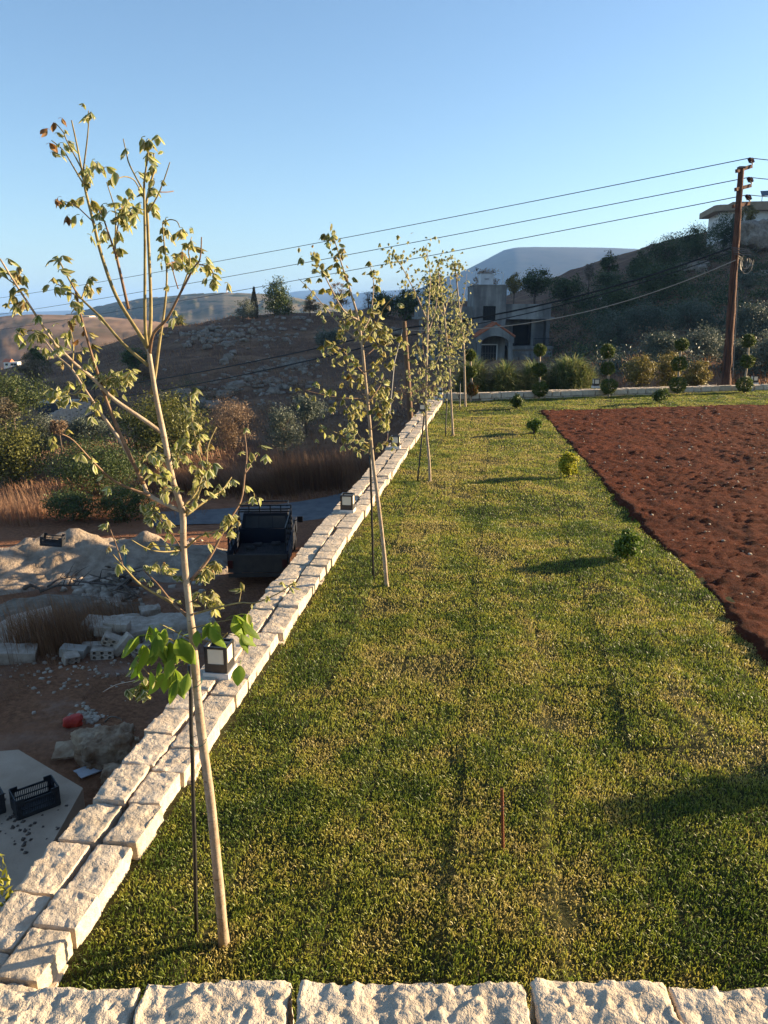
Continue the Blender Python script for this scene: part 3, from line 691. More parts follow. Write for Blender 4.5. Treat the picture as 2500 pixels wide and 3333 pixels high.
def bark_pale():
    m, t, b = nt('bark_sapling', 0.75, 0.2)
    n1 = noise(t, 26, 5, 0.65, stretch=(1, 1, 0.5)); n2 = noise(t, 60, 3, 0.6, stretch=(0.4, 0.4, 2.0))
    c = ramp(t, n1.outputs[0], [(0.3, (0.24, 0.165, 0.105)), (0.65, (0.42, 0.33, 0.24))]).outputs[0]
    f = ramp(t, n2.outputs[0], [(0.62, (0, 0, 0)), (0.70, (1, 1, 1))]).outputs[0]
    t.links.new(mix(t, f, c, (0.17, 0.10, 0.06)), b.inputs['Base Color'])
    bump(t, b, [(n1.outputs[0], 0.5, 0.006), (n2.outputs[0], 0.5, 0.004)])
    return m
M_BARKPALE = bark_pale()
M_TWIG = simple('twig_green', (0.17, 0.12, 0.045), (0.30, 0.24, 0.10), 30, rough=0.7)
M_TWIGRED = simple('twig_red', (0.13, 0.07, 0.04), (0.24, 0.15, 0.09), 30, rough=0.7)
def sapling_leaf(name, green, dark, margin, tr=0.42, aged=True, byleaf=False):
    """leaf blade with a darker mid rib and a pale margin that follows the leaf outline"""
    m, t, b = nt(name, 0.5, 0.35)
    uv = N(t, 'ShaderNodeUVMap'); sp = N(t, 'ShaderNodeSeparateXYZ'); t.links.new(uv.outputs[0], sp.inputs[0])
    n1 = noise(t, 40, 4, 0.6, coord='Object')
    ab = N(t, 'ShaderNodeMath', operation='ABSOLUTE'); t.links.new(sp.outputs[0], ab.inputs[0])
    ad = N(t, 'ShaderNodeMath', operation='MULTIPLY_ADD'); ad.inputs[1].default_value = 0.55; ad.inputs[2].default_value = -0.28; t.links.new(n1.outputs[0], ad.inputs[0])
    sm = N(t, 'ShaderNodeMath', operation='ADD'); t.links.new(ab.outputs[0], sm.inputs[0]); t.links.new(ad.outputs[0], sm.inputs[1])
    oi = N(t, 'ShaderNodeObjectInfo')
    at = N(t, 'ShaderNodeAttribute', attribute_name='rnd')
    g = ramp(t, at.outputs['Fac'] if byleaf else oi.outputs['Random'], [(0, green), (0.25, tuple(c * 0.7 for c in dark)), (0.5, dark), (0.7, tuple(min(1, c * 1.35) for c in green)), (0.9, green), (1.0, (0.26, 0.12, 0.03) if aged else green)]).outputs[0]
    f = ramp(t, sm.outputs[0], [(0.42, (0, 0, 0)), (0.72, (1, 1, 1))]).outputs[0]
    c = mix(t, f, g, margin)
    wv = N(t, 'ShaderNodeTexWave'); wv.inputs['Scale'].default_value = 3.2; wv.bands_direction = 'Y'; t.links.new(uv.outputs[0], wv.inputs['Vector'])
    t.links.new(c, b.inputs['Base Color']); bump(t, b, [(wv.outputs[1], 0.35, 0.004)])
    tl = N(t, 'ShaderNodeBsdfTranslucent'); t.links.new(c, tl.inputs[0]); ms = N(t, 'ShaderNodeMixShader'); ms.inputs[0].default_value = tr
    t.links.new(b.outputs[0], ms.inputs[1]); t.links.new(tl.outputs[0], ms.inputs[2]); t.links.new(ms.outputs[0], t.nodes['Material Output'].inputs[0])
    return m
M_LEAFV = sapling_leaf('leaf_variegated', (0.29, 0.31, 0.065), (0.20, 0.24, 0.045), (0.66, 0.62, 0.38))
M_LEAFY = sapling_leaf('leaf_yellowing', (0.26, 0.24, 0.045), (0.17, 0.18, 0.03), (0.40, 0.33, 0.12))
M_LEAFG = sapling_leaf('leaf_bright_green', (0.21, 0.31, 0.025), (0.14, 0.24, 0.018), (0.25, 0.33, 0.035), 0.5, False)
M_LEAFJ = sapling_leaf('leaf_mixed', (0.30, 0.30, 0.06), (0.19, 0.22, 0.04), (0.54, 0.49, 0.26), byleaf=True)
M_LEAFB = sapling_leaf('leaf_brown', (0.25, 0.11, 0.03), (0.20, 0.08, 0.025), (0.30, 0.17, 0.05))

def leaflet(org, dirv, side, L, W, curl, fold):
    """one leaf blade: 3 points across x 6 along, bending downwards"""
    n = 7; V, UV = [], []; d = np.array(dirv, float); d /= np.linalg.norm(d); s = np.array(side, float); s -= d * np.dot(s, d); s /= np.linalg.norm(s)
    p = np.array(org, float)
    up = np.cross(s, d)
    for i in range(n):
        t_ = i / (n - 1); wd = W * (math.sin(math.pi * min(1, (t_ * 0.95 + 0.03) ** 0.85)) ** 0.95) * 1.05 if i < n - 1 else 0.0015
        for j in (-1, 0, 1):
            V.append(p + s * j * wd * 0.5 + up * (abs(j) * fold * wd * 0.5)); UV.append((j * 1.0 if i < n - 1 else 0.8 * j, t_ * 3))
        d = d + np.array([0, 0, -1]) * curl / n; d /= np.linalg.norm(d); up = np.cross(s, d)
        p = p + d * L / (n - 1)
    Q = [(i * 3 + j, i * 3 + j + 1, i * 3 + j + 4, i * 3 + j + 3) for i in range(n - 1) for j in (0, 1)]
    return np.array(V), np.array(Q), np.array(UV)
def compound(seed, nleaf=3, L=0.06, W=0.026, droop=1.0):
    """a leaf: petiole with 3 to 5 hanging leaflets, starting at the origin and going out along +x"""
    r = random.Random(seed); V, Q, U, nb = [], [], [], 0
    pe = np.array([0.35 * L * r.uniform(0.6, 1.3), 0, 0.12 * L])
    pts = [np.zeros(3), pe * 0.5 + [0, 0, 0.05 * L], pe]
    mb = MB(); mb.tube(pts, [0.0011, 0.0009, 0.0008], 4, cap=False)
    V.append(np.array(mb.v)); Q.append(np.array(mb.f)); U.append(np.zeros((len(mb.v), 2))); nb = len(mb.v)
    for k in range(nleaf):
        a = (k - (nleaf - 1) / 2) * r.uniform(0.5, 0.95) if nleaf > 1 else r.uniform(-.3, .3)
        d = np.array([math.cos(a), math.sin(a), r.uniform(-0.9, -0.05) * droop]); s = np.array([-math.sin(a), math.cos(a), r.uniform(-0.5, 0.5)])
        l = L * r.uniform(0.75, 1.2)
        v, q, u = leaflet(pe, d, s, l, W * r.uniform(0.8, 1.2) * l / L, r.uniform(0.5, 1.9) * droop, r.uniform(0.25, 1.1))
        V.append(v); Q.append(q + nb); U.append(u); nb += len(v)
    return np.concatenate(V), np.concatenate(Q), np.concatenate(U)
_leafm = {}
def leaf_mesh(key, seed, nleaf, L, W, mat, droop=1.0):
    if key not in _leafm:
        V, Q, U = compound(seed, nleaf, L, W, droop); o = npmesh('leaf', V, Q, mat, uv=U, smooth=True)
        me = o.data; bpy.data.objects.remove(o); _leafm[key] = me
    return _leafm[key]
def put_leaf(root, me, p, az, tilt, roll, s):
    o = bpy.data.objects.new('leaf', me); link(o, root)
    o.location = Vector([float(c) for c in p]) - wloc(root); o.rotation_euler = (roll, tilt, az); o.scale = (s, s, s)
    return o
def smooth_path(pts, k=3):
    pts = [np.array(p, float) for p in pts]
    if len(pts) < 3: return pts
    o = []
    for i in range(len(pts) - 1):
        p0, p1, p2, p3 = pts[max(i - 1, 0)], pts[i], pts[i + 1], pts[min(i + 2, len(pts) - 1)]
        for j in range(k):
            t_ = j / k
            o.append(0.5 * (2 * p1 + (p2 - p0) * t_ + (2 * p0 - 5 * p1 + 4 * p2 - p3) * t_ ** 2 + (-p0 + 3 * p1 - 3 * p2 + p3) * t_ ** 3))
    o.append(pts[-1]); return o
def limb(pl, Y, r0, r1, side, seed):
    """photo polyline -> branch leaving the trunk plane towards or away from the viewer"""
    r = random.Random(seed); k = len(pl); o = []
    for i, (x, y) in enumerate(pl):
        f = i / max(1, k - 1); o.append(P(x, y, Y + side * f + (r.uniform(-.02, .02) if 0 < i else 0) * Y * 0.1))
    pts = smooth_path(o, 4); n = len(pts)
    return pts, [r0 + (r1 - r0) * (i / (n - 1)) ** 0.8 for i in range(n)]
def sapling(label, base, trunk_px, r_base, r_top, branches, leaf_cfg, single, near, seed):
    """branches: (polyline, r0, depth offset, leafiness)"""
    b0 = G(*base); Y = b0[1]; rs = random.Random(seed)
    root = thing('sapling_tree', label, 'tree', b0, 'saplings along the long wall')
    tp = [b0 + np.array([0, 0, -0.05])] + [P(x, y, Y) for x, y in trunk_px]
    pts = smooth_path(tp, 4); n = len(pts)
    mb = MB(); rad = [r_base + (r_top - r_base) * (i / (n - 1)) ** 0.6 for i in range(n)]
    rad = [q * (1.0 + 0.07 * rs.uniform(-1, 1)) for q in rad]; rad[0] *= 1.25
    mb.tube(pts, rad, 12 if near else 8); tr = mb.build('trunk', M_BARKPALE, root, smooth=True)
    spots = []
    for bi, (pl, r0, side, leafy) in enumerate(branches):
        bp, br = limb(pl, Y, r0, max(0.0016 if near else 0.002, r0 * 0.28), side, seed * 50 + bi)
        mb = MB(); mb.tube(bp, br, 6); mb.build('branch', rs.choice([M_TWIG, M_TWIGRED, M_TWIG]) if r0 < 0.009 else M_BARKPALE, root, smooth=True)
        ln = len(bp)
        for i in range(ln):
            f = i / (ln - 1)
            if f < 0.3 and leafy < 2: continue
            d = bp[min(i + 1, ln - 1)] - bp[max(i - 1, 0)]
            spots.append((bp[i], d / (np.linalg.norm(d) + 1e-9), f, leafy))
    return root, spots, Y
def dress(root, spots, n, mats, L, W, seed, nv=8, tip_bias=2.0, jitter=0.012, joined=False, prefix='', droop=1.0):
    r = random.Random(seed); w = [(0.25 + s[2] ** tip_bias) * s[3] for s in spots]
    VV, QQ, UU, nb, RR = [], [], [], 0, []
    for k in range(n):
        s = r.choices(spots, w)[0]; mat = r.choice(mats); v = r.randrange(nv)
        me_key = (prefix, mat.name, v); nleaf = [3, 3, 4, 5, 2, 3, 5, 1][v % 8]
        p = s[0] + np.array([r.gauss(0, jitter) for _ in range(3)]); az = r.uniform(0, 6.283); ti = r.uniform(-0.5, 0.9); ro = r.uniform(-0.5, 0.5); sc = r.uniform(0.65, 1.25)
        if joined:
            if me_key not in _leafm: _leafm[me_key] = compound(seed + v * 13, nleaf, L, W, droop)
            V, Q, U = _leafm[me_key]; V = V * sc
            c, si = math.cos(ti), math.sin(ti); V = np.c_[V[:, 0] * c + V[:, 2] * si, V[:, 1], -V[:, 0] * si + V[:, 2] * c]
            c, si = math.cos(az), math.sin(az); V = np.c_[V[:, 0] * c - V[:, 1] * si, V[:, 0] * si + V[:, 1] * c, V[:, 2]] + p
            VV.append(V); QQ.append(Q + nb); UU.append(U); nb += len(V); RR.append(np.full(len(V), r.random()))
        else:
            put_leaf(root, leaf_mesh(me_key, seed + v * 13, nleaf, L, W, mat, droop), p, az, ti, ro, sc)
    if joined:
        o = npmesh('leaves', np.concatenate(VV), np.concatenate(QQ), mats[0], root, smooth=True, uv=np.concatenate(UU), attr=np.concatenate(RR)); o['kind'] = 'stuff'
def stake(label, top, bot, r, Ytop, wob=0.0, group='tree stakes', mat=None):
    b0 = G(*bot); t0 = P(*top, Ytop); o = thing('tree_stake', label, 'stake', b0, group)
    n = 9; mb = MB(); mb.tube([b0 + (t0 - b0) * i / n + np.array([random.uniform(-1, 1) * wob, 0, 0]) - (np.array([0, 0, 0.05]) if i == 0 else 0) for i in range(n + 1)], r, 8)
    mb.build('rod', mat or M_STAKE, o, smooth=True); return o, b0, t0

# ------------------------------------------------------------------ the closest sapling
T1 = [(690, 2650), (655, 2380), (640, 2230), (628, 2080), (617, 1990), (598, 1800), (594, 1667), (564, 1570), (534, 1423), (510, 1304), (494, 1206), (483, 1135)]
B1 = [
 ([(486, 1150), (462, 1100), (380, 967), (331, 832), (304, 723), (282, 636), (274, 598), (266, 550), (250, 470), (233, 392)], 0.0085, 0.10, 1.0),
 ([(271, 598), (240, 545), (206, 490), (168, 457)], 0.0035, 0.05, 1.1), ([(271, 555), (282, 470), (288, 408), (288, 360)], 0.003, -0.06, 0.6),
 ([(266, 550), (240, 500), (217, 457), (206, 430), (180, 400)], 0.003, 0.08, 1.4), ([(274, 598), (298, 539), (320, 533)], 0.0025, -0.1, 1.0),
 ([(304, 723), (270, 690), (240, 665), (205, 655)], 0.0025, 0.1, 1.3), ([(418, 1005), (382, 848), (374, 821), (350, 750), (336, 712), (310, 660)], 0.006, -0.15, 1.7),
 ([(374, 821), (377, 723), (374, 680), (347, 593)], 0.004, 0.12, 0.9), ([(377, 723), (395, 680), (420, 650)], 0.0025, 0.12, 1.2), ([(376, 780), (392, 700), (410, 690), (430, 700)], 0.0025, -0.18, 2.2),
 ([(480, 1130), (472, 1050), (472, 788), (469, 625), (472, 571), (483, 490), (477, 457)], 0.007, -0.12, 0.9), ([(469, 625), (423, 539), (412, 500), (401, 452)], 0.0035, 0.1, 0.5), ([(469, 650), (440, 590), (410, 575), (385, 580)], 0.0025, -0.1, 1.6),
 ([(484, 1140), (489, 1070), (491, 978), (480, 712), (477, 658), (495, 580), (505, 544), (500, 500)], 0.0085, 0.10, 1.3), ([(483, 690), (521, 620), (553, 528)], 0.0035, -0.08, 0.15), ([(521, 625), (545, 625), (565, 622)], 0.002, 0.05, 0.1),
 ([(487, 1150), (500, 1085), (543, 1038), (586, 956), (629, 875), (651, 842), (656, 772)], 0.007, -0.2, 1.0), ([(586, 956), (618, 864), (613, 815), (624, 772)], 0.0035, 0.15, 1.3), ([(640, 860), (670, 865), (690, 880), (697, 915)], 0.0025, -0.1, 1.6), ([(580, 940), (565, 890), (560, 850)], 0.0025, -0.05, 1.6),
 ([(491, 1282), (505, 1222), (521, 1103), (537, 994), (543, 886), (534, 788), (529, 723)], 0.0075, 0.18, 0.9), ([(543, 860), (575, 850), (605, 838)], 0.0025, 0.2, 2.0), ([(529, 730), (550, 715), (575, 720), (585, 740)], 0.002, -0.05, 1.3),
 ([(483, 1190), (401, 1119), (326, 1032), (266, 973), (233, 924), (195, 853), (187, 837)], 0.007, 0.2, 1.0), ([(266, 973), (220, 945), (195, 929), (168, 913)], 0.003, -0.1, 1.4), ([(266, 973), (277, 940), (293, 905)], 0.003, 0.1, 1.4),
 ([(529, 1410), (472, 1369), (369, 1298), (304, 1233), (244, 1184), (190, 1130), (174, 1114), (114, 1021), (54, 929), (0, 842)], 0.009, -0.30, 0.7), ([(54, 929), (20, 905), (0, 894)], 0.003, 0.05, 1.0), ([(54, 924), (60, 900), (65, 875)], 0.0025, 0.05, 1.2), ([(190, 1130), (140, 1085), (100, 1075), (70, 1090)], 0.003, -0.1, 2.0), ([(90, 985), (60, 985), (20, 990)], 0.0025, 0.1, 1.4),
 ([(586, 1662), (488, 1613), (467, 1575), (401, 1450), (326, 1342), (271, 1260), (233, 1201), (184, 1157), (146, 1108)], 0.0095, 0.22, 0.8), ([(467, 1575), (407, 1450), (347, 1304), (315, 1206), (293, 1136), (260, 1016), (250, 960), (232, 920)], 0.008, -0.22, 1.1),
 ([(233, 1201), (239, 1125), (222, 1043)], 0.0035, 0.1, 1.4), ([(271, 1260), (240, 1285), (200, 1270), (165, 1290)], 0.0025, 0.1, 2.0), ([(315, 1250), (350, 1230), (395, 1240), (420, 1215)], 0.003, -0.1, 2.2), ([(345, 1300), (320, 1290), (290, 1330)], 0.002, 0.05, 1.4),
 ([(488, 1613), (380, 1570), (304, 1504), (239, 1434), (200, 1412)], 0.006, -0.2, 0.9), ([(605, 1678), (678, 1624), (721, 1597), (754, 1553)], 0.0055, 0.25, 1.2), ([(605, 1667), (640, 1620), (667, 1553), (681, 1505)], 0.006, -0.15, 1.1), ([(673, 1515), (678, 1450), (705, 1390)], 0.003, 0.1, 0.8),
 ([(600, 1645), (640, 1600), (659, 1526), (640, 1450), (624, 1353), (618, 1287)], 0.0045, 0.2, 2.0), ([(560, 1555), (520, 1530), (495, 1500)], 0.003, -0.15, 2.4), ([(545, 1480), (520, 1475), (490, 1460)], 0.0025, 0.15, 2.2), ([(570, 1600), (540, 1600), (515, 1590)], 0.0025, 0.15, 2.4), ([(555, 1500), (590, 1470), (600, 1430)], 0.003, 0.1, 2.4),
 ([(621, 1889), (681, 1817), (741, 1702), (784, 1630), (797, 1542), (803, 1472), (792, 1385)], 0.0065, 0.3, 0.8), ([(797, 1542), (820, 1510), (838, 1480)], 0.0025, 0.1, 1.0), ([(776, 1645), (824, 1624), (826, 1605)], 0.0025, -0.1, 0.7),
 ([(609, 1781), (651, 1745), (723, 1720), (760, 1690)], 0.0045, -0.2, 1.8), ([(609, 2004), (561, 1962), (512, 1901), (464, 1853)], 0.0075, 0.15, 1.0), ([(561, 1962), (464, 1907), (410, 1853), (368, 1805)], 0.006, -0.15, 1.4), ([(400, 1845), (380, 1780), (350, 1700)], 0.003, 0.1, 1.6),
 ([(594, 1781), (540, 1778), (480, 1775)], 0.004, 0.2, 1.4), ([(594, 1790), (536, 1796), (482, 1787), (428, 1757)], 0.0035, -0.2, 0.8), ([(591, 1877), (542, 1871), (506, 1841)], 0.004, 0.15, 2.0), ([(594, 1790), (560, 1740), (520, 1690), (485, 1660)], 0.003, 0.1, 2.0),
 ([(633, 1998), (699, 1980), (778, 1962), (832, 1962), (904, 1932), (952, 1901)], 0.0045, -0.25, 1.0), ([(778, 1962), (784, 1930), (788, 1905)], 0.002, 0.05, 1.6), ([(633, 1956), (669, 1938), (700, 1960)], 0.003, 0.12, 3.0), ([(640, 1890), (670, 1860), (690, 1835)], 0.003, 0.1, 2.4),
 ([(640, 2210), (585, 2205), (520, 2205), (494, 2203), (446, 2149)], 0.0035, -0.1, 0.7), ([(612, 2050), (640, 2075), (700, 2090), (740, 2060)], 0.004, -0.06, 0.2), ([(622, 2110), (570, 2090), (520, 2060)], 0.004, -0.06, 0.2), ([(494, 2203), (470, 2235), (450, 2250)], 0.002, -0.05, 2.0),
]
root1, spots1, Yt1 = sapling('tallest and closest sapling with pale trunk, drooping variegated leaves and a bright green clump', (730, 3065), T1, 0.0225, 0.0075, B1, None, True, True, 11)
dress(root1, spots1, 258, [M_LEAFV, M_LEAFV, M_LEAFV, M_LEAFY], 0.035, 0.017, 100, 8, 1.3, 0.014, prefix='t1')
dress(root1, spots1, 200, [M_LEAFJ], 0.034, 0.017, 140, 8, 1.0, 0.016, joined=True, prefix='t1j')
dress(root1, [q for q in spots1 if q[3] >= 1.8], 190, [M_LEAFJ], 0.036, 0.017, 170, 8, 0.6, 0.02, joined=True, prefix='t1k')
rs = random.Random(77)
for k, (x, y) in enumerate([(175, 400), (190, 385), (165, 425), (200, 640), (175, 655), (228, 700), (275, 1080), (265, 1110), (150, 470)]):
    put_leaf(root1, leaf_mesh(('brown', k % 3), 500 + k, [1, 2, 3][k % 3], 0.055, 0.032, M_LEAFB), P(x, y, Yt1 + rs.uniform(-.1, .1)), rs.uniform(0, 6), rs.uniform(-.3, .6), 0, 0.62)
big = [(470, 2075, 3.3), (500, 2045, 2.6), (530, 2040, 3.9), (560, 2050, 3.6), (590, 2058, 4.4), (612, 2070, 4.6), (640, 2062, 4.9), (655, 2050, 5.6), (480, 2110, 3.0), (515, 2095, 3.6), (545, 2115, 3.4), (500, 2150, 3.4), (530, 2160, 4.2), (565, 2150, 4.4), (590, 2170, 4.6), (550, 2195, 4.0), (610, 2190, 4.9), (455, 2095, 3.1), (490, 2075, 2.9), (520, 2065, 4.3), (575, 2090, 4.1), (505, 2185, 3.7), (475, 2140, 3.3), (545, 2085, 3.9), (585, 2215, 4.3), (700, 2030, 5.2), (735, 2022, 0.2), (760, 2035, 5.8), (680, 2022, 5.0), (762, 2012, 0.9), (772, 2075, 5.6), (785, 2155, 5.0), (752, 2050, 0.3)]
for k, (x, y, az) in enumerate(big):
    p = P(x, y - 6, Yt1 - 0.06 + rs.uniform(-.09, .06))
    put_leaf(root1, leaf_mesh(('big', k % 9), 900 + k, [1, 3, 3, 2, 1, 3, 2, 1, 3][k % 9], 0.090, 0.040, M_LEAFG, 1.3), p, az + rs.uniform(-.4, .4), rs.uniform(-0.1, 0.7), rs.uniform(-.4, .4), rs.uniform(0.7, 1.25))
for k, (a_, b_, c_) in enumerate([((622, 2110), (570, 2085), (480, 2060)), ((618, 2080), (560, 2050), (520, 2030)), ((625, 2120), (560, 2120), (490, 2130)), ((612, 2050), (680, 2030), (760, 2015)), ((618, 2070), (690, 2060), (780, 2070)), ((628, 2130), (590, 2150), (545, 2180))]):
    bp, br = limb([a_, b_, c_], Yt1, 0.003, 0.0012, -0.08, 700 + k); MB().tube(bp, br, 5).build('branch', M_TWIG, root1, smooth=True)
st, sb, stt = stake('black metal stake tied to the closest sapling', (618, 2165), (640, 3042), 0.0085, Yt1 + 0.10, 0.0015)
for py in (2221, 2412):                                   # wire ties round stake and trunk
    a, c2 = P(618 if py < 2300 else 627, py, Yt1 + 0.09), P(648 if py < 2300 else 662, py, Yt1)
    mb = MB(); ctr = (a + c2) / 2; h = (c2 - a) / 2; ax2 = np.array([0, 0.04, 0.004])
    mb.tube([ctr + h * 1.5 * math.cos(q) + ax2 * math.sin(q) for q in np.linspace(0, 2 * math.pi, 17)], 0.0016, 5, cap=False); mb.build('tie_wire', M_TIE, st, smooth=True)
mb = MB(); mb.tube(smooth_path([P(x, y, Yt1 - 0.02 + 0.01 * i) for i, (x, y) in enumerate([(628, 2112), (560, 2120), (530, 2190), (440, 2215), (380, 2228), (335, 2252)])], 4), 0.0010, 4); mb.build('tie_wire', simple('wire_bright', (0.4, 0.36, 0.32), (0.5, 0.46, 0.42), 5, rough=0.4), st)

# ------------------------------------------------------------------ the other saplings
T2 = [(1248, 1780), (1232, 1640), (1213, 1491), (1200, 1340), (1189, 1230), (1177, 1110), (1160, 1013)]
B2 = [([(1160, 1013), (1135, 930), (1112, 860), (1095, 800), (1078, 758)], 0.012, 0.2, 2.2), ([(1165, 1040), (1117, 1009), (1049, 883), (1011, 820)], 0.010, -0.3, 2.0), ([(1172, 1100), (1150, 1095), (1093, 1042), (1020, 955), (972, 907)], 0.010, 0.3, 1.0), ([(1180, 1125), (1228, 1047), (1252, 999), (1288, 960)], 0.008, -0.2, 0.35), ([(1172, 1080), (1204, 1033), (1216, 917), (1199, 854)], 0.009, 0.25, 1.6),
      ([(1189, 1221), (1150, 1180), (1107, 1134), (1064, 1124)], 0.007, -0.4, 2.0), ([(1183, 1165), (1225, 1130), (1257, 1110), (1252, 1081)], 0.006, 0.3, 1.6), ([(1189, 1211), (1225, 1190), (1262, 1163), (1300, 1110)], 0.006, -0.3, 1.6), ([(1194, 1298), (1130, 1296), (1069, 1288), (987, 1269)], 0.006, -0.3, 1.0), ([(1199, 1312), (1238, 1255), (1250, 1230)], 0.006, 0.3, 1.8), ([(1199, 1316), (1240, 1310), (1271, 1288)], 0.006, -0.2, 1.4), ([(1205, 1443), (1141, 1428), (1064, 1394)], 0.006, -0.35, 2.0), ([(1205, 1457), (1170, 1420), (1150, 1380)], 0.006, 0.2, 2.0), ([(1218, 1457), (1257, 1438), (1262, 1410)], 0.005, 0.2, 1.4),
      ([(1192, 1260), (1150, 1230), (1130, 1200)], 0.006, 0.3, 2.2), ([(1196, 1340), (1160, 1330), (1140, 1350)], 0.005, 0.3, 2.2), ([(1205, 1400), (1240, 1370), (1236, 1330)], 0.005, -0.2, 2.0), ([(1168, 1050), (1140, 1030), (1120, 1060)], 0.005, 0.3, 2.6), ([(1175, 1090), (1200, 1060), (1230, 1070)], 0.005, 0.3, 2.6), ([(1212, 1480), (1180, 1465), (1172, 1463)], 0.005, -0.1, 0.1)]
root2, spots2, Yt2 = sapling('second sapling along the wall with twisted yellowing leaves and forked top', (1260, 1905), T2, 0.024, 0.012, B2, None, True, False, 22)
dress(root2, spots2, 290, [M_LEAFY, M_LEAFV, M_LEAFY], 0.062, 0.033, 210, 8, 1.0, 0.045, prefix='t2')
dress(root2, spots2, 190, [M_LEAFJ], 0.058, 0.031, 240, 8, 0.8, 0.05, joined=True, prefix='t2j')
stake('black stake beside the second sapling', (1205, 1480), (1216, 1880), 0.012, Yt2 + 0.05, 0.002)
T3 = [(1397, 1500), (1388, 1400), (1387, 1327), (1389, 1182), (1391, 1100), (1392, 1028)]
B3 = [([(1389, 1040), (1360, 970), (1334, 917), (1300, 854), (1276, 820)], 0.013, -0.3, 2.6), ([(1391, 1040), (1398, 960), (1401, 907), (1394, 850), (1387, 796)], 0.013, 0.3, 2.0), ([(1390, 1090), (1412, 1030), (1425, 960), (1430, 900)], 0.010, 0.3, 2.4), ([(1389, 1200), (1370, 1160), (1350, 1110)], 0.008, -0.3, 2.2), ([(1389, 1200), (1420, 1180), (1440, 1130)], 0.008, 0.3, 2.4), ([(1388, 1270), (1365, 1235), (1345, 1240)], 0.007, 0.3, 2.4), ([(1388, 1270), (1420, 1240), (1445, 1225)], 0.007, -0.3, 2.6), ([(1388, 1330), (1370, 1300), (1356, 1292)], 0.006, -0.2, 2.4), ([(1388, 1290), (1430, 1260), (1452, 1222)], 0.006, 0.2, 2.2), ([(1388, 1200), (1378, 1140), (1372, 1070)], 0.007, 0.3, 2.4)]
root3, spots3, Yt3 = sapling('third sapling, white stemmed, in front of the concrete house corner', (1400, 1565), T3, 0.026, 0.014, B3, None, True, False, 33)
dress(root3, spots3, 470, [M_LEAFJ], 0.062, 0.032, 310, 8, 0.9, 0.11, joined=True, prefix='t3')
stake('thin black stake leaning beside the third sapling', (1383, 1331), (1359, 1567), 0.013, Yt3 + 0.05)
T4 = [(1470, 1330), (1462, 1182), (1452, 1090), (1445, 1009), (1430, 902)]
B4 = [([(1430, 910), (1428, 880), (1432, 852)], 0.012, 0.2, 2.0), ([(1448, 1040), (1420, 980), (1405, 930)], 0.011, -0.3, 2.4), ([(1446, 1020), (1462, 960), (1466, 905)], 0.011, 0.3, 2.2), ([(1455, 1110), (1430, 1070), (1418, 1030)], 0.010, 0.3, 2.4), ([(1456, 1120), (1480, 1080), (1486, 1040)], 0.010, -0.3, 2.4), ([(1460, 1170), (1440, 1130), (1425, 1120)], 0.009, 0.3, 2.4), ([(1460, 1175), (1480, 1150), (1470, 1120)], 0.009, -0.2, 2.4), ([(1464, 1210), (1478, 1190), (1476, 1182)], 0.006, 0.2, 1.0)]
root4, spots4, Yt4 = sapling('fourth sapling with leafy head and bare white lower trunk', (1475, 1413), T4, 0.030, 0.016, B4, None, True, False, 44)
dress(root4, spots4, 360, [M_LEAFJ], 0.074, 0.038, 410, 8, 0.8, 0.15, joined=True, prefix='t4')
stake('thin dark stake beside the fourth sapling', (1457, 1245), (1450, 1416), 0.014, Yt4)
T5 = [(1513, 1250), (1510, 1134), (1503, 1060), (1495, 999), (1487, 920), (1483, 883)]
B5 = [([(1484, 890), (1475, 860), (1468, 838)], 0.013, 0.2, 2.4), ([(1487, 930), (1490, 890), (1492, 846)], 0.011, -0.2, 1.8), ([(1498, 1020), (1512, 950), (1520, 890)], 0.011, 0.3, 0.7), ([(1500, 1040), (1480, 990), (1470, 960)], 0.011, 0.3, 2.2), ([(1506, 1090), (1488, 1060), (1480, 1030)], 0.010, -0.3, 2.2), ([(1508, 1110), (1524, 1080), (1526, 1050)], 0.010, 0.2, 2.0), ([(1510, 1160), (1522, 1150), (1526, 1138)], 0.008, 0.1, 0.2), ([(1508, 1120), (1495, 1100), (1488, 1095)], 0.008, 0.3, 2.2)]
root5, spots5, Yt5 = sapling('fifth and farthest sapling standing beside the corner topiary', (1515, 1322), T5, 0.036, 0.018, B5, None, True, False, 55)
dress(root5, spots5, 280, [M_LEAFJ], 0.082, 0.042, 510, 8, 0.8, 0.13, joined=True, prefix='t5')
stake('thin dark stake beside the farthest sapling', (1498, 1240), (1497, 1330), 0.015, Yt5)

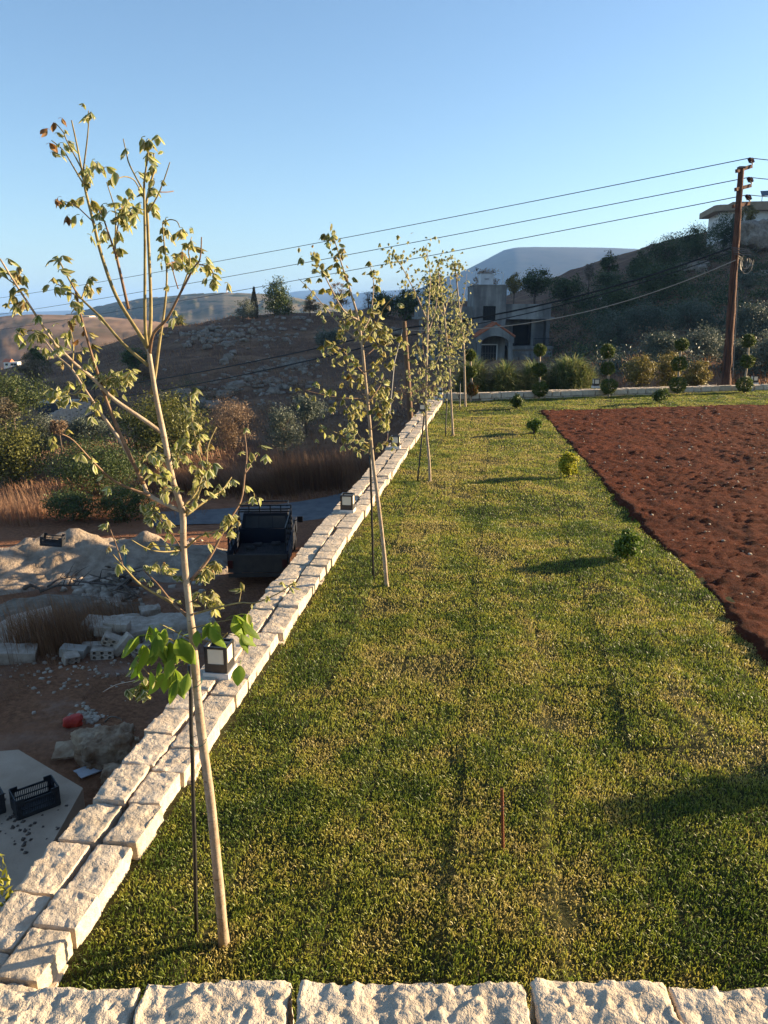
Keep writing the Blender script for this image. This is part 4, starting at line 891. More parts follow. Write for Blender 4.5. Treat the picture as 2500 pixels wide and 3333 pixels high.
# ------------------------------------------------------------------ topiaries and round shrubs
M_TOPI = leafmat('topiary_leaf', [(0.04, 0.055, 0.012), (0.06, 0.09, 0.016), (0.085, 0.115, 0.02), (0.14, 0.15, 0.03)], 0.3)
M_TOPIR = leafmat('topiary_leaf_rusty', [(0.05, 0.06, 0.014), (0.09, 0.10, 0.02), (0.17, 0.085, 0.03), (0.22, 0.09, 0.03)], 0.3)
M_SHRUB = leafmat('shrub_leaf', [(0.05, 0.085, 0.012), (0.08, 0.13, 0.018), (0.12, 0.17, 0.024), (0.20, 0.23, 0.03)], 0.35)
M_SHRUBY = leafmat('shrub_leaf_yellow', [(0.18, 0.20, 0.018), (0.27, 0.27, 0.024), (0.37, 0.35, 0.03), (0.48, 0.43, 0.05)], 0.4)
def ball(c, r, n, leaf, seed, flat=0.95):
    g = np.random.default_rng(seed); d = g.normal(0, 1, (n, 3)); d /= np.linalg.norm(d, axis=1, keepdims=True)
    rr = r * (0.80 + 0.28 * vn(d * 2.6 + seed, seed)) * (1 - 0.35 * g.uniform(0, 1, n) ** 3)
    p = c + d * rr[:, None] * np.array([1, 1, flat])
    V, Q, R = rhombs(p, leaf * g.uniform(0.7, 1.4, n), leaf * 0.42, None, np.clip(0.5 + 0.45 * (vn(d * 3.1 + seed, seed + 1) - 0.5) * 2 + g.normal(0, 0.2, n), 0, 1))
    # point the leaves outwards
    k = V.reshape(-1, 4, 3); k[:, 2] += d * leaf * 0.45
    return k.reshape(-1, 3), Q, R
def topiary(label, base, balls, seed, rusty=False):
    b0 = G(*base); Y = b0[1]; o = thing('ball_topiary', label, 'topiary', b0, 'three ball topiaries by the far wall')
    pts = [b0 + np.array([0, 0, -0.05])] + [P(x, y, Y) for x, y, r in balls[::-1]]
    mb = MB(); mb.tube(smooth_path(pts, 3), 0.034, 8); mb.build('stem', M_BARKPALE, o, smooth=True)
    for k, (x, y, r) in enumerate(balls):
        V, Q, R = ball(P(x, y, Y), r * mpp(Y) * 0.98, 1500, 0.07, seed + k); npmesh('foliage_ball', V, Q, M_TOPIR if rusty and k == 2 else M_TOPI, o, attr=R)
topiary('three ball topiary with a rusty brown bottom ball in the wall corner', (1531, 1306), [(1531, 1156, 18), (1533, 1209, 19), (1537, 1266, 22)], 61, True)
topiary('three ball topiary in front of the concrete house balcony', (1756, 1296), [(1758, 1140, 20), (1756, 1204, 23), (1759, 1267, 26)], 64)
topiary('three ball topiary beside the first lamp on the far wall', (1981, 1290), [(1978, 1144, 23), (1978, 1199, 22), (1982, 1257, 27)], 67)
topiary('three ball topiary left of the tall rusty utility pole', (2206, 1284), [(2219, 1122, 21), (2211, 1184, 25), (2207, 1253, 28)], 70)
topiary('three ball topiary right of the tall rusty utility pole', (2424, 1279), [(2437, 1110, 21), (2433, 1176, 22), (2424, 1251, 26)], 73)
def shrub(label, base, w, h, seed, mat, n=2600, leaf=0.035):
    b0 = np.array(base) if len(base) == 3 else G(*base); Y = b0[1]; zc = Y * CP + CAMH * SP
    rx = w / 2 * zc / F if w > 1 else w; rz = h / 2 * zc / F if h > 1 else h
    o = thing('round_shrub', label, 'shrub', b0, 'small round shrubs on the lawn')
    c = b0 + np.array([0, 0, rz * 1.0 + 0.01]); p, cc, tone, nr = crown_pts(c, (rx * 0.86, rx * 0.86, rz * 0.95), 50, n, seed, 0.18, -0.9, 0.3)
    p[:, 2] = np.maximum(p[:, 2], 0.01)
    V, Q, R = rhombs(p, leaf * 1.2, leaf * 0.7, nr, tone); npmesh('foliage', V, Q, mat, o, attr=R)
    mb = MB()
    for k in range(5): mb.tube([b0 + np.array([0.02 * math.cos(k), 0.02 * math.sin(k), -0.02]), b0 * 0.4 + c * 0.6 + np.array([0.1 * rx * math.cos(k * 1.3), 0.1 * rx, 0]), cc[k * 7]], [0.008, 0.006, 0.002], 5)
    mb.build('stem', M_BARK, o)
shrub('dark green round shrub with a long shadow, closest one beside the soil edge', (2039, 1822), 100, 92, 81, M_SHRUB, 3200, 0.030)
shrub('bright yellow green round shrub beside the soil edge', (1848, 1553), 66, 80, 82, M_SHRUBY, 2600, 0.034)
shrub('small round shrub near the far corner of the red soil', (1738, 1410), 48, 46, 83, M_SHRUB, 2000, 0.040)
shrub('dark clipped shrub in front of the far wall left of the soil', (1681, 1330), 44, 48, 84, M_TOPI, 1800, 0.05)
shrub('dark clipped shrub on the grass strip behind the red soil', (2148, 1314), 50, 50, 85, M_TOPI, 1800, 0.05)
shrub('round shrub beside the soil whose shadow falls across the lawn at the right edge', (3.55, 4.3, 0.0), 0.20, 0.29, 86, M_SHRUB, 3000, 0.026)
# steel rod left standing in the lawn
b0 = G(1637, 2765); t0 = P(1634, 2568, b0[1])
rod = thing('rebar_rod', 'short rusty ribbed steel rod standing in the lawn', 'steel rod', b0)
mb = MB(); n = 44; mb.tube([b0 + (t0 - b0) * i / n for i in range(-3, n + 1)], [0.0075 if i % 2 else 0.0088 for i in range(-3, n + 1)], 8); mb.build('bar', M_RUST, rod)
mb = MB(); mb.tube([b0 + (t0 - b0) * (0.62 + 0.012 * k) + np.array([0.011 * math.cos(k * 1.3), 0.011 * math.sin(k * 1.3), 0]) for k in range(12)], 0.0012, 4); mb.build('wire_wrap', M_STEEL, rod)
# ------------------------------------------------------------------ unfinished concrete house below the hill
HY = 72.0
ho = P(1597, 1180, HY)
HG = -2.0
house = thing('concrete_house', 'unfinished grey concrete house with stair tower, gabled porch and balcony', 'house', (ho[0], HY, HG))
def hx(px): return (px - 1597) * (HY * CP + (CAMH - 1) * SP) / F
def hz(py): return P(1597, py, HY)[2] - HG
def HB(): return MB((ho[0], HY, HG), 0.03)
tx0, tx1 = hx(1537), hx(1641); zt = hz(930); zs = hz(1031); zs2 = hz(1039); zb = hz(1127)
mb = HB()   # stair tower, open where the window sits
wx0, wx1, wz0, wz1 = hx(1567), hx(1608), hz(1043), hz(996)
mb.box(tx0, wx0, 0, 0.25, 0, zt); mb.box(wx1, tx1, 0, 0.25, 0, zt); mb.box(wx0, wx1, 0, 0.25, wz1, zt); mb.box(wx0, wx1, 0, 0.25, 0, wz0)
mb.box(tx0, tx0 + 0.25, 0.25, 4.2, 0, zt); mb.box(tx1 - 0.25, tx1, 0.25, 4.2, 0, zt); mb.box(tx0, tx1, 4.2, 4.45, 0, zt); mb.box(tx0 + 0.25, tx1 - 0.25, 0.25, 4.2, zt - 0.3, zt - 0.12)
tower = mb.build('tower_wall', M_HOUSE, house)
mb = HB(); mb.box(tx0 - 0.06, tx1 + 0.06, -0.06, 4.5, zt, zt + 0.10); mb.build('tower_cap', M_HOUSE, house)
mb = HB(); mb.box(tx0 + 0.3, tx1 - 0.3, 1.2, 1.3, 0, zt - 0.4); mb.build('interior', M_DARKIN, house)
mb = HB()
for k in range(8):
    x = wx0 + (wx1 - wx0) * (k + 0.5) / 8; mb.bar((x, 0.06, wz0), (x, 0.06, wz1), 0.03)
for q in (0.25, 0.6, 0.9): mb.bar((wx0, 0.06, wz0 + (wz1 - wz0) * q), (wx1, 0.06, wz0 + (wz1 - wz0) * q), 0.03)
win = HB().box(wx0, wx1, 0.12, 0.15, wz0, wz1).build('window', M_DARKIN, house); mb.build('bars', M_IRON, win)
# right wing: parapet, overhanging slab, recessed terrace
rx1 = hx(1793)
mb = HB(); mb.box(tx1 + 0.002, rx1 - 0.6, 0.6, 0.8, zs, hz(989)); mb.box(rx1 - 0.6, rx1, 0.55, 0.8, zs, hz(987)); mb.box(rx1 - 0.22, rx1 - 0.02, 0.8, 7, zs, hz(987)); mb.build('parapet', M_HOUSE, house)
mb = HB(); mb.box(tx1 + 0.002, rx1 + 0.3, 0.25, 8, zs2, zs - 0.002); mb.build('roof_slab', M_HOUSE, house)
dx0, dx1 = hx(1679), hx(1737)
mb = HB(); mb.box(tx1 + 0.002, dx0, 2.0, 2.25, zb, zs2 - 0.002); mb.box(dx1, rx1 - 0.4, 1.4, 1.6, zb, zs2 - 0.002); mb.box(dx0, dx1, 2.0, 2.25, hz(1058), zs2 - 0.002)
mb.box(rx1 - 0.32, rx1, 0.8, 7.8, 0, zs2 - 0.002); mb.box(tx1 + 0.002, rx1 - 0.33, 7.6, 7.8, 0, zs2 - 0.002); mb.build('wing_wall', M_HOUSE, house)
HB().box(dx0, dx1, 2.6, 2.7, zb, hz(1058)).build('doorway_shade', M_DARKIN, house)  # black sheet as the shade behind the open door
mb = HB(); mb.box(hx(1651), hx(1802), 0.0, 2.9, zb - 0.28, zb - 0.002); mb.build('balcony_slab', M_HOUSE, house)
mb = HB()   # stone faced base, one course after another
base = HB().box(hx(1653), hx(1800), 0.12, 2.8, -0.5, zb - 0.282).build('base_wall', M_MORTAR, house)
r = random.Random(5); z = -0.45; row_i = 0
while z < zb - 0.5:
    x = hx(1653)
    while x < hx(1800) - 0.1:
        L = min(r.uniform(0.4, 0.75), hx(1800) - x); q = HB(); q.box(x + 0.015, x + L - 0.015, 0.0, 0.11 + r.uniform(0, 0.02), z + 0.012, z + 0.265, 0.02, 0.012); q.build('block', M_HOUSE, base); x += L
    z += 0.28; row_i += 1
def railing(xa, xb, y, z0, z1, n):
    mb = HB(); mb.bar((xa, y, z1), (xb, y, z1), 0.05); mb.bar((xa, y, z0 + 0.08), (xb, y, z0 + 0.08), 0.04)
    for k in range(n + 1): x = xa + (xb - xa) * k / n; mb.bar((x, y, z0), (x, y, z1), 0.028)
    return mb.build('railing', M_IRON, house)
railing(hx(1653), hx(1680), 0.15, zb, hz(1104), 7); railing(hx(1737), hx(1798), 0.15, zb, hz(1102), 15)
# left wing and carport
lx0 = hx(1362)
mb = HB(); mb.box(lx0, tx0 - 0.002, 0.9, 1.1, zs, hz(997)); mb.box(lx0, lx0 + 0.2, 1.1, 7, zs, hz(997)); mb.build('parapet', M_HOUSE, house)
HB().box(lx0 - 0.2, tx0 - 0.002, 0.3, 8, zs2, zs - 0.002).build('roof_slab', M_HOUSE, house)
mb = HB(); mb.box(lx0 + 2.2, tx0 - 0.002, 2.6, 2.85, zb - 0.9, zs2 - 0.002); mb.box(lx0, lx0 + 0.3, 0.5, 0.8, -2.2, zs2 - 0.002); mb.box(lx0 + 1.5, lx0 + 1.75, 0.5, 0.75, zb - 0.9, zs2 - 0.002); mb.box(tx0 - 0.35, tx0 - 0.003, 0.5, 0.8, -2.2, zs2 - 0.002); mb.build('wing_wall', M_HOUSE, house)
HB().box(lx0 - 0.1, tx0 - 0.002, 0.2, 7.9, zb - 1.25, zb - 0.9).build('floor_slab', M_HOUSE, house)
HB().box(lx0 + 0.35, tx0 - 0.4, 4.5, 4.6, -2.4, zb - 1.26).build('carport_shade', M_DARKIN, house)  # black sheet painted as the shade deep in the carport
railing(lx0 + 0.05, hx(1500), 0.3, zb - 0.9, zb + 0.1, 22)
# porch with arch and tiled gable
pxa, pxb = hx(1541), hx(1652); zap, zev = hz(1056), hz(1096)
py0 = -2.2
for q in (pxa, pxb - 0.34): HB().box(q, q + 0.34, py0, py0 + 0.34, 0, zev).build('pillar', M_HOUSE, house)
mb = HB(); n = 14; xc = (pxa + pxb) / 2; ra = (pxb - pxa) / 2 - 0.34; zar = zev - 0.50; arc = []
for k in range(n + 1):
    a = math.pi * k / n; arc.append((xc - ra * math.cos(a), zar + 0.62 * math.sin(a)))
outl = [(pxa - 0.12, zar), (pxa - 0.12, zev), (xc, zap), (pxb + 0.12, zev), (pxb + 0.12, zar)]
poly = [outl[0], outl[1], outl[2], outl[3], outl[4]] + arc[::-1]
N2 = len(poly); a_ = [(x, py0 - 0.01, z) for x, z in poly] + [(x, py0 + 0.32, z) for x, z in poly]
half = (n // 2)
# gable front as two halves so the arch stays open
for side in (0, 1):
    pl = ([(pxa - 0.12, zar), (pxa - 0.12, zev), (xc, zap)] + [arc[k] for k in range(half, -1, -1)]) if side == 0 else ([(xc, zap), (pxb + 0.12, zev), (pxb + 0.12, zar)] + [arc[k] for k in range(n, half - 1, -1)])
    mb.yprism(pl, py0 - 0.01, py0 + 0.32)
mb.build('gable', M_HOUSE, house)
mb = HB(); mb.prism([(py0 + 0.33, zar), (0.0, zar), (0.0, zev), (py0 + 0.33, zev)], pxa, pxa + 0.2); mb.prism([(py0 + 0.33, zar), (0.0, zar), (0.0, zev), (py0 + 0.33, zev)], pxb - 0.2, pxb); mb.build('porch_beam', M_HOUSE, house)
HB().box(pxa + 0.3, pxb - 0.3, -0.04, -0.005, 0, zev).build('porch_back', M_HOUSE, house)
for side in (-1, 1):
    roof = HB(); e = (pxa - 0.2) if side < 0 else (pxb + 0.2); s0 = np.array([xc, 0, zap + 0.09]); s1 = np.array([e, 0, zev + 0.05])
    roof.add([(xc, py0 - 0.05, zap + 0.03), (e, py0 - 0.05, zev - 0.01), (e, 0, zev - 0.01), (xc, 0, zap + 0.03), (xc, py0 - 0.05, zap + 0.10), (e, py0 - 0.05, zev + 0.06), (e, 0, zev + 0.06), (xc, 0, zap + 0.10)], [(0, 1, 2, 3), (7, 6, 5, 4), (0, 4, 5, 1), (1, 5, 6, 2), (2, 6, 7, 3), (3, 7, 4, 0)])
    ro = roof.build('porch_roof', M_TILE, house)
    for k in range(9):
        y = py0 + 0.1 + k * 0.24; q = HB(); q.tube([s0 + [0, y, 0.02], s0 * 0.5 + s1 * 0.5 + [0, y, 0.02], s1 + [0, y, 0.02]], 0.10, 8); q.build('tile_row', M_TILE, ro)
HB().box(xc - 0.1, xc + 0.1, py0 - 0.05, 0, zap + 0.12, zap + 0.24, 0.05).build('ridge_tile', M_TILE, house)
ddx0, ddx1, ddz = hx(1560), hx(1614), hz(1123)
door = HB().box(ddx0, ddx1, -0.10, -0.06, 0, ddz).build('door', M_IRON, house)
mb = HB(); mb.box(ddx0 - 0.09, ddx0, -0.16, -0.041, 0, ddz + 0.09); mb.box(ddx1, ddx1 + 0.09, -0.16, -0.041, 0, ddz + 0.09); mb.box(ddx0, ddx1, -0.16, -0.041, ddz, ddz + 0.09); mb.build('door_frame', M_WHITEP, door)
mb = HB()
for k in range(1, 6): x = ddx0 + (ddx1 - ddx0) * k / 6; mb.bar((x, -0.115, 0.05), (x, -0.115, ddz - 0.05), 0.03)
for q in (0.3, 0.65): mb.bar((ddx0, -0.115, ddz * q), (ddx1, -0.115, ddz * q), 0.04)
mb.build('grille', M_STEEL, door)
# roof-top water tank and pipes
tk = thing('water_tank', 'grey square water tank on top of the stair tower', 'water tank', (ho[0] + hx(1579), HY + 1.5, HG + zt + 0.1))
mb = MB((ho[0], HY, HG), 0.03); mb.box(hx(1560), hx(1601), 0.6, 2.0, zt + 0.12, hz(891)); mb.build('tank', M_TANK, tk)
mb = MB((ho[0], HY, HG), 0.03); mb.box(hx(1559), hx(1602), 0.58, 2.02, hz(891) + 0.005, hz(891) + 0.05); mb.build('lid', M_TANK, tk)
mb = MB((ho[0], HY, HG), 0.03); mb.tube([(hx(1601), 1, hz(888)), (hx(1634), 1, hz(887)), (hx(1635), 1, zt + 0.05)], 0.03, 6); mb.build('pipe', M_WHITEP, tk)
mb = MB((ho[0], HY, HG), 0.03); mb.box(hx(1572), hx(1586), 0.57, 0.6, hz(908), hz(906)); mb.build('handle', M_IRON, tk)

# ------------------------------------------------------------------ villa on the hilltop
VY = 128.0; vo = P(2418, 720, VY); VR = -0.16
def vx(px): return (px - 2380) * (VY * CP + (CAMH - 16) * SP) / F
def vz(py): return P(2380, py, VY)[2] - vo[2]
villa = thing('hilltop_house', 'beige flat roofed house with rounded eaves on the hilltop at right', 'house', vo)
def VB(): return MB(vo, VR)
zf0, zf1 = vz(684), vz(664)
prof = []
for k in range(7):
    a = math.pi / 2 * k / 6; prof.append((vx(2292) + 1.2 - 1.2 * math.cos(math.pi / 2 - a), -1.2 + 1.2 * 0 + 1.2 - 1.2 * math.sin(math.pi / 2 - a)))
prof = [(vx(2292), 1.2), (vx(2292) + 0.15, 0.6), (vx(2292) + 0.6, 0.15), (vx(2292) + 1.2, 0.0), (vx(2700), 0.0), (vx(2700), 11), (vx(2292), 11)]
VB().vprism(prof, zf0, zf1).build('roof_fascia', M_BEIGE, villa)
VB().box(vx(2345), vx(2700), 0.3, 10, zf1 + 0.002, zf1 + 0.4).build('roof_parapet', M_BEIGE, villa)
wv0, wv1 = vx(2355), vx(2388)
mb = VB(); mb.box(vx(2320), wv0, 1.4, 1.7, -3, zf0 - 0.002); mb.box(wv1, vx(2690), 1.4, 1.7, -3, zf0 - 0.002); mb.box(wv0, wv1, 1.4, 1.7, vz(691), zf0 - 0.002); mb.box(vx(2320), vx(2320) + 0.3, 1.7, 10, -3, zf0 - 0.002); mb.build('wall', M_WHITEP, villa)
VB().box(wv0, wv1, 1.75, 1.8, -2, vz(691)).build('window', M_GLASS, villa)
ac = VB().box(vx(2376), vx(2390), -0.35, -0.01, vz(672), vz(662)).build('air_conditioner', M_WHITEP, villa)
mb = VB(); mb.tube([(vx(2382), -0.36, vz(667)), (vx(2382), -0.40, vz(667))], 0.22, 10); mb.build('fan_grille', M_IRON, ac)
sp = thing('solar_panel', 'dark solar water heater panel raised on the hilltop house roof', 'solar panel', vo + np.array([vx(2470), 3, zf1 + 0.4]))
mb = VB(); mb.add([(vx(2441), 2, vz(632)), (vx(2530), 2, vz(630)), (vx(2530), 3.0, vz(611)), (vx(2441), 3.0, vz(613)), (vx(2441), 2.1, vz(633)), (vx(2530), 2.1, vz(631)), (vx(2530), 3.1, vz(612)), (vx(2441), 3.1, vz(614))], [(0, 1, 2, 3), (7, 6, 5, 4), (0, 4, 5, 1), (1, 5, 6, 2), (2, 6, 7, 3), (3, 7, 4, 0)]); mb.build('collector', M_PANEL, sp)
mb = VB(); [mb.bar((vx(q), 2.6, zf1 + 0.4), (vx(q), 2.6, vz(625)), 0.08) for q in (2446, 2478, 2520)]; mb.build('support', M_STEEL, sp)

# ------------------------------------------------------------------ utility poles and wires
PY = 30.0
pb, pt = P(2362, 1262, PY), P(2413, 548, PY)
up = thing('utility_pole', 'tall rusty red utility pole with stacked insulators behind the far wall', 'utility pole', (pb[0], PY, tz(pb[0], PY)))
pb0 = pb + (pb - pt) * 0.25
mb = MB(); n = 26; r = random.Random(3); mb.tube([pb0 + (pt - pb0) * i / n + np.array([r.uniform(-.012, .012), r.uniform(-.012, .012), 0]) for i in range(n + 1)], [(0.195 - 0.095 * i / n) * r.uniform(0.95, 1.06) for i in range(n + 1)], 12); mb.build('post', M_REDPOLE, up, smooth=True)
mb = MB(); mb.box(pt[0] - 0.11, pt[0] + 0.11, PY - 0.11, PY + 0.11, pt[2], pt[2] + 0.06); mb.build('cap', M_STEEL, up)
for k in range(5):
    a = r.uniform(0, 6); mb = MB(); mb.tube([pb + (pt - pb) * f + np.array([math.cos(a + f * 3 * (k - 2)) * (0.19 - 0.09 * f), -0.15 + 0.05 * f - abs(math.sin(a)) * 0.04, 0]) for f in np.linspace(0.05, 0.62 - 0.08 * k, 16)], 0.013, 5); mb.build('cable_run', [M_REDPOLE, M_CABLE, M_CABLEW][k % 3], up)
inst = []
for (ax, ay, bx_, by_, ix, iy) in [(2405, 557, 2446, 541, 2441, 514), (2402, 617, 2443, 604, 2438, 577), (2394, 672, 2438, 662, 2432, 634)]:
    a, b_ = P(ax - 8, ay, PY - 0.15), P(bx_, by_, PY + 0.25); arm = MB(); arm.bar(a, b_, 0.10, 0.12); armo = arm.build('cross_arm', M_REDPOLE, up)
    for dx in (-0.045, 0.07):
        base_i = b_ + np.array([dx - 0.03, -0.2 * (dx < 0), 0.06]); top_i = P(ix, iy, PY + 0.15) + np.array([dx, 0, 0])
        q = MB(); q.tube([base_i, base_i + (top_i - base_i) * 0.35], 0.02, 6); q.build('pin', M_STEEL, armo)
        q = MB(); L = top_i - base_i; pts_, rad_ = [], []
        for d in range(4):
            f = 0.33 + 0.17 * d; pts_ += [base_i + L * f, base_i + L * (f + 0.03), base_i + L * (f + 0.12)]; rad_ += [0.07, 0.085 - 0.006 * d, 0.035]
        pts_.append(top_i); rad_.append(0.03); q.tube(pts_, rad_, 10); q.build('insulator', M_PORC, armo)
    inst.append(P(ix, iy, PY + 0.15))
mb = MB()
for k in range(4): mb.bar(P(2385 + 2 * k, 806 + 7 * k, PY - 0.2), P(2440 + 5 * k, 812 + 6 * k, PY - 0.1), 0.03)
mb.build('service_bracket', M_STEEL, up)
for k in range(6):
    c0 = P(2425 + 6 * (k % 3), 840 + 4 * k, PY - 0.2); mb = MB(); rr = 0.13 + 0.04 * (k % 3)
    mb.tube([P(2402, 815 + 5 * k, PY - 0.2)] + [c0 + np.array([rr * math.cos(a), 0.03 * k, 0.28 * math.sin(a) - 0.05]) for a in np.linspace(2.4, 6.0 + 0.3 * k, 12)], 0.011, 5); mb.build('loose_cable', M_CABLEW if k % 2 else M_CABLE, up)
def cable(label, a, b_, sag, rad, mat, grp, n=36):
    mb = MB(); mb.tube([a + (b_ - a) * f - np.array([0, 0, 4 * sag * f * (1 - f)]) for f in np.linspace(0, 1, n)], rad, 5); o = mb.build('overhead_wire', mat, None, loc=tuple(a)); tag(o, label, 'wire', grp); return o
for k, (ly, lab) in enumerate(((1022, 'topmost'), (1074, 'middle'), (1123, 'lowest'))):
    cable('%s of the three long power wires crossing the sky' % lab, inst[k], P(-400, ly, 92), 0.55, 0.017, M_WIRE, 'power wires across the sky')
    cable('short %s power wire leaving the rusty pole at the right edge' % lab, inst[k], inst[k] + np.array([14, 4, 0.8]), 0.35, 0.015, M_WIRE, 'power wires leaving the rusty pole')
WY = 30.5
wb, wt = P(1338, 1390, WY), P(1315, 1046, WY)
wp = thing('wooden_pole', 'plain round wooden pole rising behind the long wall', 'utility pole', (wb[0], WY, tz(wb[0], WY)))
wb0 = wb + (wb - wt) * 0.9
mb = MB(); n = 18; mb.tube([wb0 + (wt - wb0) * i / n for i in range(n + 1)], [0.145 - 0.05 * i / n for i in range(n + 1)], 12); mb.build('post', M_WOODPOLE, wp, smooth=True)
mb = MB(); mb.tube([wt + np.array([-0.02, 0, -0.2]), P(1284, 1180, WY - 0.6), P(1262, 1425, WY - 1.5), P(1255, 1560, WY - 2)], 0.016, 5); mb.build('guy_wire', M_CABLEW, wp)
cable('thick black cable sagging from the rusty pole past the concrete house', P(2378, 806, PY), wt + np.array([0, 0, -0.25]), 0.40, 0.032, M_CABLE, 'black service cables')
cable('second black cable sagging just under the thick one by the house', P(2378, 822, PY), wt + np.array([0, 0, -0.55]), 0.35, 0.020, M_CABLE, 'black service cables')
cable('pale tan cable drooping from the rusty pole to the wooden pole', P(2395, 846, PY - 0.2), wt + np.array([0.05, -0.1, -0.32]), 0.75, 0.018, M_CABLEW, 'tan service cable')
cable('upper black cable running left over the rocky slope', wt + np.array([0, 0, -0.25]), P(-300, 1300, 60), 0.9, 0.030, M_CABLE, 'cables over the slope')
cable('lower black cable running left over the rocky slope', wt + np.array([0, 0, -0.6]), P(-300, 1322, 60), 1.1, 0.030, M_CABLE, 'cables over the slope')

# ------------------------------------------------------------------ pick-up truck in the yard
tp_ = G(842, 1905, -5.02); TR = 0.045
trz = tz(tp_[0], tp_[1] + 2.0)
truck = thing('pickup_truck', 'dark blue pickup truck with a steel cargo rack parked below the wall', 'pickup truck', (tp_[0], tp_[1], trz))
def TB(): return MB((tp_[0], tp_[1], trz), TR)
W2 = 0.84
bedw = TB(); bedw.box(-W2 + 0.06, W2 - 0.06, 0.02, 2.3, 0.62, 0.68); bedw.build('bed_floor', M_TBED, truck)
mb = TB()
for k in range(22): mb.bar((-W2 + 0.1 + k * 0.0705, 0.05, 0.69), (-W2 + 0.1 + k * 0.0705, 2.25, 0.69), 0.03, 0.024)
mb.build('bed_ribs', M_TBED, truck)
for s in (-1, 1):
    mb = TB(); mb.prism([(0, 0.50), (0.55, 0.50), (0.60, 0.62), (0.75, 0.80), (0.95, 0.86), (1.15, 0.80), (1.30, 0.62), (1.35, 0.50), (2.36, 0.50), (2.36, 1.06), (0, 1.06)], s * W2 - 0.03, s * W2 + 0.03); mb.box(s * W2 - 0.05, s * W2 + 0.05, 0, 2.36, 1.061, 1.10); mb.build('bed_side', M_TRUCK, truck)
    mb = TB()
    for zz in (0.72, 0.86, 0.98): mb.bar((s * (W2 + 0.045), 0.15, zz), (s * (W2 + 0.045), 2.2, zz), 0.025)
    for yy_ in (0.3, 1.4, 2.1): mb.bar((s * (W2 + 0.045), yy_, 0.68), (s * (W2 + 0.045), yy_, 1.02), 0.025)
    mb.build('side_rail', M_STEEL, truck)
TB().box(-W2 - 0.02, W2 + 0.02, -0.055, -0.005, 0.48, 1.02).build('tailgate', M_TGATE, truck)
TB().box(-W2 + 0.03, W2 - 0.03, 2.30, 2.36, 0.5, 1.14).build('bulkhead', M_TRUCK, truck)
TB().box(-W2, W2, -0.12, -0.06, 0.36, 0.47).build('rear_bumper', M_TGATE, truck)
# cab
mb = TB(); mb.prism([(2.40, 0.42), (3.05, 0.42), (3.30, 0.42), (3.36, 0.66), (3.5, 0.82), (3.75, 0.86), (3.98, 0.80), (4.12, 0.60), (4.15, 0.45), (4.55, 0.45), (4.58, 0.85), (4.45, 0.98), (3.55, 1.06), (2.40, 1.06)], -W2, W2); mb.build('cab_body', M_TRUCK, truck)
mb = TB(); pr = [(2.44, 1.062), (3.62, 1.062), (3.10, 1.60), (2.98, 1.64), (2.60, 1.64), (2.50, 1.60)]
a = [(-W2 + 0.04 + (0.10 if z > 1.3 else 0), y, z) for y, z in pr] + [(W2 - 0.04 - (0.10 if z > 1.3 else 0), y, z) for y, z in pr]
mb.add(a, [(i, (i + 1) % 6, 6 + (i + 1) % 6, 6 + i) for i in range(6)] + [(5, 4, 3, 2, 1, 0), (6, 7, 8, 9, 10, 11)]); mb.build('cab_roof', M_TRUCK, truck)
rw = TB(); yb = lambda z: 2.44 + 0.06 * (z - 1.062) / 0.54 - 0.012
for i in range(3):
    x0, x1 = -0.66 + i * 0.445, -0.66 + i * 0.445 + 0.425
    q = TB(); q.add([(x0, yb(1.14), 1.14), (x1, yb(1.14), 1.14), (x1 * 0.94, yb(1.52), 1.52), (x0 * 0.94, yb(1.52), 1.52), (x0, yb(1.14) + 0.008, 1.14), (x1, yb(1.14) + 0.008, 1.14), (x1 * 0.94, yb(1.52) + 0.008, 1.52), (x0 * 0.94, yb(1.52) + 0.008, 1.52)], [(3, 2, 1, 0), (4, 5, 6, 7), (0, 1, 5, 4), (1, 2, 6, 5), (2, 3, 7, 6), (3, 0, 4, 7)]); q.build('rear_window_pane', M_GLASS, truck)
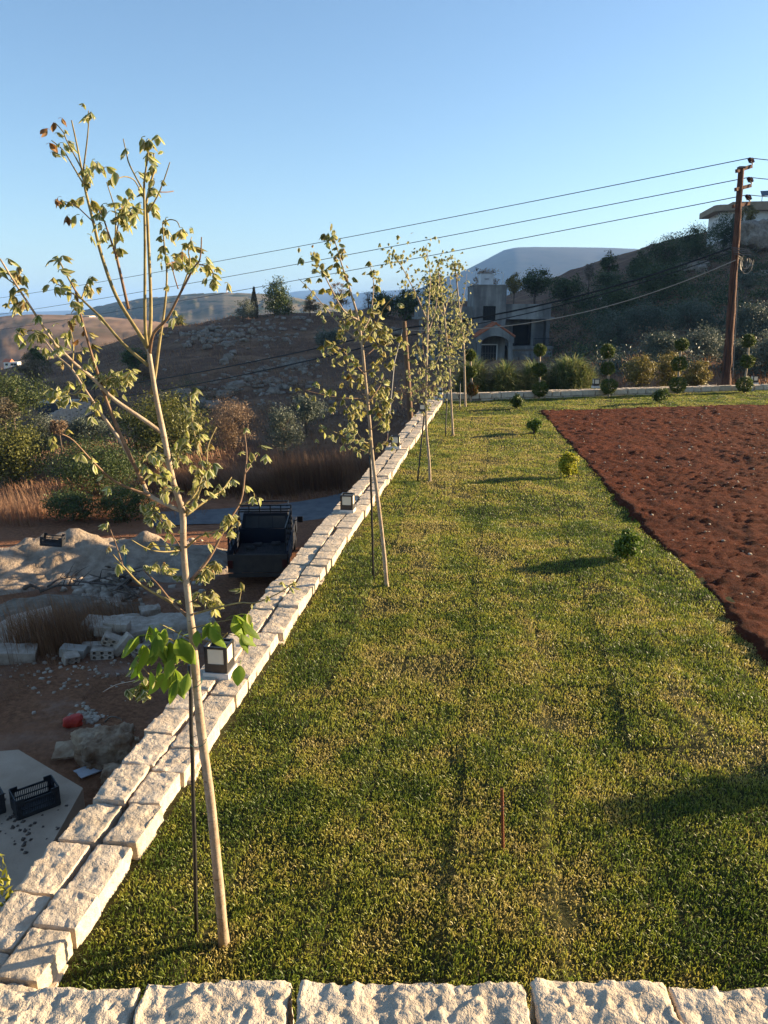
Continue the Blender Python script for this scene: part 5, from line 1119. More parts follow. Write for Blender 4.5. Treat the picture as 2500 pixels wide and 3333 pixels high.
for s in (-1, 1):
    xw = lambda z: s * (W2 - 0.04 - 0.10 * min(1, max(0, (z - 1.062) / 0.4)) + 0.008)
    q = TB(); pl = [(2.62, 1.12), (3.42, 1.12), (3.06, 1.50), (2.62, 1.52)]; q.add([(xw(z), y, z) for y, z in pl] + [(xw(z) - s * 0.02, y, z) for y, z in pl], [(0, 1, 2, 3), (7, 6, 5, 4), (0, 4, 5, 1), (1, 5, 6, 2), (2, 6, 7, 3), (3, 7, 4, 0)]); q.build('side_window', M_GLASS, truck)
    d = TB(); d.box(s * W2 - 0.004 * s if s < 0 else W2, s * W2 if s < 0 else W2 + 0.012, 2.56, 3.44, 0.50, 1.05) if s > 0 else d.box(-W2 - 0.012, -W2, 2.56, 3.44, 0.50, 1.05); do_ = d.build('door', M_TRUCK, truck)
    q = TB(); q.box(s * (W2 + 0.03) - 0.015, s * (W2 + 0.03) + 0.015, 2.62, 2.78, 0.93, 0.96); q.build('handle', M_IRON, do_)
    q = TB(); q.bar((s * W2, 3.42, 1.10), (s * (W2 + 0.15), 3.40, 1.16), 0.03); q.box(s * (W2 + 0.19) - 0.09, s * (W2 + 0.19) + 0.09, 3.36, 3.43, 1.06, 1.26); q.build('wing_mirror', M_IRON, truck)
    q = TB(); q.box(s * (W2 - 0.06) - 0.07, s * (W2 - 0.06) + 0.07, -0.075, -0.056, 0.62, 0.86); q.build('tail_light', M_REDLAMP, truck)
    for yw in (0.95, 3.74):
        q = TB(); q.tube([(s * (W2 - 0.20), yw, 0.33), (s * (W2 - 0.18), yw, 0.33), (s * (W2 - 0.03), yw, 0.33), (s * (W2 - 0.01), yw, 0.33)], [0.30, 0.33, 0.33, 0.30], 20); ty = q.build('tyre', M_TYRE, truck)
        q = TB(); q.tube([(s * (W2 - 0.02), yw, 0.33), (s * (W2 + 0.005), yw, 0.33)], [0.19, 0.16], 16); q.build('rim', M_CHROME, ty)
# steel rack
mb = TB()
for s in (-1, 1):
    for yy_ in (0.05, 0.62, 1.2, 1.78, 2.34): mb.bar((s * (W2 - 0.02), yy_, 1.10), (s * (W2 - 0.02), yy_, 1.78), 0.045)
    for zz in (1.26, 1.42, 1.58, 1.78): mb.bar((s * (W2 - 0.02), 0.05, zz), (s * (W2 - 0.02), 2.34, zz), 0.035)
mb.build('rack_side', M_IRON, truck)
mb = TB()
for zz in (1.70, 1.78, 1.90): mb.bar((-W2 + 0.02, 2.36, zz), (W2 - 0.02, 2.36, zz), 0.04)
for xx in (-0.5, -0.17, 0.17, 0.5): mb.bar((xx, 2.36, 1.66), (xx, 2.36, 1.90), 0.035)
for s in (-1, 1): mb.bar((s * (W2 - 0.02), 2.34, 1.78), (s * (W2 - 0.02), 2.36, 1.9), 0.04); mb.bar((s * 0.7, 2.36, 1.88), (s * 0.7, 3.0, 1.88), 0.035)
mb.bar((-0.7, 3.0, 1.88), (0.7, 3.0, 1.88), 0.04); mb.build('rack_front', M_IRON, truck)
for k, (x, y) in enumerate([(-0.3, 1.9), (0.25, 2.0), (-0.45, 1.5)]):
    V, Q = rough_box(0.3, 0.2, 0.12, 0.05, 40 + k, 0.03, 0.05); q = npmesh('bed_rubble', V + np.array([tp_[0] + x, tp_[1] + y, trz + 0.69]), Q, M_TBED, truck, smooth=True)

# ------------------------------------------------------------------ yard: slab, crates, rubble
def yz(x, y): return tz(x, y)
S0 = -4.05
sc = [G(0, 3050, S0)[:2], G(270, 2565, S0)[:2], G(60, 2440, S0)[:2], G(-700, 2500, S0)[:2], G(-700, 3300, S0)[:2]]
slab = thing('concrete_slab', 'flat pale concrete slab carrying the black crates', 'slab', (sc[1][0], sc[1][1], S0 - 0.5))
MB().vprism([tuple(p) for p in sc], S0 - 0.75, S0).build('slab', simple('slab_concrete', (0.33, 0.225, 0.15), (0.50, 0.36, 0.255), 1.1, rough=0.9, bmp=(7, 0.5, 0.04), detail=9, lo=0.25, hi=0.62), slab)
def crate(label, p, rz, L=0.52, W=0.33, Hh=0.27, tilt=0.0, grp='black plastic crates'):
    o = thing('plastic_crate', label, 'crate', p, grp)
    o.rotation_euler = (0, tilt, 0)
    p = np.array(p, float); c = MB(p, rz)
    MB(p, rz).box(-L / 2, L / 2, -W / 2, W / 2, 0, 0.015).build('base', M_BLACKPL, o)
    for s in (-1, 1):
        for along, ln, off in ((True, L, W / 2), (False, W, L / 2)):
            mb = MB(p, rz); th = 0.012
            def bx(u0, u1, z0, z1):
                o0, o1 = s * off - th / 2, s * off + th / 2
                if along: mb.box(u0, u1, o0, o1, z0, z1)
                else: mb.box(o0, o1, u0, u1, z0, z1)
            e = ln / 2 - (0.006 if along else 0.0065)
            top = Hh if not along else Hh
            bx(-e, e, 0.016, 0.06)
            if along:
                dip = 0.05; bx(-e, -e + 0.10, Hh - 0.03, Hh); bx(e - 0.10, e, Hh - 0.03, Hh); bx(-e + 0.10, e - 0.10, Hh - 0.03 - dip, Hh - dip); bx(-e, -e + 0.05, 0.06, Hh - 0.03); bx(e - 0.05, e, 0.06, Hh - 0.03); bx(-e + 0.05, -e + 0.10, Hh - 0.03 - dip, Hh - 0.03); bx(e - 0.10, e - 0.05, Hh - 0.03 - dip, Hh - 0.03)
                n = 18
                for k in range(n): u = -e + 0.06 + (2 * e - 0.12) * k / (n - 1); bx(u - 0.0045, u + 0.0045, 0.06, Hh - 0.03 - dip)
                bx(-e + 0.05, e - 0.05, 0.125, 0.14)
            else:
                bx(-e, e, Hh - 0.05, Hh); bx(-e, -0.07, Hh - 0.10, Hh - 0.05); bx(0.07, e, Hh - 0.10, Hh - 0.05); bx(-e, e, 0.06, Hh - 0.10)
            mb.build('side', M_BLACKPL, o)
    return o
c1 = G(118, 2625, S0); crate('black slatted plastic crate standing alone on the pale slab', c1, math.radians(39), 0.56, 0.36, 0.30)
c2 = G(-62, 2650, S0); crate('black plastic crate cut off by the left edge on the slab', c2, math.radians(39), 0.56, 0.36, 0.30)
c4 = G(172, 1772, -4.0); crate('dark crate tipped on top of the pale lime heap', c4, math.radians(8), 0.62, 0.42, 0.28, 0.12)
g = np.random.default_rng(44); V, Q, nb = [], [], 0
for k in range(70):
    c = G(60 + g.normal(0, 90) + (60 if k % 2 else 0), 2690 + g.normal(0, 60), S0); s_ = g.uniform(0.006, 0.03)
    b = np.array([[-1, -1, -.5], [1, -1, -.5], [1, 1, -.5], [-1, 1, -.5], [-.8, -.7, .5], [.7, -.8, .6], [.8, .7, .4], [-.7, .8, .5]]) * s_ * g.uniform(0.5, 1.3, (8, 3))
    V.append(b + c + [0, 0, s_ * 0.3]); Q.append(np.array([(3, 2, 1, 0), (4, 5, 6, 7), (0, 1, 5, 4), (1, 2, 6, 5), (2, 3, 7, 6), (3, 0, 4, 7)]) + nb); nb += 8
tag(npmesh('crumbs', np.concatenate(V), np.concatenate(Q), MATS['sandy_earth'] if 'sandy_earth' in MATS else M_STICK), 'dark earth crumbs spilled on the pale slab', 'crumbs', kind='stuff')
# lime and sand heaps
def heap(name, label, cat, ridge, hgt, rad, mat, seed, amp=0.35):
    """mound along a ridge line of plan points"""
    R = np.array(ridge, float); xs = np.arange(R[:, 0].min() - rad * 1.5, R[:, 0].max() + rad * 1.5, 0.13); ys = np.arange(R[:, 1].min() - rad * 1.5, R[:, 1].max() + rad * 1.5, 0.13)
    X, Yg = np.meshgrid(xs, ys); x, y = X.ravel(), Yg.ravel(); best = np.zeros(len(x))
    for i in range(len(R) - 1):
        a, b_ = R[i], R[i + 1]; d = b_[:2] - a[:2]; f = np.clip(((x - a[0]) * d[0] + (y - a[1]) * d[1]) / (d @ d), 0, 1)
        q = np.hypot(x - a[0] - d[0] * f, y - a[1] - d[1] * f); h = a[2] + (b_[2] - a[2]) * f
        best = np.maximum(best, h * np.clip(1 - q / rad, 0, 1) ** 1.15)
    g = tzi(x, y); nz = (fbm(xy0(x * 1.3, y * 1.3), 4, seed) - 0.5) * amp
    z = g - 0.06 + best * hgt * (1 + nz * 1.2) + nz * 0.25 * (best > 0.05) + (fbm(xy0(x * 4.5, y * 4.5), 3, seed + 3) - 0.5) * 0.16 * np.clip(best * 4, 0, 1)
    V = np.c_[x, y, z]; i = np.arange(len(x)).reshape(X.shape); Q = np.stack([i[:-1, :-1], i[:-1, 1:], i[1:, 1:], i[1:, :-1]], -1).reshape(-1, 4)
    Q = Q[best[Q].max(1) > 0.01]; u, inv = np.unique(Q, return_inverse=True)
    c = V[u].mean(0); o = npmesh(name, V[u], inv.reshape(-1, 4), mat, smooth=True, loc=(c[0], c[1], V[u][:, 2].min())); tag(o, label, cat); return o
heap('lime_heap', 'long pale heap of lime and sand with a sunlit crest', 'heap', [(*G(-160, 1850, -4.6)[:2], 0.5), (*G(90, 1775, -4.3)[:2], 1.0), (*G(330, 1740, -4.2)[:2], 1.1), (*G(600, 1745, -4.3)[:2], 0.85)], 1.08, 2.2, M_LIME, 15, 0.5)
heap('soil_heap', 'low brown heap of sandy earth in front of the pale heap', 'heap', [(*G(20, 2020, -4.7)[:2], 0.8), (*G(150, 1960, -4.7)[:2], 1.0), (*G(300, 1965, -4.8)[:2], 0.5)], 0.55, 2.0, simple('sandy_earth', (0.14, 0.105, 0.075), (0.24, 0.19, 0.14), 3, rough=0.95, bmp=(9, 0.6, 0.06)), 17)
def rocky(name, label, cat, px_, py_, dims, mat, seed, rz=0.0, z=None, lump=0.30, grp=None, sink=0.15, res=None):
    g = G(px_, py_, -4.8) if z is None else z; x, y = g[0], g[1]; zz = tz(x, y) if z is None else g[2]
    V, Q = rough_box(*dims, res or min(dims) / 9, seed, min(dims) * 0.06, min(dims) * lump, min(dims) * 0.12)
    k = (fbm(V / max(dims) * 3.6 + seed, 4, seed) - 0.5)[:, None]; V = V + (V - [0, 0, dims[2] / 2]) * k * 0.8
    c, s = math.cos(rz), math.sin(rz); V = np.c_[V[:, 0] * c - V[:, 1] * s, V[:, 0] * s + V[:, 1] * c, V[:, 2] - dims[2] * sink] + np.array([x, y, zz])
    o = npmesh(name, V, Q, mat, smooth=True, loc=(x, y, zz)); tag(o, label, cat, grp); return o
rocky('boulder', 'large brown and grey boulder lying close under the wall', 'boulder', 352, 2500, (0.92, 0.70, 0.62), M_BOULDER, 3, 0.4, res=0.035)
rocky('boulder', 'smaller pale boulder wedged beside the large brown one', 'boulder', 395, 2575, (0.5, 0.36, 0.3), M_BOULDER, 4, 0.1)
rocky('rubble_mound', 'grey mound of crushed concrete behind the hollow blocks', 'rubble', 560, 2035, (2.2, 0.9, 0.5), M_BLOCK, 6, 0.25, lump=0.3, sink=0.35, res=0.05)
rocky('rubble_mound', 'small blue grey lump of concrete left of the crushed mound', 'rubble', 365, 2035, (1.3, 0.8, 0.45), M_BLOCK, 7, 0.1, lump=0.4, sink=0.25)
rocky('concrete_lump', 'white broken lump of concrete on top of the grey mound', 'rubble', 490, 1990, (0.55, 0.4, 0.4), M_BLOCK, 8, 0.6, lump=0.15)
def slabpiece(name, label, cat, px_, py_, L, W, T, rz, tx, ty, mat, zoff=0.0, grp=None):
    g = G(px_, py_, -4.8); z = tz(g[0], g[1]) + T / 2 + zoff
    V, Q = rough_box(L, W, T, max(0.05, min(L, W) / 6), int(px_ + py_), 0.006, min(T * 0.3, 0.02), 0.03)
    o = npmesh(name, V - np.array([0, 0, T / 2]), Q, mat, smooth=True); o.location = (g[0], g[1], z); o.rotation_euler = (tx, ty, rz); tag(o, label, cat, grp); return o
slabpiece('stone_slab', 'large pale flat slab tilted beside the dry weeds at left', 'slab', 45, 2065, 1.9, 1.5, 0.16, 0.5, 0.10, -0.10, M_BLOCK, 0.12)
slabpiece('stone_slab', 'thin grey flagstone lying on the dark ground behind the weeds', 'slab', 335, 1955, 0.9, 0.6, 0.06, 0.4, 0.06, 0.05, M_BLOCK)
slabpiece('concrete_lump', 'pale broken concrete wedge at the left edge below the tilted slab', 'rubble', 50, 2140, 0.9, 0.5, 0.30, 0.3, 0.1, 0.15, M_BLOCK)
slabpiece('white_board', 'white board leaning on the heap beside the sapling trunk', 'board', 435, 1815, 1.5, 0.8, 0.04, -0.5, 0.25, 0.10, M_BOARDW, 0.25)
slabpiece('white_board', 'reddish brown plank lying behind the white board', 'board', 470, 1780, 2.0, 0.30, 0.06, 0.1, 0.1, 0.0, M_RUST, 0.2)
slabpiece('pale_flagstone', 'pale torn sheet lying beside the lone crate', 'sheet', 290, 2548, 0.38, 0.28, 0.02, 0.9, 0.1, 0.1, M_BOARDW, 0.05)
slabpiece('pale_flagstone', 'pinkish flat stone beside the large boulder', 'stone', 250, 2480, 0.7, 0.45, 0.05, 0.2, 0.15, 0.0, M_BOULDER, 0.1)
def hollow_block(label, px_, py_, rz, tilt, roll, zoff=0.0, grp='hollow concrete blocks', L=0.50, Hh=0.22, D=0.25, nx=3, ny=2):
    g = G(px_, py_, -4.8); z = tz(g[0], g[1]) + zoff
    o = thing('hollow_block', label, 'concrete block', (g[0], g[1], z), grp); o.rotation_euler = (roll, tilt, rz)
    mb = MB(g * [1, 1, 0] + [0, 0, z]); inner = MB(g * [1, 1, 0] + [0, 0, z]); m_ = 12
    cw, ch = L / nx, Hh / ny; rr = min(cw, ch) * 0.36
    for i in range(nx):
        for j in range(ny):
            xc_, zc_ = -L / 2 + cw * (i + 0.5), ch * (j + 0.5); ring, sq = [], []
            for k in range(m_):
                a = 2 * math.pi * k / m_; ring.append((xc_ + rr * math.cos(a), zc_ + rr * math.sin(a)))
                q = max(abs(math.cos(a)) / (cw / 2), abs(math.sin(a)) / (ch / 2)); sq.append((xc_ + math.cos(a) / q, zc_ + math.sin(a) / q))
            for yf, fl in ((-D / 2, 1), (D / 2, -1)):
                pts_ = [(x, yf, zz) for x, zz in ring] + [(x, yf, zz) for x, zz in sq]
                f = [(k, (k + 1) % m_, m_ + (k + 1) % m_, m_ + k)[::fl] for k in range(m_)]; mb.add(pts_, f)
            inner.add([(x, -D / 2, zz) for x, zz in ring] + [(x, D / 2, zz) for x, zz in ring], [(k, m_ + k, m_ + (k + 1) % m_, (k + 1) % m_) for k in range(m_)])
    for (x0, x1, z0, z1, ax) in ((-L / 2, L / 2, 0, 0, 'z'), (-L / 2, L / 2, Hh, Hh, 'z')):
        mb.add([(x0, -D / 2, z0), (x1, -D / 2, z0), (x1, D / 2, z0), (x0, D / 2, z0)], [(0, 1, 2, 3)])
    for x in (-L / 2, L / 2): mb.add([(x, -D / 2, 0), (x, D / 2, 0), (x, D / 2, Hh), (x, -D / 2, Hh)], [(0, 1, 2, 3)])
    mb.build('shell', M_BLOCK, o); inner.build('core_holes', M_BLOCK, o); return o
hollow_block('hollow concrete block leaning on the pile with six round holes showing', 365, 2112, 0.25, 0.5, 0.2, 0.22)
hollow_block('hollow block lying flat at the front of the block pile', 335, 2128, 0.15, 0.05, 0.0, 0.0)
hollow_block('hollow block half hidden behind the big green leaves', 455, 2118, -0.2, -0.1, 0.0, 0.0)
hollow_block('tipped hollow block broken at the left end of the pile', 228, 2145, 0.7, 0.1, 0.3, 0.0, L=0.32, nx=2)
def solidb(label, px_, py_, rz, ty, zoff, L=0.48, W=0.22, T=0.20, mat=None):
    return slabpiece('concrete_block', label, 'concrete block', px_, py_, L, W, T, rz, 0.05, ty, mat or M_BLOCK, zoff, 'solid concrete blocks')
solidb('solid block lying left of the hollow blocks', 300, 2104, 0.1, 0.0, 0.0)
solidb('solid block propped steeply against the hollow block', 400, 2118, 0.5, -0.75, 0.18, 0.55, 0.24, 0.18)
solidb('solid block balanced on top of the block pile', 385, 2075, -0.1, 0.05, 0.35, 0.60, 0.28, 0.2)
solidb('white block at the top left of the block pile', 340, 2080, 0.2, 0.15, 0.25, 0.40, 0.26, 0.24)
solidb('grey wedge shaped block at the left end of the pile', 240, 2128, 0.05, 0.12, 0.05, 0.55, 0.30, 0.22, M_CONC)
solidb('narrow block behind the pile touching the crushed mound', 445, 2070, 0.3, -0.1, 0.15, 0.6, 0.2, 0.14)
rocky('red_bag', 'crumpled red plastic bag on the dry grass', 'bag', 240, 2372, (0.34, 0.24, 0.20), M_REDRAG, 5, 0.4, lump=0.35, sink=0.1, res=0.03)
def chips(name, label, cat, cx_, cy_, sx_, sy_, n, smin, smax, mat, seed, zbase=-4.8):
    g = np.random.default_rng(seed); V, Q, nb = [], [], 0
    for k in range(n):
        c = G(cx_ + g.normal(0, sx_), cy_ + g.normal(0, sy_), zbase); s = g.uniform(smin, smax)
        b = np.array([[-1, -1, -.5], [1, -1, -.5], [1, 1, -.5], [-1, 1, -.5], [-.8, -.7, .5], [.7, -.8, .6], [.8, .7, .4], [-.7, .8, .5]]) * s * g.uniform(0.5, 1.3, (8, 3))
        a = g.uniform(0, 6.3); ca, sa_ = math.cos(a), math.sin(a); b = np.c_[b[:, 0] * ca - b[:, 1] * sa_, b[:, 0] * sa_ + b[:, 1] * ca, b[:, 2]]
        V.append(b + [c[0], c[1], tz(c[0], c[1]) + s * 0.3]); Q.append(np.array([(3, 2, 1, 0), (4, 5, 6, 7), (0, 1, 5, 4), (1, 2, 6, 5), (2, 3, 7, 6), (3, 0, 4, 7)]) + nb); nb += 8
    o = npmesh(name, np.concatenate(V), np.concatenate(Q), mat); tag(o, label, cat, kind='stuff')
chips('rubble', 'crushed concrete pieces piled around the grey mound', 'rubble', 510, 2045, 60, 16, 220, 0.04, 0.17, M_BLOCK, 9)
chips('rubble', 'pale stone chips scattered beside the red bag', 'rubble', 290, 2335, 22, 18, 60, 0.015, 0.06, M_BLOCK, 1)
chips('rubble', 'mixed building rubble spread in front of the lime heap', 'rubble', 250, 1800, 85, 26, 230, 0.04, 0.20, M_BLOCK, 2, -4.6)
chips('rubble', 'dark and pale rubble below the sapling trunk', 'rubble', 345, 1890, 45, 35, 190, 0.04, 0.15, M_BLOCK, 3)
chips('rubble', 'stone chips between the boulder and the wall', 'rubble', 400, 2480, 30, 40, 60, 0.03, 0.10, M_BOULDER, 4)
chips('rubble', 'scattered chips across the yard floor', 'rubble', 180, 2160, 140, 60, 150, 0.012, 0.05, M_BLOCK, 5)
chips('rubble', 'rubble and rags under the truck side of the yard', 'rubble', 600, 1800, 50, 40, 90, 0.04, 0.14, M_BLOCK, 6)
def stick(label, a, b_, r, z, grp='dry sticks', forks=3, mat=None):
    p, q = G(*a, z), G(*b_, z); p[2] = tz(p[0], p[1]) + 0.12; q[2] = tz(q[0], q[1]) + 0.2; rs_ = random.Random(int(a[0] * 3 + a[1]))
    o = thing('dry_branch', label, 'branch', p, grp); pts_ = smooth_path([p, p * 0.6 + q * 0.4 + [0, 0, 0.1], p * 0.3 + q * 0.7 + [0.05, 0.05, 0.03], q], 3); mb = MB(); mb.tube(pts_, [r * (1 - 0.7 * i / (len(pts_) - 1)) for i in range(len(pts_))], 6); mb.build('stem', mat or M_STICK, o, smooth=True)
    for k in range(forks):
        s = pts_[3 + k % (len(pts_) - 4)]; e = s + (q - p) * rs_.uniform(0.2, 0.35) + np.array([rs_.uniform(-.2, .2), rs_.uniform(-.3, .3), rs_.uniform(0.1, 0.4)]); mb = MB(); mb.tube([s, (s + e) / 2 + [0, 0, 0.04], e], [r * 0.4, r * 0.3, r * 0.1], 5); mb.build('twig', M_STICK, o)
stick('thick dry branch stump lying across the earth heap', (75, 1875), (125, 1890), 0.07, -4.6, forks=1)
stick('long dry branch stretching right from the branch stump', (125, 1888), (270, 1872), 0.04, -4.6, forks=5)
stick('forked dry branch behind the long one', (150, 1870), (250, 1835), 0.035, -4.6, forks=5)
stick('dark branch leaning near the broken crates', (290, 1855), (345, 1880), 0.05, -4.6, forks=2)
stick('pale stick lying beside the boulder', (345, 2380), (400, 2392), 0.02, -4.8, forks=0, mat=M_PLANK)
stick('old plank lying against the lime heap crest', (215, 1765), (262, 1728), 0.06, -4.3, forks=0, mat=M_PLANK)
pile = thing('pallet_pile', 'heap of broken dark pallet boards behind the sapling trunk', 'timber pile', G(400, 1890, -4.8))
rs_ = random.Random(8)
for k in range(16):
    c = G(400 + rs_.gauss(0, 30), 1880 + rs_.gauss(0, 22), -4.8); c[2] = tz(c[0], c[1]) + rs_.uniform(0.1, 0.7); a = rs_.uniform(0, 3.14); t_ = rs_.uniform(-.5, .5); d = np.array([math.cos(a) * math.cos(t_), math.sin(a) * math.cos(t_), math.sin(t_)]) * rs_.uniform(0.5, 0.9)
    mb = MB(); mb.bar(c - d, c + d, 0.10, 0.025); mb.build('board', M_PLANK if k % 3 else M_STICK, pile)
mb = MB(); c = G(405, 1880, -4.8); c[2] = tz(c[0], c[1]); mb.bar(c + [0, 0, 0.1], c + [0.1, 0, 1.2], 0.14, 0.03); mb.build('board', M_TEAL, pile)
# ------------------------------------------------------------------ road through the yard
def strip(name, pts_near, pts_far, mat, lift):
    n = 40; V = []; f = np.linspace(0, 1, n)
    a = np.array(pts_near, float); b_ = np.array(pts_far, float)
    for t_ in f:
        i = t_ * (len(a) - 1); k = min(int(i), len(a) - 2); u = i - k; p, q = a[k] * (1 - u) + a[k + 1] * u, b_[k] * (1 - u) + b_[k + 1] * u
        for w_ in np.linspace(0, 1, 9): x, y = p * (1 - w_) + q * w_; V.append((x, y, 0))
    V = np.array(V); V[:, 2] = tz_raw(V[:, 0], V[:, 1])
    g = V[:, 2].reshape(n, 9); g[:] = g.mean(1, keepdims=True) * 0.6 + g * 0.4; V[:, 2] = g.ravel() + lift
    i = np.arange(n * 9).reshape(n, 9); Q = np.stack([i[:-1, :-1], i[:-1, 1:], i[1:, 1:], i[1:, :-1]], -1).reshape(-1, 4)
    o = npmesh(name, V, Q, mat, smooth=True); tag(o, kind='structure'); return o
strip('road', [G(500, 1706, -5.25)[:2], G(640, 1690, -5.2)[:2], G(1106, 1672, -5.2)[:2], (3.0, 31.5)], [G(500, 1660, -5.25)[:2], G(640, 1645, -5.2)[:2], G(1106, 1598, -5.2)[:2], (3.5, 37)], M_ASPHALT, 0.055)

# ------------------------------------------------------------------ far country
def far_mat(name, c1, c2, c3, s1, s2):
    m, t, b = nt(name, 0.97, 0.05)
    n1 = noise(t, s1, 6, 0.7); n2 = noise(t, s2, 5, 0.7); n3 = noise(t, s1 * 0.25, 4, 0.6, stretch=(0.5, 0.5, 6))
    c = ramp(t, n1.outputs[0], [(0.35, c1), (0.62, c2)]).outputs[0]
    f = ramp(t, n2.outputs[0], [(0.50, (0, 0, 0)), (0.60, (1, 1, 1))]).outputs[0]
    c = mix(t, f, c, c3)
    d = ramp(t, n3.outputs[0], [(0.42, (0.8, 0.8, 0.8)), (0.58, (1.08, 1.08, 1.08))]).outputs[0]
    t.links.new(mix(t, 1.0, c, d, 'MULTIPLY'), b.inputs['Base Color']); return m
M_PINK = far_mat('bare_hill', (0.20, 0.125, 0.085), (0.28, 0.185, 0.125), (0.15, 0.11, 0.07), 0.05, 0.02)
M_FARG = far_mat('terraced_hill', (0.10, 0.095, 0.055), (0.19, 0.15, 0.10), (0.035, 0.05, 0.022), 0.045, 0.03)
M_MOUNT = far_mat('mountain', (0.05, 0.05, 0.048), (0.075, 0.07, 0.062), (0.035, 0.04, 0.036), 0.004, 0.002)
M_PLAIN = far_mat('plain', (0.14, 0.12, 0.075), (0.20, 0.165, 0.11), (0.07, 0.08, 0.04), 0.01, 0.006)
plain = grid_obj('valley_ground', np.r_[np.arange(-9000, -700, 600), np.arange(-700, 701, 70), np.arange(900, 9001, 600)], np.r_[np.arange(-900, 900, 90), np.arange(900, 9001, 450)], lambda x, y: -26 - np.clip((np.hypot(x, y) - 300) / 60, 0, 30) + (fbm(xy0(x / 200, y / 200), 3, 2) - .5) * 6, M_PLAIN)
tag(plain, kind='structure')
def ridge_hill(name, prof, Y, dep, base, mat, seed, nx=150, ny=46, amp=0.05, back=1.0, terr=0.0):
    """hill whose skyline follows prof (photo pixels) at distance Y and falls towards and away from the viewer"""
    px_ = np.array([p[0] for p in prof], float); py_ = np.array([p[1] for p in prof], float)
    xw = (px_ - CX) / F * Y * 1.03; zw = np.array([P(a, b_, Y)[2] for a, b_ in zip(px_, py_)])
    xs = np.linspace(xw.min(), xw.max(), nx); u = np.linspace(-1, back, ny); X, U = np.meshgrid(xs, u); x, uu = X.ravel(), U.ravel()
    top = np.interp(x, xw, zw); f = np.cos(np.clip(np.abs(uu), 0, 1) * math.pi / 2) ** 1.3
    nz = (fbm(np.c_[x / dep * 3.2, uu * 3, np.zeros(len(x))], 5, seed) - 0.5)
    z = base + (top - base) * np.clip(f, 0, 1) + nz * (top - base) * amp * 4 * (1 - f) * 1.2 + nz * (top.max() - base) * amp * 0.25
    if terr: z = z + terr * ((z / (terr * 2.2)) % 1.0 - 0.5)
    xx = x * (1 + uu * dep / Y); V = np.c_[xx, Y + uu * dep, z]; i = np.arange(nx * ny).reshape(ny, nx); Q = np.stack([i[:-1, :-1], i[:-1, 1:], i[1:, 1:], i[1:, :-1]], -1).reshape(-1, 4)
    o = npmesh(name, V, Q, mat, smooth=True); tag(o, kind='structure'); return o
ridge_hill('bare_hill', [(-900, 1075), (-400, 1052), (-100, 1043), (0, 1040), (90, 1028), (170, 1022), (270, 1024), (400, 1032), (520, 1042), (640, 1062), (720, 1090), (800, 1150)], 420, 215, -24, M_PINK, 4, 170, 60, 0.06, terr=0.5)
ridge_hill('terraced_hill', [(120, 1075), (220, 1045), (290, 1022), (400, 992), (500, 975), (580, 966), (660, 960), (760, 953), (860, 957), (960, 968), (1050, 985), (1150, 1010), (1300, 1050)], 1000, 420, -50, M_FARG, 6, 200, 60, 0.07, terr=2.2)
ridge_hill('mountain', [(1150, 1010), (1300, 965), (1400, 925), (1450, 900), (1500, 882), (1560, 850), (1610, 822), (1645, 814), (1700, 811), (1800, 810), (1900, 812), (2000, 816), (2100, 826), (2300, 850), (2700, 900), (3200, 980)], 2700, 1300, -55, M_MOUNT, 8, 220, 60, 0.09)
ridge_hill('distant_hills', [(-400, 1035), (300, 1010), (700, 985), (850, 962), (940, 958), (985, 948), (1050, 944), (1090, 955), (1150, 958), (1200, 950), (1300, 944), (1420, 950), (1600, 970), (2000, 990), (2600, 1010)], 5200, 900, -60, M_MOUNT, 9, 220, 30, 0.06)
# pale spoil banks on top of the bare hill
M_SPOIL = simple('spoil', (0.50, 0.40, 0.29), (0.62, 0.50, 0.37), 0.3, rough=0.95)
for k, (x, y, w, h, lab) in enumerate([(160, 1026, 62, 5, 'leftmost long'), (268, 1027, 66, 6, 'middle long'), (325, 1033, 44, 7, 'tallest short'), (368, 1037, 40, 4, 'rightmost low')]):
    c = P(x, y + 4, 406); L = w * mpp(406); hh = h * mpp(406)
    V, Q = rough_box(L, 9, hh * 1.9, 1.2, 70 + k, 0.4, hh * 0.5, 0.3); o = npmesh('spoil_bank', V + c - np.array([0, 0, hh * 1.2]), Q, M_SPOIL, smooth=True, loc=c); tag(o, '%s pale bank of dug earth on the bare pink hill' % lab, 'earth bank', 'pale earth banks on the bare hill')
# lattice mast
ml = P(738, 976, 960); mt_ = P(738, 938, 960)
mast = thing('radio_mast', 'thin red and white lattice mast on the distant terraced hill', 'mast', ml)
for k in range(5):
    a, b_ = ml + (mt_ - ml) * k / 5, ml + (mt_ - ml) * (k + 1) / 5; w0, w1 = 1.5 * (1 - 0.16 * k), 1.5 * (1 - 0.16 * (k + 1)); mb = MB()
    for sx_ in (-1, 1):
        for sy_ in (-1, 1): mb.bar(a + [sx_ * w0, sy_ * w0, 0], b_ + [sx_ * w1, sy_ * w1, 0], 0.35)
        mb.bar(a + [sx_ * w0, 0, 0], b_ + [-sx_ * w1, 0, 0], 0.25)
    mb.build('section', M_MASTRED if k % 2 == 0 else M_WHITEP, mast)
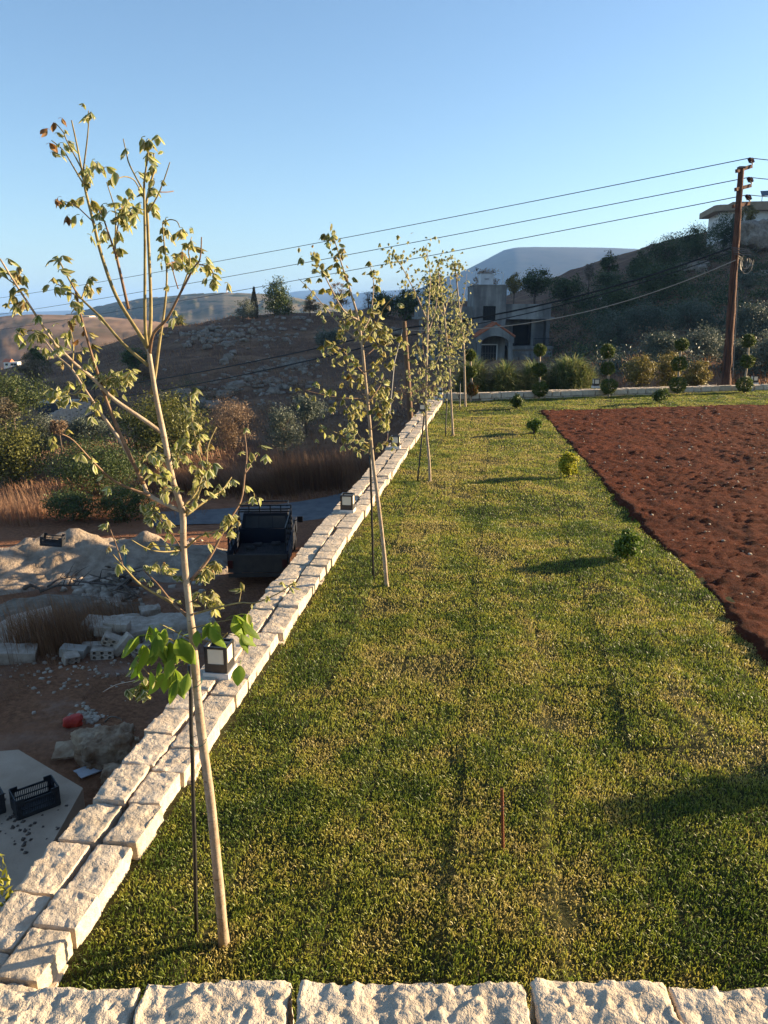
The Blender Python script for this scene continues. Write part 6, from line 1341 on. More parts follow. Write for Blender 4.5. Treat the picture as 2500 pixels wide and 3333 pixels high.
# small far houses in the valley
def cottage(label, x, y, Y, w, h, roofm, tower=False):
    c = P(x, y, Y); s = mpp(Y); o = thing('valley_house', label, 'house', c); W, H_ = w * s, h * s
    MB(c).box(-W / 2, W / 2, 0, W * 0.6, -2, H_).build('wall', M_WHITEP, o)
    if roofm: MB(c).prism([(-0.2, H_), (W * 0.6 + 0.2, H_), (W * 0.3, H_ + W * 0.22)], -W * 0.5 - 0.2, -W * 0.02).build('roof', roofm, o)
    for k in (-0.3, 0.1, 0.32): MB(c).box(W * k - 0.35, W * k + 0.35, -0.05, -0.005, H_ * 0.35, H_ * 0.75).build('window', M_DARKIN, o)
    if tower: MB(c).box(-W * 0.12, W * 0.14, W * 0.1, W * 0.3, H_, H_ * 1.8).build('stair_block', M_WHITEP, o)
cottage('small white house with red roof in the valley at the left edge', 36, 1196, 210, 44, 17, M_TILE)
cottage('small white house with a stair block in the valley behind the brown pine', 170, 1190, 200, 34, 12, None, True)

# ------------------------------------------------------------------ trees and bushes
LM = {}
LM['carob'] = leafmat('carob_leaf', [(0.05, 0.055, 0.013), (0.085, 0.09, 0.018), (0.135, 0.135, 0.025), (0.21, 0.195, 0.036)], 0.3)
LM['carobdark'] = leafmat('carob_dark_leaf', [(0.0243, 0.0405, 0.0121), (0.0405, 0.0648, 0.0162), (0.0607, 0.0918, 0.0216), (0.108, 0.135, 0.0297)], 0.25)
LM['pine'] = leafmat('pine_needle', [(0.02, 0.035, 0.010), (0.04, 0.06, 0.014), (0.07, 0.09, 0.018), (0.12, 0.13, 0.025)], 0.2)
LM['brownpine'] = leafmat('brown_pine', [(0.07, 0.058, 0.035), (0.11, 0.09, 0.05), (0.16, 0.125, 0.075), (0.21, 0.165, 0.10)], 0.2)
LM['olive'] = leafmat('olive_leaf', [(0.055, 0.068, 0.045), (0.085, 0.10, 0.068), (0.12, 0.135, 0.095), (0.18, 0.19, 0.14)], 0.2)
LM['olivedark'] = leafmat('olive_dark_leaf', [(0.039, 0.0546, 0.0364), (0.0624, 0.0806, 0.0546), (0.091, 0.1105, 0.078), (0.143, 0.1625, 0.117)], 0.2)
LM['dry'] = leafmat('dry_shrub', [(0.1222, 0.0782, 0.045), (0.1869, 0.1208, 0.07), (0.2587, 0.1667, 0.095), (0.3306, 0.2185, 0.125)], 0.25)
LM['golden'] = leafmat('golden_shrub', [(0.10, 0.085, 0.025), (0.16, 0.13, 0.035), (0.22, 0.175, 0.045), (0.28, 0.22, 0.06)], 0.3)
LM['hill'] = leafmat('hill_shrub', [(0.0234, 0.039, 0.0156), (0.0416, 0.0624, 0.0221), (0.065, 0.0884, 0.0286), (0.104, 0.1235, 0.039)], 0.2)
LM['bare'] = leafmat('bare_twig', [(0.10, 0.085, 0.065), (0.14, 0.12, 0.09), (0.18, 0.15, 0.12), (0.22, 0.19, 0.15)], 0.1)
LM['thuja'] = leafmat('golden_thuja', [(0.12, 0.13, 0.012), (0.20, 0.20, 0.018), (0.30, 0.28, 0.025), (0.40, 0.36, 0.04)], 0.4)
T = [
 # name, label, category, box in photo, distance, leaves, n, leaf size, clumps, trunk
 ('pine_tree', 'dense round dark green pine at the left edge with sunlit top', -70, 152, 1208, 1372, 45, 'pine', 9000, (0.16, 0.05), 90, 0.16),
 ('pine_tree', 'thin greyish brown pine with visible pale trunk in the valley', 62, 165, 1130, 1262, 62, 'brownpine', 2600, (0.22, 0.06), 34, 0.14),
 ('bush', 'dark bush directly behind the thin brown pine', 88, 150, 1118, 1200, 74, 'carobdark', 2600, (0.2, 0.09), 34, 0.1),
 ('pine_tree', 'withered brown conifer below the dark round pine', -40, 62, 1288, 1385, 42, 'brownpine', 3000, (0.16, 0.05), 40, 0.1),
 ('carob_tree', 'sunlit yellow green carob bush at the left edge', -90, 165, 1368, 1612, 37, 'carob', 12000, (0.13, 0.075), 120, 0.13),
 ('bush', 'wide dark green thicket behind the lime heap', 158, 475, 1428, 1715, 34, 'carobdark', 15000, (0.09, 0.045), 150, 0.1),
 ('bush', 'low dark thicket right behind the middle of the lime heap', 300, 505, 1585, 1722, 30, 'carobdark', 6000, (0.09, 0.045), 90, 0.06),
 ('bush', 'low dark thicket behind the left part of the lime heap', 135, 325, 1600, 1725, 29.5, 'carobdark', 5500, (0.09, 0.045), 90, 0.06),
 ('carob_tree', 'dark carob bush with sunlit leaves behind the closest sapling trunk', 395, 690, 1288, 1575, 40, 'carob', 13000, (0.13, 0.075), 130, 0.14),
 ('olive_tree', 'silvery olive bush behind the sunlit carob', 68, 222, 1348, 1440, 47, 'olive', 4500, (0.15, 0.04), 60, 0.1),
 ('bush', 'grey brown rounded bush under the block wall', 158, 222, 1362, 1420, 43, 'dry', 2500, (0.12, 0.04), 40, 0.07),
 ('olive_tree', 'dark olive tree with gnarled trunk below the block wall', 212, 360, 1352, 1460, 48, 'olivedark', 5000, (0.16, 0.045), 60, 0.14),
 ('bush', 'large leafless grey tan bush left of the tall dry reeds', 655, 850, 1290, 1465, 44, 'dry', 7000, (0.16, 0.035), 90, 0.08),
 ('olive_tree', 'dark olive bush on the slope behind the second sapling', 935, 1058, 1278, 1385, 46, 'olivedark', 5000, (0.15, 0.045), 60, 0.1),
 ('olive_tree', 'pale olive bush with sunlit tips just behind the dry reeds', 862, 985, 1322, 1470, 41, 'olive', 5500, (0.15, 0.04), 70, 0.1),
 ('olive_tree', 'round silvery olive alone on the middle of the rocky slope', 1024, 1128, 1068, 1135, 74, 'olive', 4000, (0.22, 0.07), 50, 0.12),
 ('bush', 'small yellowish dry bush on the rocky slope', 604, 642, 1130, 1192, 84, 'dry', 1500, (0.2, 0.06), 26, 0.08),
 ('bush', 'dark bush on the slope behind the forked top of the closest sapling', 398, 486, 1130, 1225, 74, 'carobdark', 3200, (0.2, 0.09), 40, 0.1),
 ('bush', 'grey dry bush below that dark bush on the slope', 440, 510, 1185, 1245, 68, 'dry', 2000, (0.18, 0.05), 34, 0.07),
 ('bush', 'low olive bush in the valley above the block wall', 265, 350, 1205, 1262, 64, 'olive', 2400, (0.18, 0.06), 36, 0.08),
 ('tree', 'round yellow green tree standing beyond the slope crest', 545, 605, 1022, 1088, 118, 'carob', 2600, (0.3, 0.14), 36, 0.15),
 ('tree', 'loose light green tree with thin trunk on the skyline', 752, 832, 958, 1046, 100, 'olive', 2400, (0.24, 0.07), 40, 0.13),
 ('pine_tree', 'bushy dark green pine on the skyline beside the thin cypress', 850, 952, 912, 1030, 106, 'carobdark', 5000, (0.28, 0.11), 60, 0.2),
 ('tree', 'rusty brown leafed tree on the skyline right of the dark pine', 980, 1042, 962, 1022, 104, 'brownpine', 1800, (0.24, 0.08), 34, 0.12),
 ('tree', 'tall sparse tree on the skyline behind the second sapling', 1070, 1145, 912, 1008, 104, 'dry', 1800, (0.24, 0.07), 36, 0.12),
 ('tree', 'bare grey tree on the skyline left of the dark grove', 1168, 1225, 940, 1012, 104, 'bare', 1000, (0.26, 0.03), 30, 0.12),
 ('tree', 'broad dark evergreen at the left of the skyline grove', 1208, 1290, 936, 1030, 100, 'carobdark', 4600, (0.26, 0.12), 60, 0.2),
 ('tree', 'broad dark evergreen at the right of the skyline grove', 1275, 1372, 938, 1042, 99, 'carobdark', 4800, (0.26, 0.12), 60, 0.2),
 ('tree', 'dark tree partly hidden behind the third and fourth saplings', 1372, 1460, 890, 1010, 97, 'carobdark', 4000, (0.26, 0.12), 50, 0.2),
 ('tree', 'airy grey green tree standing behind the roof water tank', 1528, 1618, 868, 945, 98, 'dry', 2200, (0.24, 0.07), 40, 0.14),
 ('bush', 'golden brown bush right of the stair tower', 1644, 1708, 893, 962, 96, 'golden', 2400, (0.22, 0.08), 36, 0.12),
 ('tree', 'dark round tree behind the golden bush', 1694, 1802, 872, 962, 99, 'hill', 4600, (0.26, 0.11), 56, 0.2),
 ('tree', 'dense dark green tree right of the concrete house roof', 1788, 1892, 893, 985, 94, 'hill', 5000, (0.24, 0.11), 60, 0.2),
 ('tree', 'small thin tree on the bare saddle of the right hill', 1895, 1942, 852, 912, 112, 'bare', 1100, (0.3, 0.06), 26, 0.12),
 ('tree', 'pointed small tree at the foot of the hill skyline', 1952, 2012, 818, 895, 108, 'hill', 2200, (0.26, 0.1), 36, 0.15),
 ('bush', 'low dark bush below the pointed small tree', 1925, 2040, 875, 945, 100, 'hill', 3800, (0.24, 0.1), 50, 0.12),
 ('bush', 'rounded dark bush stepping up the hill skyline', 2040, 2130, 815, 925, 104, 'hill', 4600, (0.24, 0.1), 56, 0.15),
 ('bush', 'tall dark bush in the middle of the hill skyline', 2110, 2225, 752, 905, 106, 'hill', 7000, (0.24, 0.1), 70, 0.15),
 ('bush', 'broad dark bush just below the hilltop house', 2205, 2330, 722, 860, 112, 'hill', 7000, (0.24, 0.1), 70, 0.15),
 ('bush', 'dark bush at the foot of the hilltop house wall behind the rusty pole', 2318, 2412, 690, 800, 115, 'hill', 5000, (0.24, 0.1), 56, 0.15),
 ('bush', 'yellowish bush at the edge of the grey rock outcrop', 2412, 2470, 662, 722, 116, 'golden', 2400, (0.22, 0.09), 36, 0.1),
 ('bush', 'dark bush mass on the hill face below the skyline bushes', 2060, 2250, 850, 985, 88, 'hill', 8000, (0.22, 0.09), 80, 0.12),
 ('bush', 'low green bush on the dim hill face left of the tan cable', 1935, 2075, 925, 1025, 84, 'hill', 5000, (0.22, 0.09), 60, 0.1),
 ('bush', 'pale dry bush on the hill face right of the rusty pole', 2398, 2462, 875, 945, 72, 'olive', 2600, (0.18, 0.05), 40, 0.08),
 ('olive_tree', 'olive tree at the left end of the grove behind the far wall', 1935, 2060, 1005, 1150, 60, 'olivedark', 6000, (0.18, 0.05), 70, 0.16),
 ('olive_tree', 'second olive tree in the grove behind the far wall', 2030, 2165, 990, 1130, 62, 'olivedark', 6500, (0.18, 0.05), 70, 0.16),
 ('olive_tree', 'tall olive tree in the middle of the grove left of the rusty pole', 2170, 2330, 975, 1110, 60, 'olivedark', 7000, (0.18, 0.05), 80, 0.16),
 ('olive_tree', 'low front olive in the grove behind the topiary left of the rusty pole', 2085, 2230, 1085, 1205, 46, 'olivedark', 7000, (0.15, 0.045), 80, 0.14),
 ('olive_tree', 'silvery front olive touching the rusty pole', 2215, 2370, 1065, 1215, 44, 'olive', 8000, (0.14, 0.04), 90, 0.14),
 ('olive_tree', 'olive right behind the rusty pole foot', 2340, 2470, 1100, 1250, 40, 'olivedark', 7500, (0.14, 0.04), 80, 0.14),
 ('olive_tree', 'upper olive right of the rusty pole', 2390, 2520, 985, 1120, 56, 'olivedark', 7000, (0.17, 0.05), 80, 0.15),
 ('olive_tree', 'olive at the right edge behind the last topiary', 2445, 2600, 1080, 1250, 38, 'olive', 8000, (0.14, 0.04), 90, 0.14),
 ('bush', 'yellow brown bush behind the far wall right of the far wall lamp', 2032, 2135, 1158, 1268, 32, 'golden', 5000, (0.10, 0.035), 80, 0.05),
 ('bush', 'taller yellow brown bush touching the topiary left of the pole', 2140, 2216, 1135, 1268, 32.5, 'golden', 4500, (0.10, 0.035), 70, 0.05),
 ('bush', 'yellow brown bush between topiary and rusty pole foot', 2228, 2315, 1176, 1270, 31.5, 'golden', 4500, (0.10, 0.035), 70, 0.05),
]
for (nm, lab, x0, x1, y0, y1, Y, mk_, nl, lf, nc, tr_) in T:
    cat = {'bush': 'bush'}.get(nm, 'tree')
    tree(nm, lab, cat, x0, x1, y0, y1, Y, LM[mk_], M_BARK, nl, lf, nc, tr_, spread=0.20 if nl > 3000 else 0.16, fill=0.35 if cat == 'bush' else 0.3)
# thin cypress on the skyline
c0, c1_ = P(828, 1040, 105), P(826, 934, 105); cyp = thing('cypress_tree', 'thin dark cypress spike on the skyline', 'tree', (c0[0], c0[1], tz(c0[0], c0[1])))
n = 2200; f = rng.uniform(0, 1, n); rr = 0.62 * np.sin(np.pi * np.clip(f * 0.9 + 0.12, 0, 1)) ** 0.8 * (1 - 0.75 * f) + 0.05; a = rng.uniform(0, 6.28, n)
V, Q, R = rhombs(c0 + (c1_ - c0) * f[:, None] + np.stack([rr * np.cos(a), rr * np.sin(a), np.zeros(n)], 1), 0.28, 0.09); npmesh('crown', V, Q, LM['brownpine'], cyp, attr=R)
MB().tube([c0 - [0, 0, 1.0], c0, c1_ * 0.9 + c0 * 0.1], [0.12, 0.1, 0.02], 6).build('trunk', M_BARK, cyp)
# golden thujas at the foot of the long wall, left edge
for k, (x, y, z, lab) in enumerate([(-22, 2868, 0.16, 'golden thuja tip behind the wall at the left edge, upper one'), (-8, 3130, 0.24, 'golden thuja tip behind the wall at the left edge, lower one')]):
    q = G(x, y, z); q[0] = min(q[0], xout(q[1]) + (0.10 if k else -0.03)); o = thing('thuja', lab, 'conifer', (q[0], q[1], -4.6), 'golden thujas')
    top = q[2] + 0.20; n = 9000; f = rng.uniform(0, 1, n) ** 0.55; rr = np.minimum(0.15, 0.04 + 0.45 * f) * (0.75 + 0.4 * vn(np.c_[f * 30, rng.uniform(0, 1, n) * 5, np.zeros(n)], 4)); a = rng.uniform(0, 6.28, n)
    p = np.stack([q[0] + rr * np.cos(a), q[1] + rr * np.sin(a), top - f * 4.4], 1); V, Q, R = rhombs(p, 0.05, 0.018, None, None, -1.5); npmesh('crown', V, Q, LM['thuja'], o, attr=R)
    MB().tube([(q[0], q[1], -4.8), (q[0], q[1], top - 0.15)], [0.05, 0.008], 6).build('trunk', M_BARK, o)

# ------------------------------------------------------------------ reeds and dry grass
M_CANE = leafmat('cane_leaf', [(0.32, 0.29, 0.12), (0.24, 0.26, 0.095), (0.17, 0.21, 0.065), (0.11, 0.15, 0.045)], 0.35)
M_DRYG = leafmat('dry_grass', [(0.3726, 0.2005, 0.0972), (0.3105, 0.158, 0.0756), (0.2329, 0.1155, 0.054), (0.1552, 0.079, 0.041)], 0.35)
M_REDG = leafmat('red_dry_grass', [(0.375, 0.2125, 0.1125), (0.3125, 0.1625, 0.0813), (0.2375, 0.1187, 0.0625), (0.1625, 0.0813, 0.0438)], 0.35)
def reed_strips(p, h, w, bend, az, rnd, seg=3):
    n = len(p); d = np.stack([np.cos(az), np.sin(az), np.zeros(n)], 1); s = np.stack([-np.sin(az), np.cos(az), np.zeros(n)], 1); L = []
    for i in range(seg + 1):
        f = i / seg; c = p + np.array([0, 0, 1.0]) * (h * (f - 0.45 * bend * f ** 2.4))[:, None] + d * (h * bend * 0.75 * f ** 2.0)[:, None]; ww = (w * (1 - 0.9 * f ** 1.5))[:, None] / 2
        L += [c - s * ww, c + s * ww]
    V = np.stack(L, 1).reshape(-1, 3); k = 2 * (seg + 1); b_ = np.arange(n)[:, None] * k
    Q = np.concatenate([b_ + np.array([2 * i, 2 * i + 1, 2 * i + 3, 2 * i + 2]) for i in range(seg)]); return V, Q, np.repeat(np.clip(rnd, 0, 1), k)
def cane_clump(label, x0, x1, ytop, Y, seed, n=2600):
    g = np.random.default_rng(seed); xm = (x0 + x1) / 2; tp3 = P(xm, ytop, Y); rx = (x1 - x0) / 2 * mpp(Y); gz = tz(tp3[0], Y); Hh = tp3[2] - gz
    o = thing('cane_clump', label, 'cane clump', (tp3[0], Y, gz), 'green cane clumps behind the far wall')
    a = g.uniform(0, 6.28, n); r_ = np.sqrt(g.uniform(0, 1, n)); x = tp3[0] + r_ * rx * 0.85 * np.cos(a); y = Y + r_ * rx * 0.7 * np.sin(a)
    z0 = gz + g.uniform(0.0, 1.0, n) ** 0.7 * 0.88 * Hh * np.sqrt(np.clip(1 - 0.75 * r_ ** 2, 0, 1)); h = Hh * g.uniform(0.10, 0.24, n)
    az = a + g.normal(0, 0.9, n); V, Q, R = reed_strips(np.stack([x, y, z0], 1), h, g.uniform(0.03, 0.065, n), g.uniform(0.6, 1.6, n), az, g.uniform(0, 1, n)); npmesh('leaves', V, Q, M_CANE, o, attr=R)
    k = 60; a = g.uniform(0, 6.28, k); r_ = np.sqrt(g.uniform(0, 1, k)) * 0.7; mb = MB()
    for i in range(k): b_ = np.array([tp3[0] + r_[i] * rx * math.cos(a[i]) * 0.7, Y + r_[i] * rx * 0.6 * math.sin(a[i]), gz - 0.05]); mb.tube([b_, b_ + [0.1 * math.cos(a[i]), 0, Hh * 0.5], b_ + [0.3 * math.cos(a[i]), 0.1, Hh * 0.85]], [0.02, 0.016, 0.006], 5)
    mb.build('stalks', M_TWIG, o)
cane_clump('tall green cane clump in the wall corner behind the farthest sapling', 1470, 1612, 1140, 33.5, 1, 6500)
cane_clump('low green cane clump below the porch of the concrete house', 1575, 1718, 1160, 33.5, 2, 6000)
cane_clump('green cane clump behind the topiary in front of the balcony', 1668, 1808, 1158, 34.0, 3, 6000)
cane_clump('broad feathery cane clump left of the far wall lamp', 1755, 1972, 1146, 34.5, 4, 10000)
def grass_stand(name, label, xy, h, n, mat, seed, w=0.012, kind='stuff', bend=(0.1, 0.7), base=0.0):
    """xy: function(g,n) giving plan points"""
    g = np.random.default_rng(seed); x, y = xy(g, n); z = tzi(x, y) + base; hh = g.uniform(h[0], h[1], len(x))
    az = g.uniform(-0.9, 0.9, len(x)) + math.pi; V, Q, R = reed_strips(np.stack([x, y, z], 1), hh, w * g.uniform(0.6, 1.4, len(x)), g.uniform(*bend, len(x)), az, g.uniform(0, 1, len(x)), 2)
    o = npmesh(name, V, Q, mat, attr=R); tag(o, label, 'dry grass', kind=kind); return o
def blob(cx_, cy_, sx_, sy_): return lambda g, n: (g.normal(cx_, sx_, n), g.normal(cy_, sy_, n))
def rect(x0, x1, y0, y1): return lambda g, n: (g.uniform(x0, x1, n), g.uniform(y0, y1, n))
c = G(1020, 1590, -5.2)
grass_stand('tall_dry_grass', 'tall reddish dry grass stand beside the road, sunlit on top', rect(c[0] - 2.0, c[0] + 1.9, c[1] + 0.2, c[1] + 2.6), (1.1, 2.1), 3000, M_REDG, 1, 0.017, bend=(0.05, 0.4))
c = G(1180, 1600, -5.2); grass_stand('tall_dry_grass', 'shorter grey brown dry grass right of the reddish stand', rect(c[0] - 0.6, c[0] + 2.6, c[1] - 1.5, c[1] + 5), (0.5, 1.2), 5000, M_DRYG, 2, 0.018)
c = G(720, 1600, -5.2); grass_stand('tall_dry_grass', 'tangled dry grass along the far road edge behind the truck', rect(c[0] - 3, c[0] + 3.5, c[1] + 0.3, c[1] + 3.2), (0.5, 1.4), 6000, M_DRYG, 3, 0.016, bend=(0.3, 1.0))
c = G(60, 1700, -4.9); grass_stand('tall_dry_grass', 'tall reddish dry weeds at the left edge behind the lime heap', rect(c[0] - 2.5, c[0] + 0.3, c[1] + 0.6, c[1] + 3.2), (0.5, 1.6), 750, M_REDG, 4, 0.014, bend=(0.05, 0.6))
c = G(330, 1680, -4.9); grass_stand('tall_dry_grass', 'thin dry weeds behind the middle of the lime heap', rect(c[0] - 2.2, c[0] + 3.5, c[1] + 1.2, c[1] + 3.6), (0.2, 0.6), 500, M_DRYG, 5, 0.014)
c = G(165, 2085, -4.8); grass_stand('tall_dry_grass', 'thick brown dry weed clump between tilted slab and block pile', blob(c[0], c[1], 0.55, 0.45), (0.5, 1.3), 2200, M_DRYG, 6, 0.012, bend=(0.05, 0.6))
c = G(290, 2030, -4.8); grass_stand('tall_dry_grass', 'low grey dry grass behind the block pile', blob(c[0], c[1] + 0.6, 0.7, 0.6), (0.25, 0.6), 2600, M_DRYG, 7, 0.012)
grass_stand('dry_grass', 'matted brown dry grass covering the yard', lambda g, n: (lambda p: (p[0], p[1]))((lambda x, y: (x[(fbm(xy0(x * .6, y * .6), 3, 8) > 0.46)], y[(fbm(xy0(x * .6, y * .6), 3, 8) > 0.46)]))(g.uniform(-13, -0.3, n), g.uniform(8.0, 22, n))), (0.06, 0.26), 34000, M_DRYG, 8, 0.010, bend=(0.6, 1.6))
grass_stand('dry_grass', 'dry brown grass growing over the shaded slopes', lambda g, n: (lambda y: (g.uniform(-0.5, 0.52, n) * y, y))(34 + 76 * g.uniform(0, 1, n) ** 1.3), (0.15, 0.55), 42000, M_DRYG, 9, 0.05, bend=(0.2, 1.0))

# ------------------------------------------------------------------ rocks on the slopes
r = random.Random(21)
base_rocks = []
for k in range(6):
    V, Q = rough_box(1.0, 0.8, 0.6, 0.11, 300 + k, 0.06, 0.2, 0.12); kk = (fbm(V * 2.4 + k, 3, k) - 0.5)[:, None]; V = V + (V - [0, 0, 0.3]) * kk * 0.9
    o = npmesh('boulder', V, Q, M_ROCK, smooth=True); base_rocks.append(o.data); bpy.data.objects.remove(o)
ORD = ['first', 'second', 'third', 'fourth', 'fifth', 'sixth', 'seventh', 'eighth', 'ninth', 'tenth', 'eleventh', 'twelfth', 'thirteenth', 'fourteenth', 'fifteenth', 'sixteenth', 'seventeenth', 'eighteenth', 'nineteenth', 'twentieth']
def banded(lst, bands):
    out_ = []
    for lo, hi, txt in bands:
        q = sorted([e for e in lst if lo <= e[1] < hi])
        out_ += [(x, y, s_, txt % ORD[i]) for i, (x, y, s_) in enumerate(q)]
    return out_
def rock_at(p, s, label, grp):
    o = bpy.data.objects.new('boulder', r.choice(base_rocks)); link(o); o.location = (p[0], p[1], tz(p[0], p[1]) - 0.1 * s); o.scale = (s * r.uniform(0.8, 1.3), s * r.uniform(0.8, 1.2), s * r.uniform(0.6, 1.0)); o.rotation_euler = (r.uniform(-.2, .2), r.uniform(-.2, .2), r.uniform(0, 6.28)); tag(o, label, 'boulder', grp)
def hit(px_, py_):                                  # where the photo ray meets the terrain
    rr_ = ray(px_, py_); Ys = np.arange(33, 125, 0.5); t_ = Ys / rr_[1]
    k = np.nonzero(tzi(rr_[0] * t_, Ys) >= CAMH + rr_[2] * t_)[0]
    return P(px_, py_, Ys[k[0]]) if len(k) else None
RL = [(878, 1243, 1.0), (895, 1240, 0.9), (768, 1262, 1.5), (730, 1292, 1.3), (888, 1280, 1.2), (812, 1242, 0.9), (955, 1240, 0.8), (702, 1250, 0.9), (650, 1268, 0.9), (590, 1290, 1.6), (605, 1310, 1.2), (680, 1330, 2.0), (1000, 1330, 1.0), (1055, 1345, 0.9), (850, 1262, 0.6), (1260, 1098, 2.4), (1290, 1092, 1.8), (740, 1128, 1.2), (780, 1100, 1.4), (820, 1085, 1.2), (870, 1108, 1.1), (930, 1112, 1.2), (745, 1170, 1.3), (760, 1155, 1.1), (730, 1185, 1.2), (965, 1040, 1.4), (985, 1038, 1.2), (1010, 1052, 1.2), (660, 1090, 1.5), (690, 1080, 1.4), (715, 1075, 1.3), (640, 1105, 1.4), (800, 1065, 1.3), (840, 1060, 1.2), (610, 1130, 1.2), (1060, 1030, 1.4), (1270, 1355, 1.0), (870, 1050, 1.0), (920, 1075, 1.0), (1085, 1355, 0.8)]
for (x, y, s, lab) in banded(RL, [(0, 1072, '%s pale boulder from the left along the crest of the rocky slope'), (1072, 1200, '%s pale boulder from the left across the upper middle of the rocky slope'), (1200, 1400, '%s pale boulder from the left across the foot of the rocky slope')]):
    p = hit(x, y)
    if p is not None: rock_at(p, s * 0.8, lab, 'boulders on the shaded slope')
RH = [(2330, 800, 3.4), (2350, 815, 3.0), (2375, 805, 2.6), (2345, 840, 2.4), (2200, 885, 2.4), (2225, 882, 2.0), (2260, 880, 2.6), (2285, 884, 2.2), (2180, 895, 1.8), (1975, 990, 2.0), (1990, 1005, 1.8), (2440, 790, 2.6), (2470, 780, 3.0), (2490, 800, 2.4), (1670, 965, 1.8), (1700, 960, 2.0), (1730, 958, 1.6), (1760, 962, 1.6), (2440, 880, 1.6), (2480, 900, 1.8), (2075, 895, 1.6), (1650, 970, 1.4)]
for (x, y, s, lab) in banded(RH, [(0, 845, '%s grey rock from the left on the upper right hill below the hilltop house'), (845, 930, '%s grey rock from the left along the middle of the right hill'), (930, 1100, '%s grey rock from the left on the saddle behind the concrete house')]):
    p = hit(x, y)
    if p is not None: rock_at(p, s, lab, 'grey rocks on the right hill')
for (x, y, Y, s, lab) in [(2468, 770, 110, (5.2, 4, 3.6), 'massive pale rock outcrop below the hilltop house'), (2560, 775, 111, (5, 4, 3.6), 'second rock outcrop at the right edge under the hilltop house')]:
    p = P(x, y, Y); rocky('rock_outcrop', lab, 'rock outcrop', 0, 0, s, M_ROCK, int(x), 0.1, z=np.array([p[0], p[1], p[2] - s[2] * 0.3]), lump=0.25, res=0.32)
def scree(name, label, x, y, sx_, sy_, n, smin, smax, seed):
    g = np.random.default_rng(seed); V, Q, nb = [], [], 0
    for k in range(n):
        c = hit(x + g.normal(0, sx_), y + g.normal(0, sy_))
        if c is None: continue
        s = g.uniform(smin, smax); b = np.array([[-1, -1, -.5], [1, -1, -.5], [1, 1, -.5], [-1, 1, -.5], [-.8, -.7, .5], [.7, -.8, .6], [.8, .7, .4], [-.7, .8, .5]]) * s * g.uniform(0.5, 1.3, (8, 3))
        V.append(b + [c[0], c[1], tz(c[0], c[1]) + s * 0.2]); Q.append(np.array([(3, 2, 1, 0), (4, 5, 6, 7), (0, 1, 5, 4), (1, 2, 6, 5), (2, 3, 7, 6), (3, 0, 4, 7)]) + nb); nb += 8
    if V: tag(npmesh(name, np.concatenate(V), np.concatenate(Q), M_ROCK), label, 'rubble', kind='stuff')
scree('rubble', 'grey scree patch in the middle of the slope', 960, 1185, 30, 7, 110, 0.10, 0.32, 1)
scree('rubble', 'scattered stones on the upper slope', 830, 1090, 90, 28, 90, 0.12, 0.36, 2)
scree('rubble', 'scattered stones on the lower slope', 850, 1250, 110, 40, 140, 0.08, 0.30, 3)
scree('rubble', 'stones along the stony crest at left', 690, 1095, 60, 16, 70, 0.15, 0.45, 4)

def scrub(label, pts, nleaf, leaf, mat, seed):
    g = np.random.default_rng(seed); C_, S_ = [], []
    for (x, y) in pts:
        p = hit(x, y)
        if p is not None: C_.append([p[0], p[1], tz(p[0], p[1])]); S_.append(g.uniform(0.5, 1.3) * (0.35 + p[1] / 130))
    C_ = np.array(C_); S_ = np.array(S_); k = g.integers(0, len(C_), nleaf); d = g.normal(0, 1, (nleaf, 3)); d[:, 2] = np.abs(d[:, 2]) * 0.8
    V, Q, R = rhombs(C_[k] + d * S_[k][:, None] * np.array([0.8, 0.8, 0.7]), leaf * g.uniform(0.6, 1.3, nleaf), leaf * 0.45, None, np.clip(g.uniform(0, 0.8, nleaf) + g.uniform(-.2, .3, len(C_))[k], 0, 1))
    tag(npmesh('undergrowth', V, Q, mat, attr=R), label, 'scrub', kind='stuff')
g = np.random.default_rng(90)
scrub('dark scrub covering the face of the right hill', [(x, y) for x, y in zip(g.uniform(1880, 2500, 320), g.uniform(720, 1080, 320)) if y > 1700 - 0.41 * x], 26000, 0.26, LM['hill'], 1)
scrub('brownish dry scrub dotted over the right hill', [(x, y) for x, y in zip(g.uniform(1650, 2500, 150), g.uniform(780, 1130, 150)) if y > 1740 - 0.41 * x], 8000, 0.2, LM['dry'], 2)
scrub('grey green olive scrub filling the grove behind the far wall', [(x, y) for x, y in zip(g.uniform(1930, 2520, 150), g.uniform(1020, 1225, 150))], 24000, 0.17, LM['olivedark'], 5)
scrub('low dark scrub dotted over the rocky slope', [(x, y) for x, y in zip(g.uniform(300, 1330, 110), g.uniform(1050, 1420, 110))], 7000, 0.16, LM['dry'], 3)
scrub('low green scrub in the valley floor among the trees', [(x, y) for x, y in zip(g.uniform(-20, 700, 90), g.uniform(1250, 1560, 90))], 9000, 0.13, LM['carobdark'], 4)

scrub('dim brown green scrub between the concrete house and the hill', [(x, y) for x, y in zip(g.uniform(1800, 1990, 70), g.uniform(960, 1190, 70))], 9000, 0.2, LM['hill'], 6)

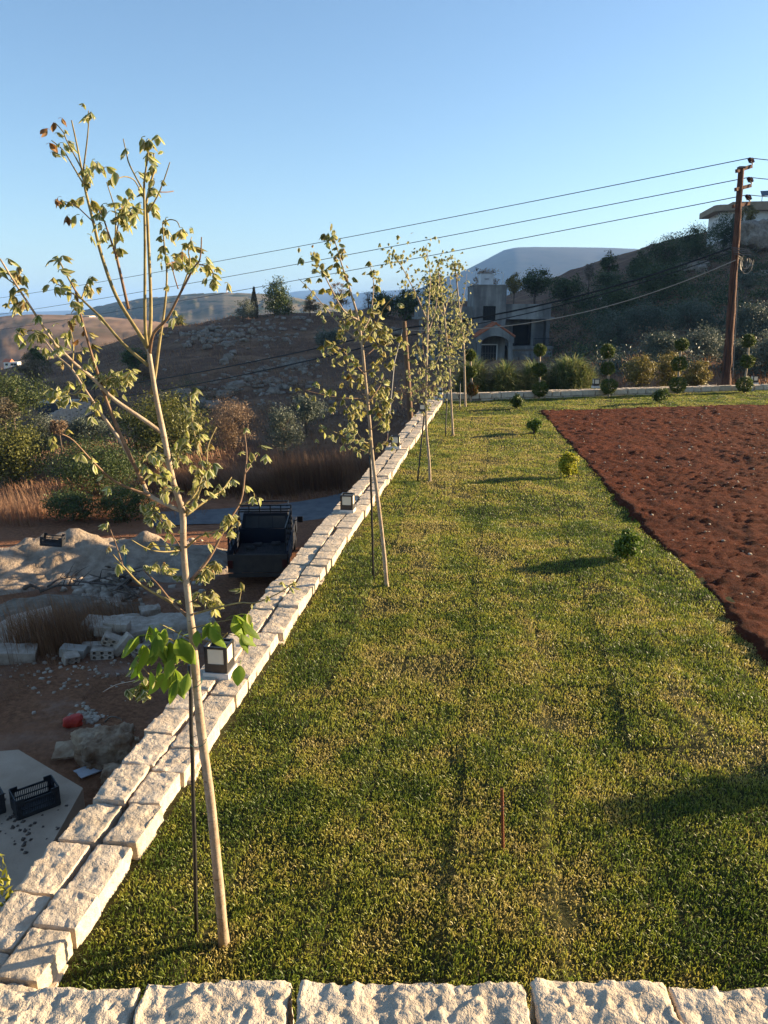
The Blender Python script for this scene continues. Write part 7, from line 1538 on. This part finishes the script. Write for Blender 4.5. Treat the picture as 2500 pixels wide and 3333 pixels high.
# ------------------------------------------------------------------ block wall and pool in the valley at left
bw = thing('block_wall', 'pale concrete block retaining wall in the valley behind the carobs', 'wall', P(215, 1340, 52))
wa, wb_, wc = P(110, 1385, 49), P(190, 1345, 52), P(290, 1300, 57)
for (a, b_) in ((wa, wb_), (wb_, wc)):
    d = b_ - a; L = math.hypot(d[0], d[1]); n = int(L / 0.6); ang = math.atan2(d[1], d[0])
    for k in range(n):
        for j in range(4):
            q = a + d * (k + (0.5 if j % 2 else 0.0)) / n; z = a[2] + d[2] * k / n - 1.0 + j * 0.32
            MB((q[0], q[1], z), ang).box(0, 0.585, -0.1, 0.1, 0, 0.31).build('block', M_CONC, bw)
pl = P(165, 1325, 54)
pool = thing('water_basin', 'dark blue tarp covered basin beside the block wall', 'basin', pl - np.array([0, 0, 1]))
MB(pl).box(-1.0, 1.2, 0, 2.2, -1.2, 0.25, 0.06, 0.06).build('basin', M_BLUE, pool)
MB(pl).box(-1.05, 1.25, -0.05, 2.25, 0.252, 0.32).build('rim', M_CONC, pool)
# loose things on the soil and grass
g = np.random.default_rng(5); V, Q, nb = [], [], 0
py = g.uniform(4, 23, 750); pxx = g.uniform(2.3, 3 + 0.55 * py); k_ = in_soil(pxx, py, 0.1); py, pxx = py[k_], pxx[k_]; pzz = soil_z(pxx, py)
for x, y, z in zip(pxx, py, pzz):
    s = g.uniform(0.004, 0.015) * (1 + 0.02 * y); b = np.array([[-1, -1, -.5], [1, -1, -.5], [1, 1, -.5], [-1, 1, -.5], [-.8, -.7, .5], [.7, -.8, .6], [.8, .7, .4], [-.7, .8, .5]]) * s * g.uniform(0.5, 1.4, (8, 3))
    V.append(b + [x, y, z + s * 0.3]); Q.append(np.array([(3, 2, 1, 0), (4, 5, 6, 7), (0, 1, 5, 4), (1, 2, 6, 5), (2, 3, 7, 6), (3, 0, 4, 7)]) + nb); nb += 8
tag(npmesh('pebbles', np.concatenate(V), np.concatenate(Q), M_STONE), 'pale pebbles scattered over the red soil', 'pebbles', kind='stuff')

# ------------------------------------------------------------------ evening haze
hz_m = bpy.data.materials.new('haze'); hz_m.use_nodes = True; t = hz_m.node_tree
for n_ in list(t.nodes):
    if n_.type == 'BSDF_PRINCIPLED': t.nodes.remove(n_)
pv = t.nodes.new('ShaderNodeVolumePrincipled'); pv.inputs['Color'].default_value = (0.26, 0.50, 1.0, 1); pv.inputs['Density'].default_value = 0.00017; pv.inputs['Anisotropy'].default_value = 0.0
t.links.new(pv.outputs[0], t.nodes['Material Output'].inputs['Volume'])
hb = MB().box(-9500, 9500, -1200, 9500, -75, 262).build('haze', hz_m); tag(hb, 'thin pale blue evening haze over the whole valley', 'haze', kind='stuff')
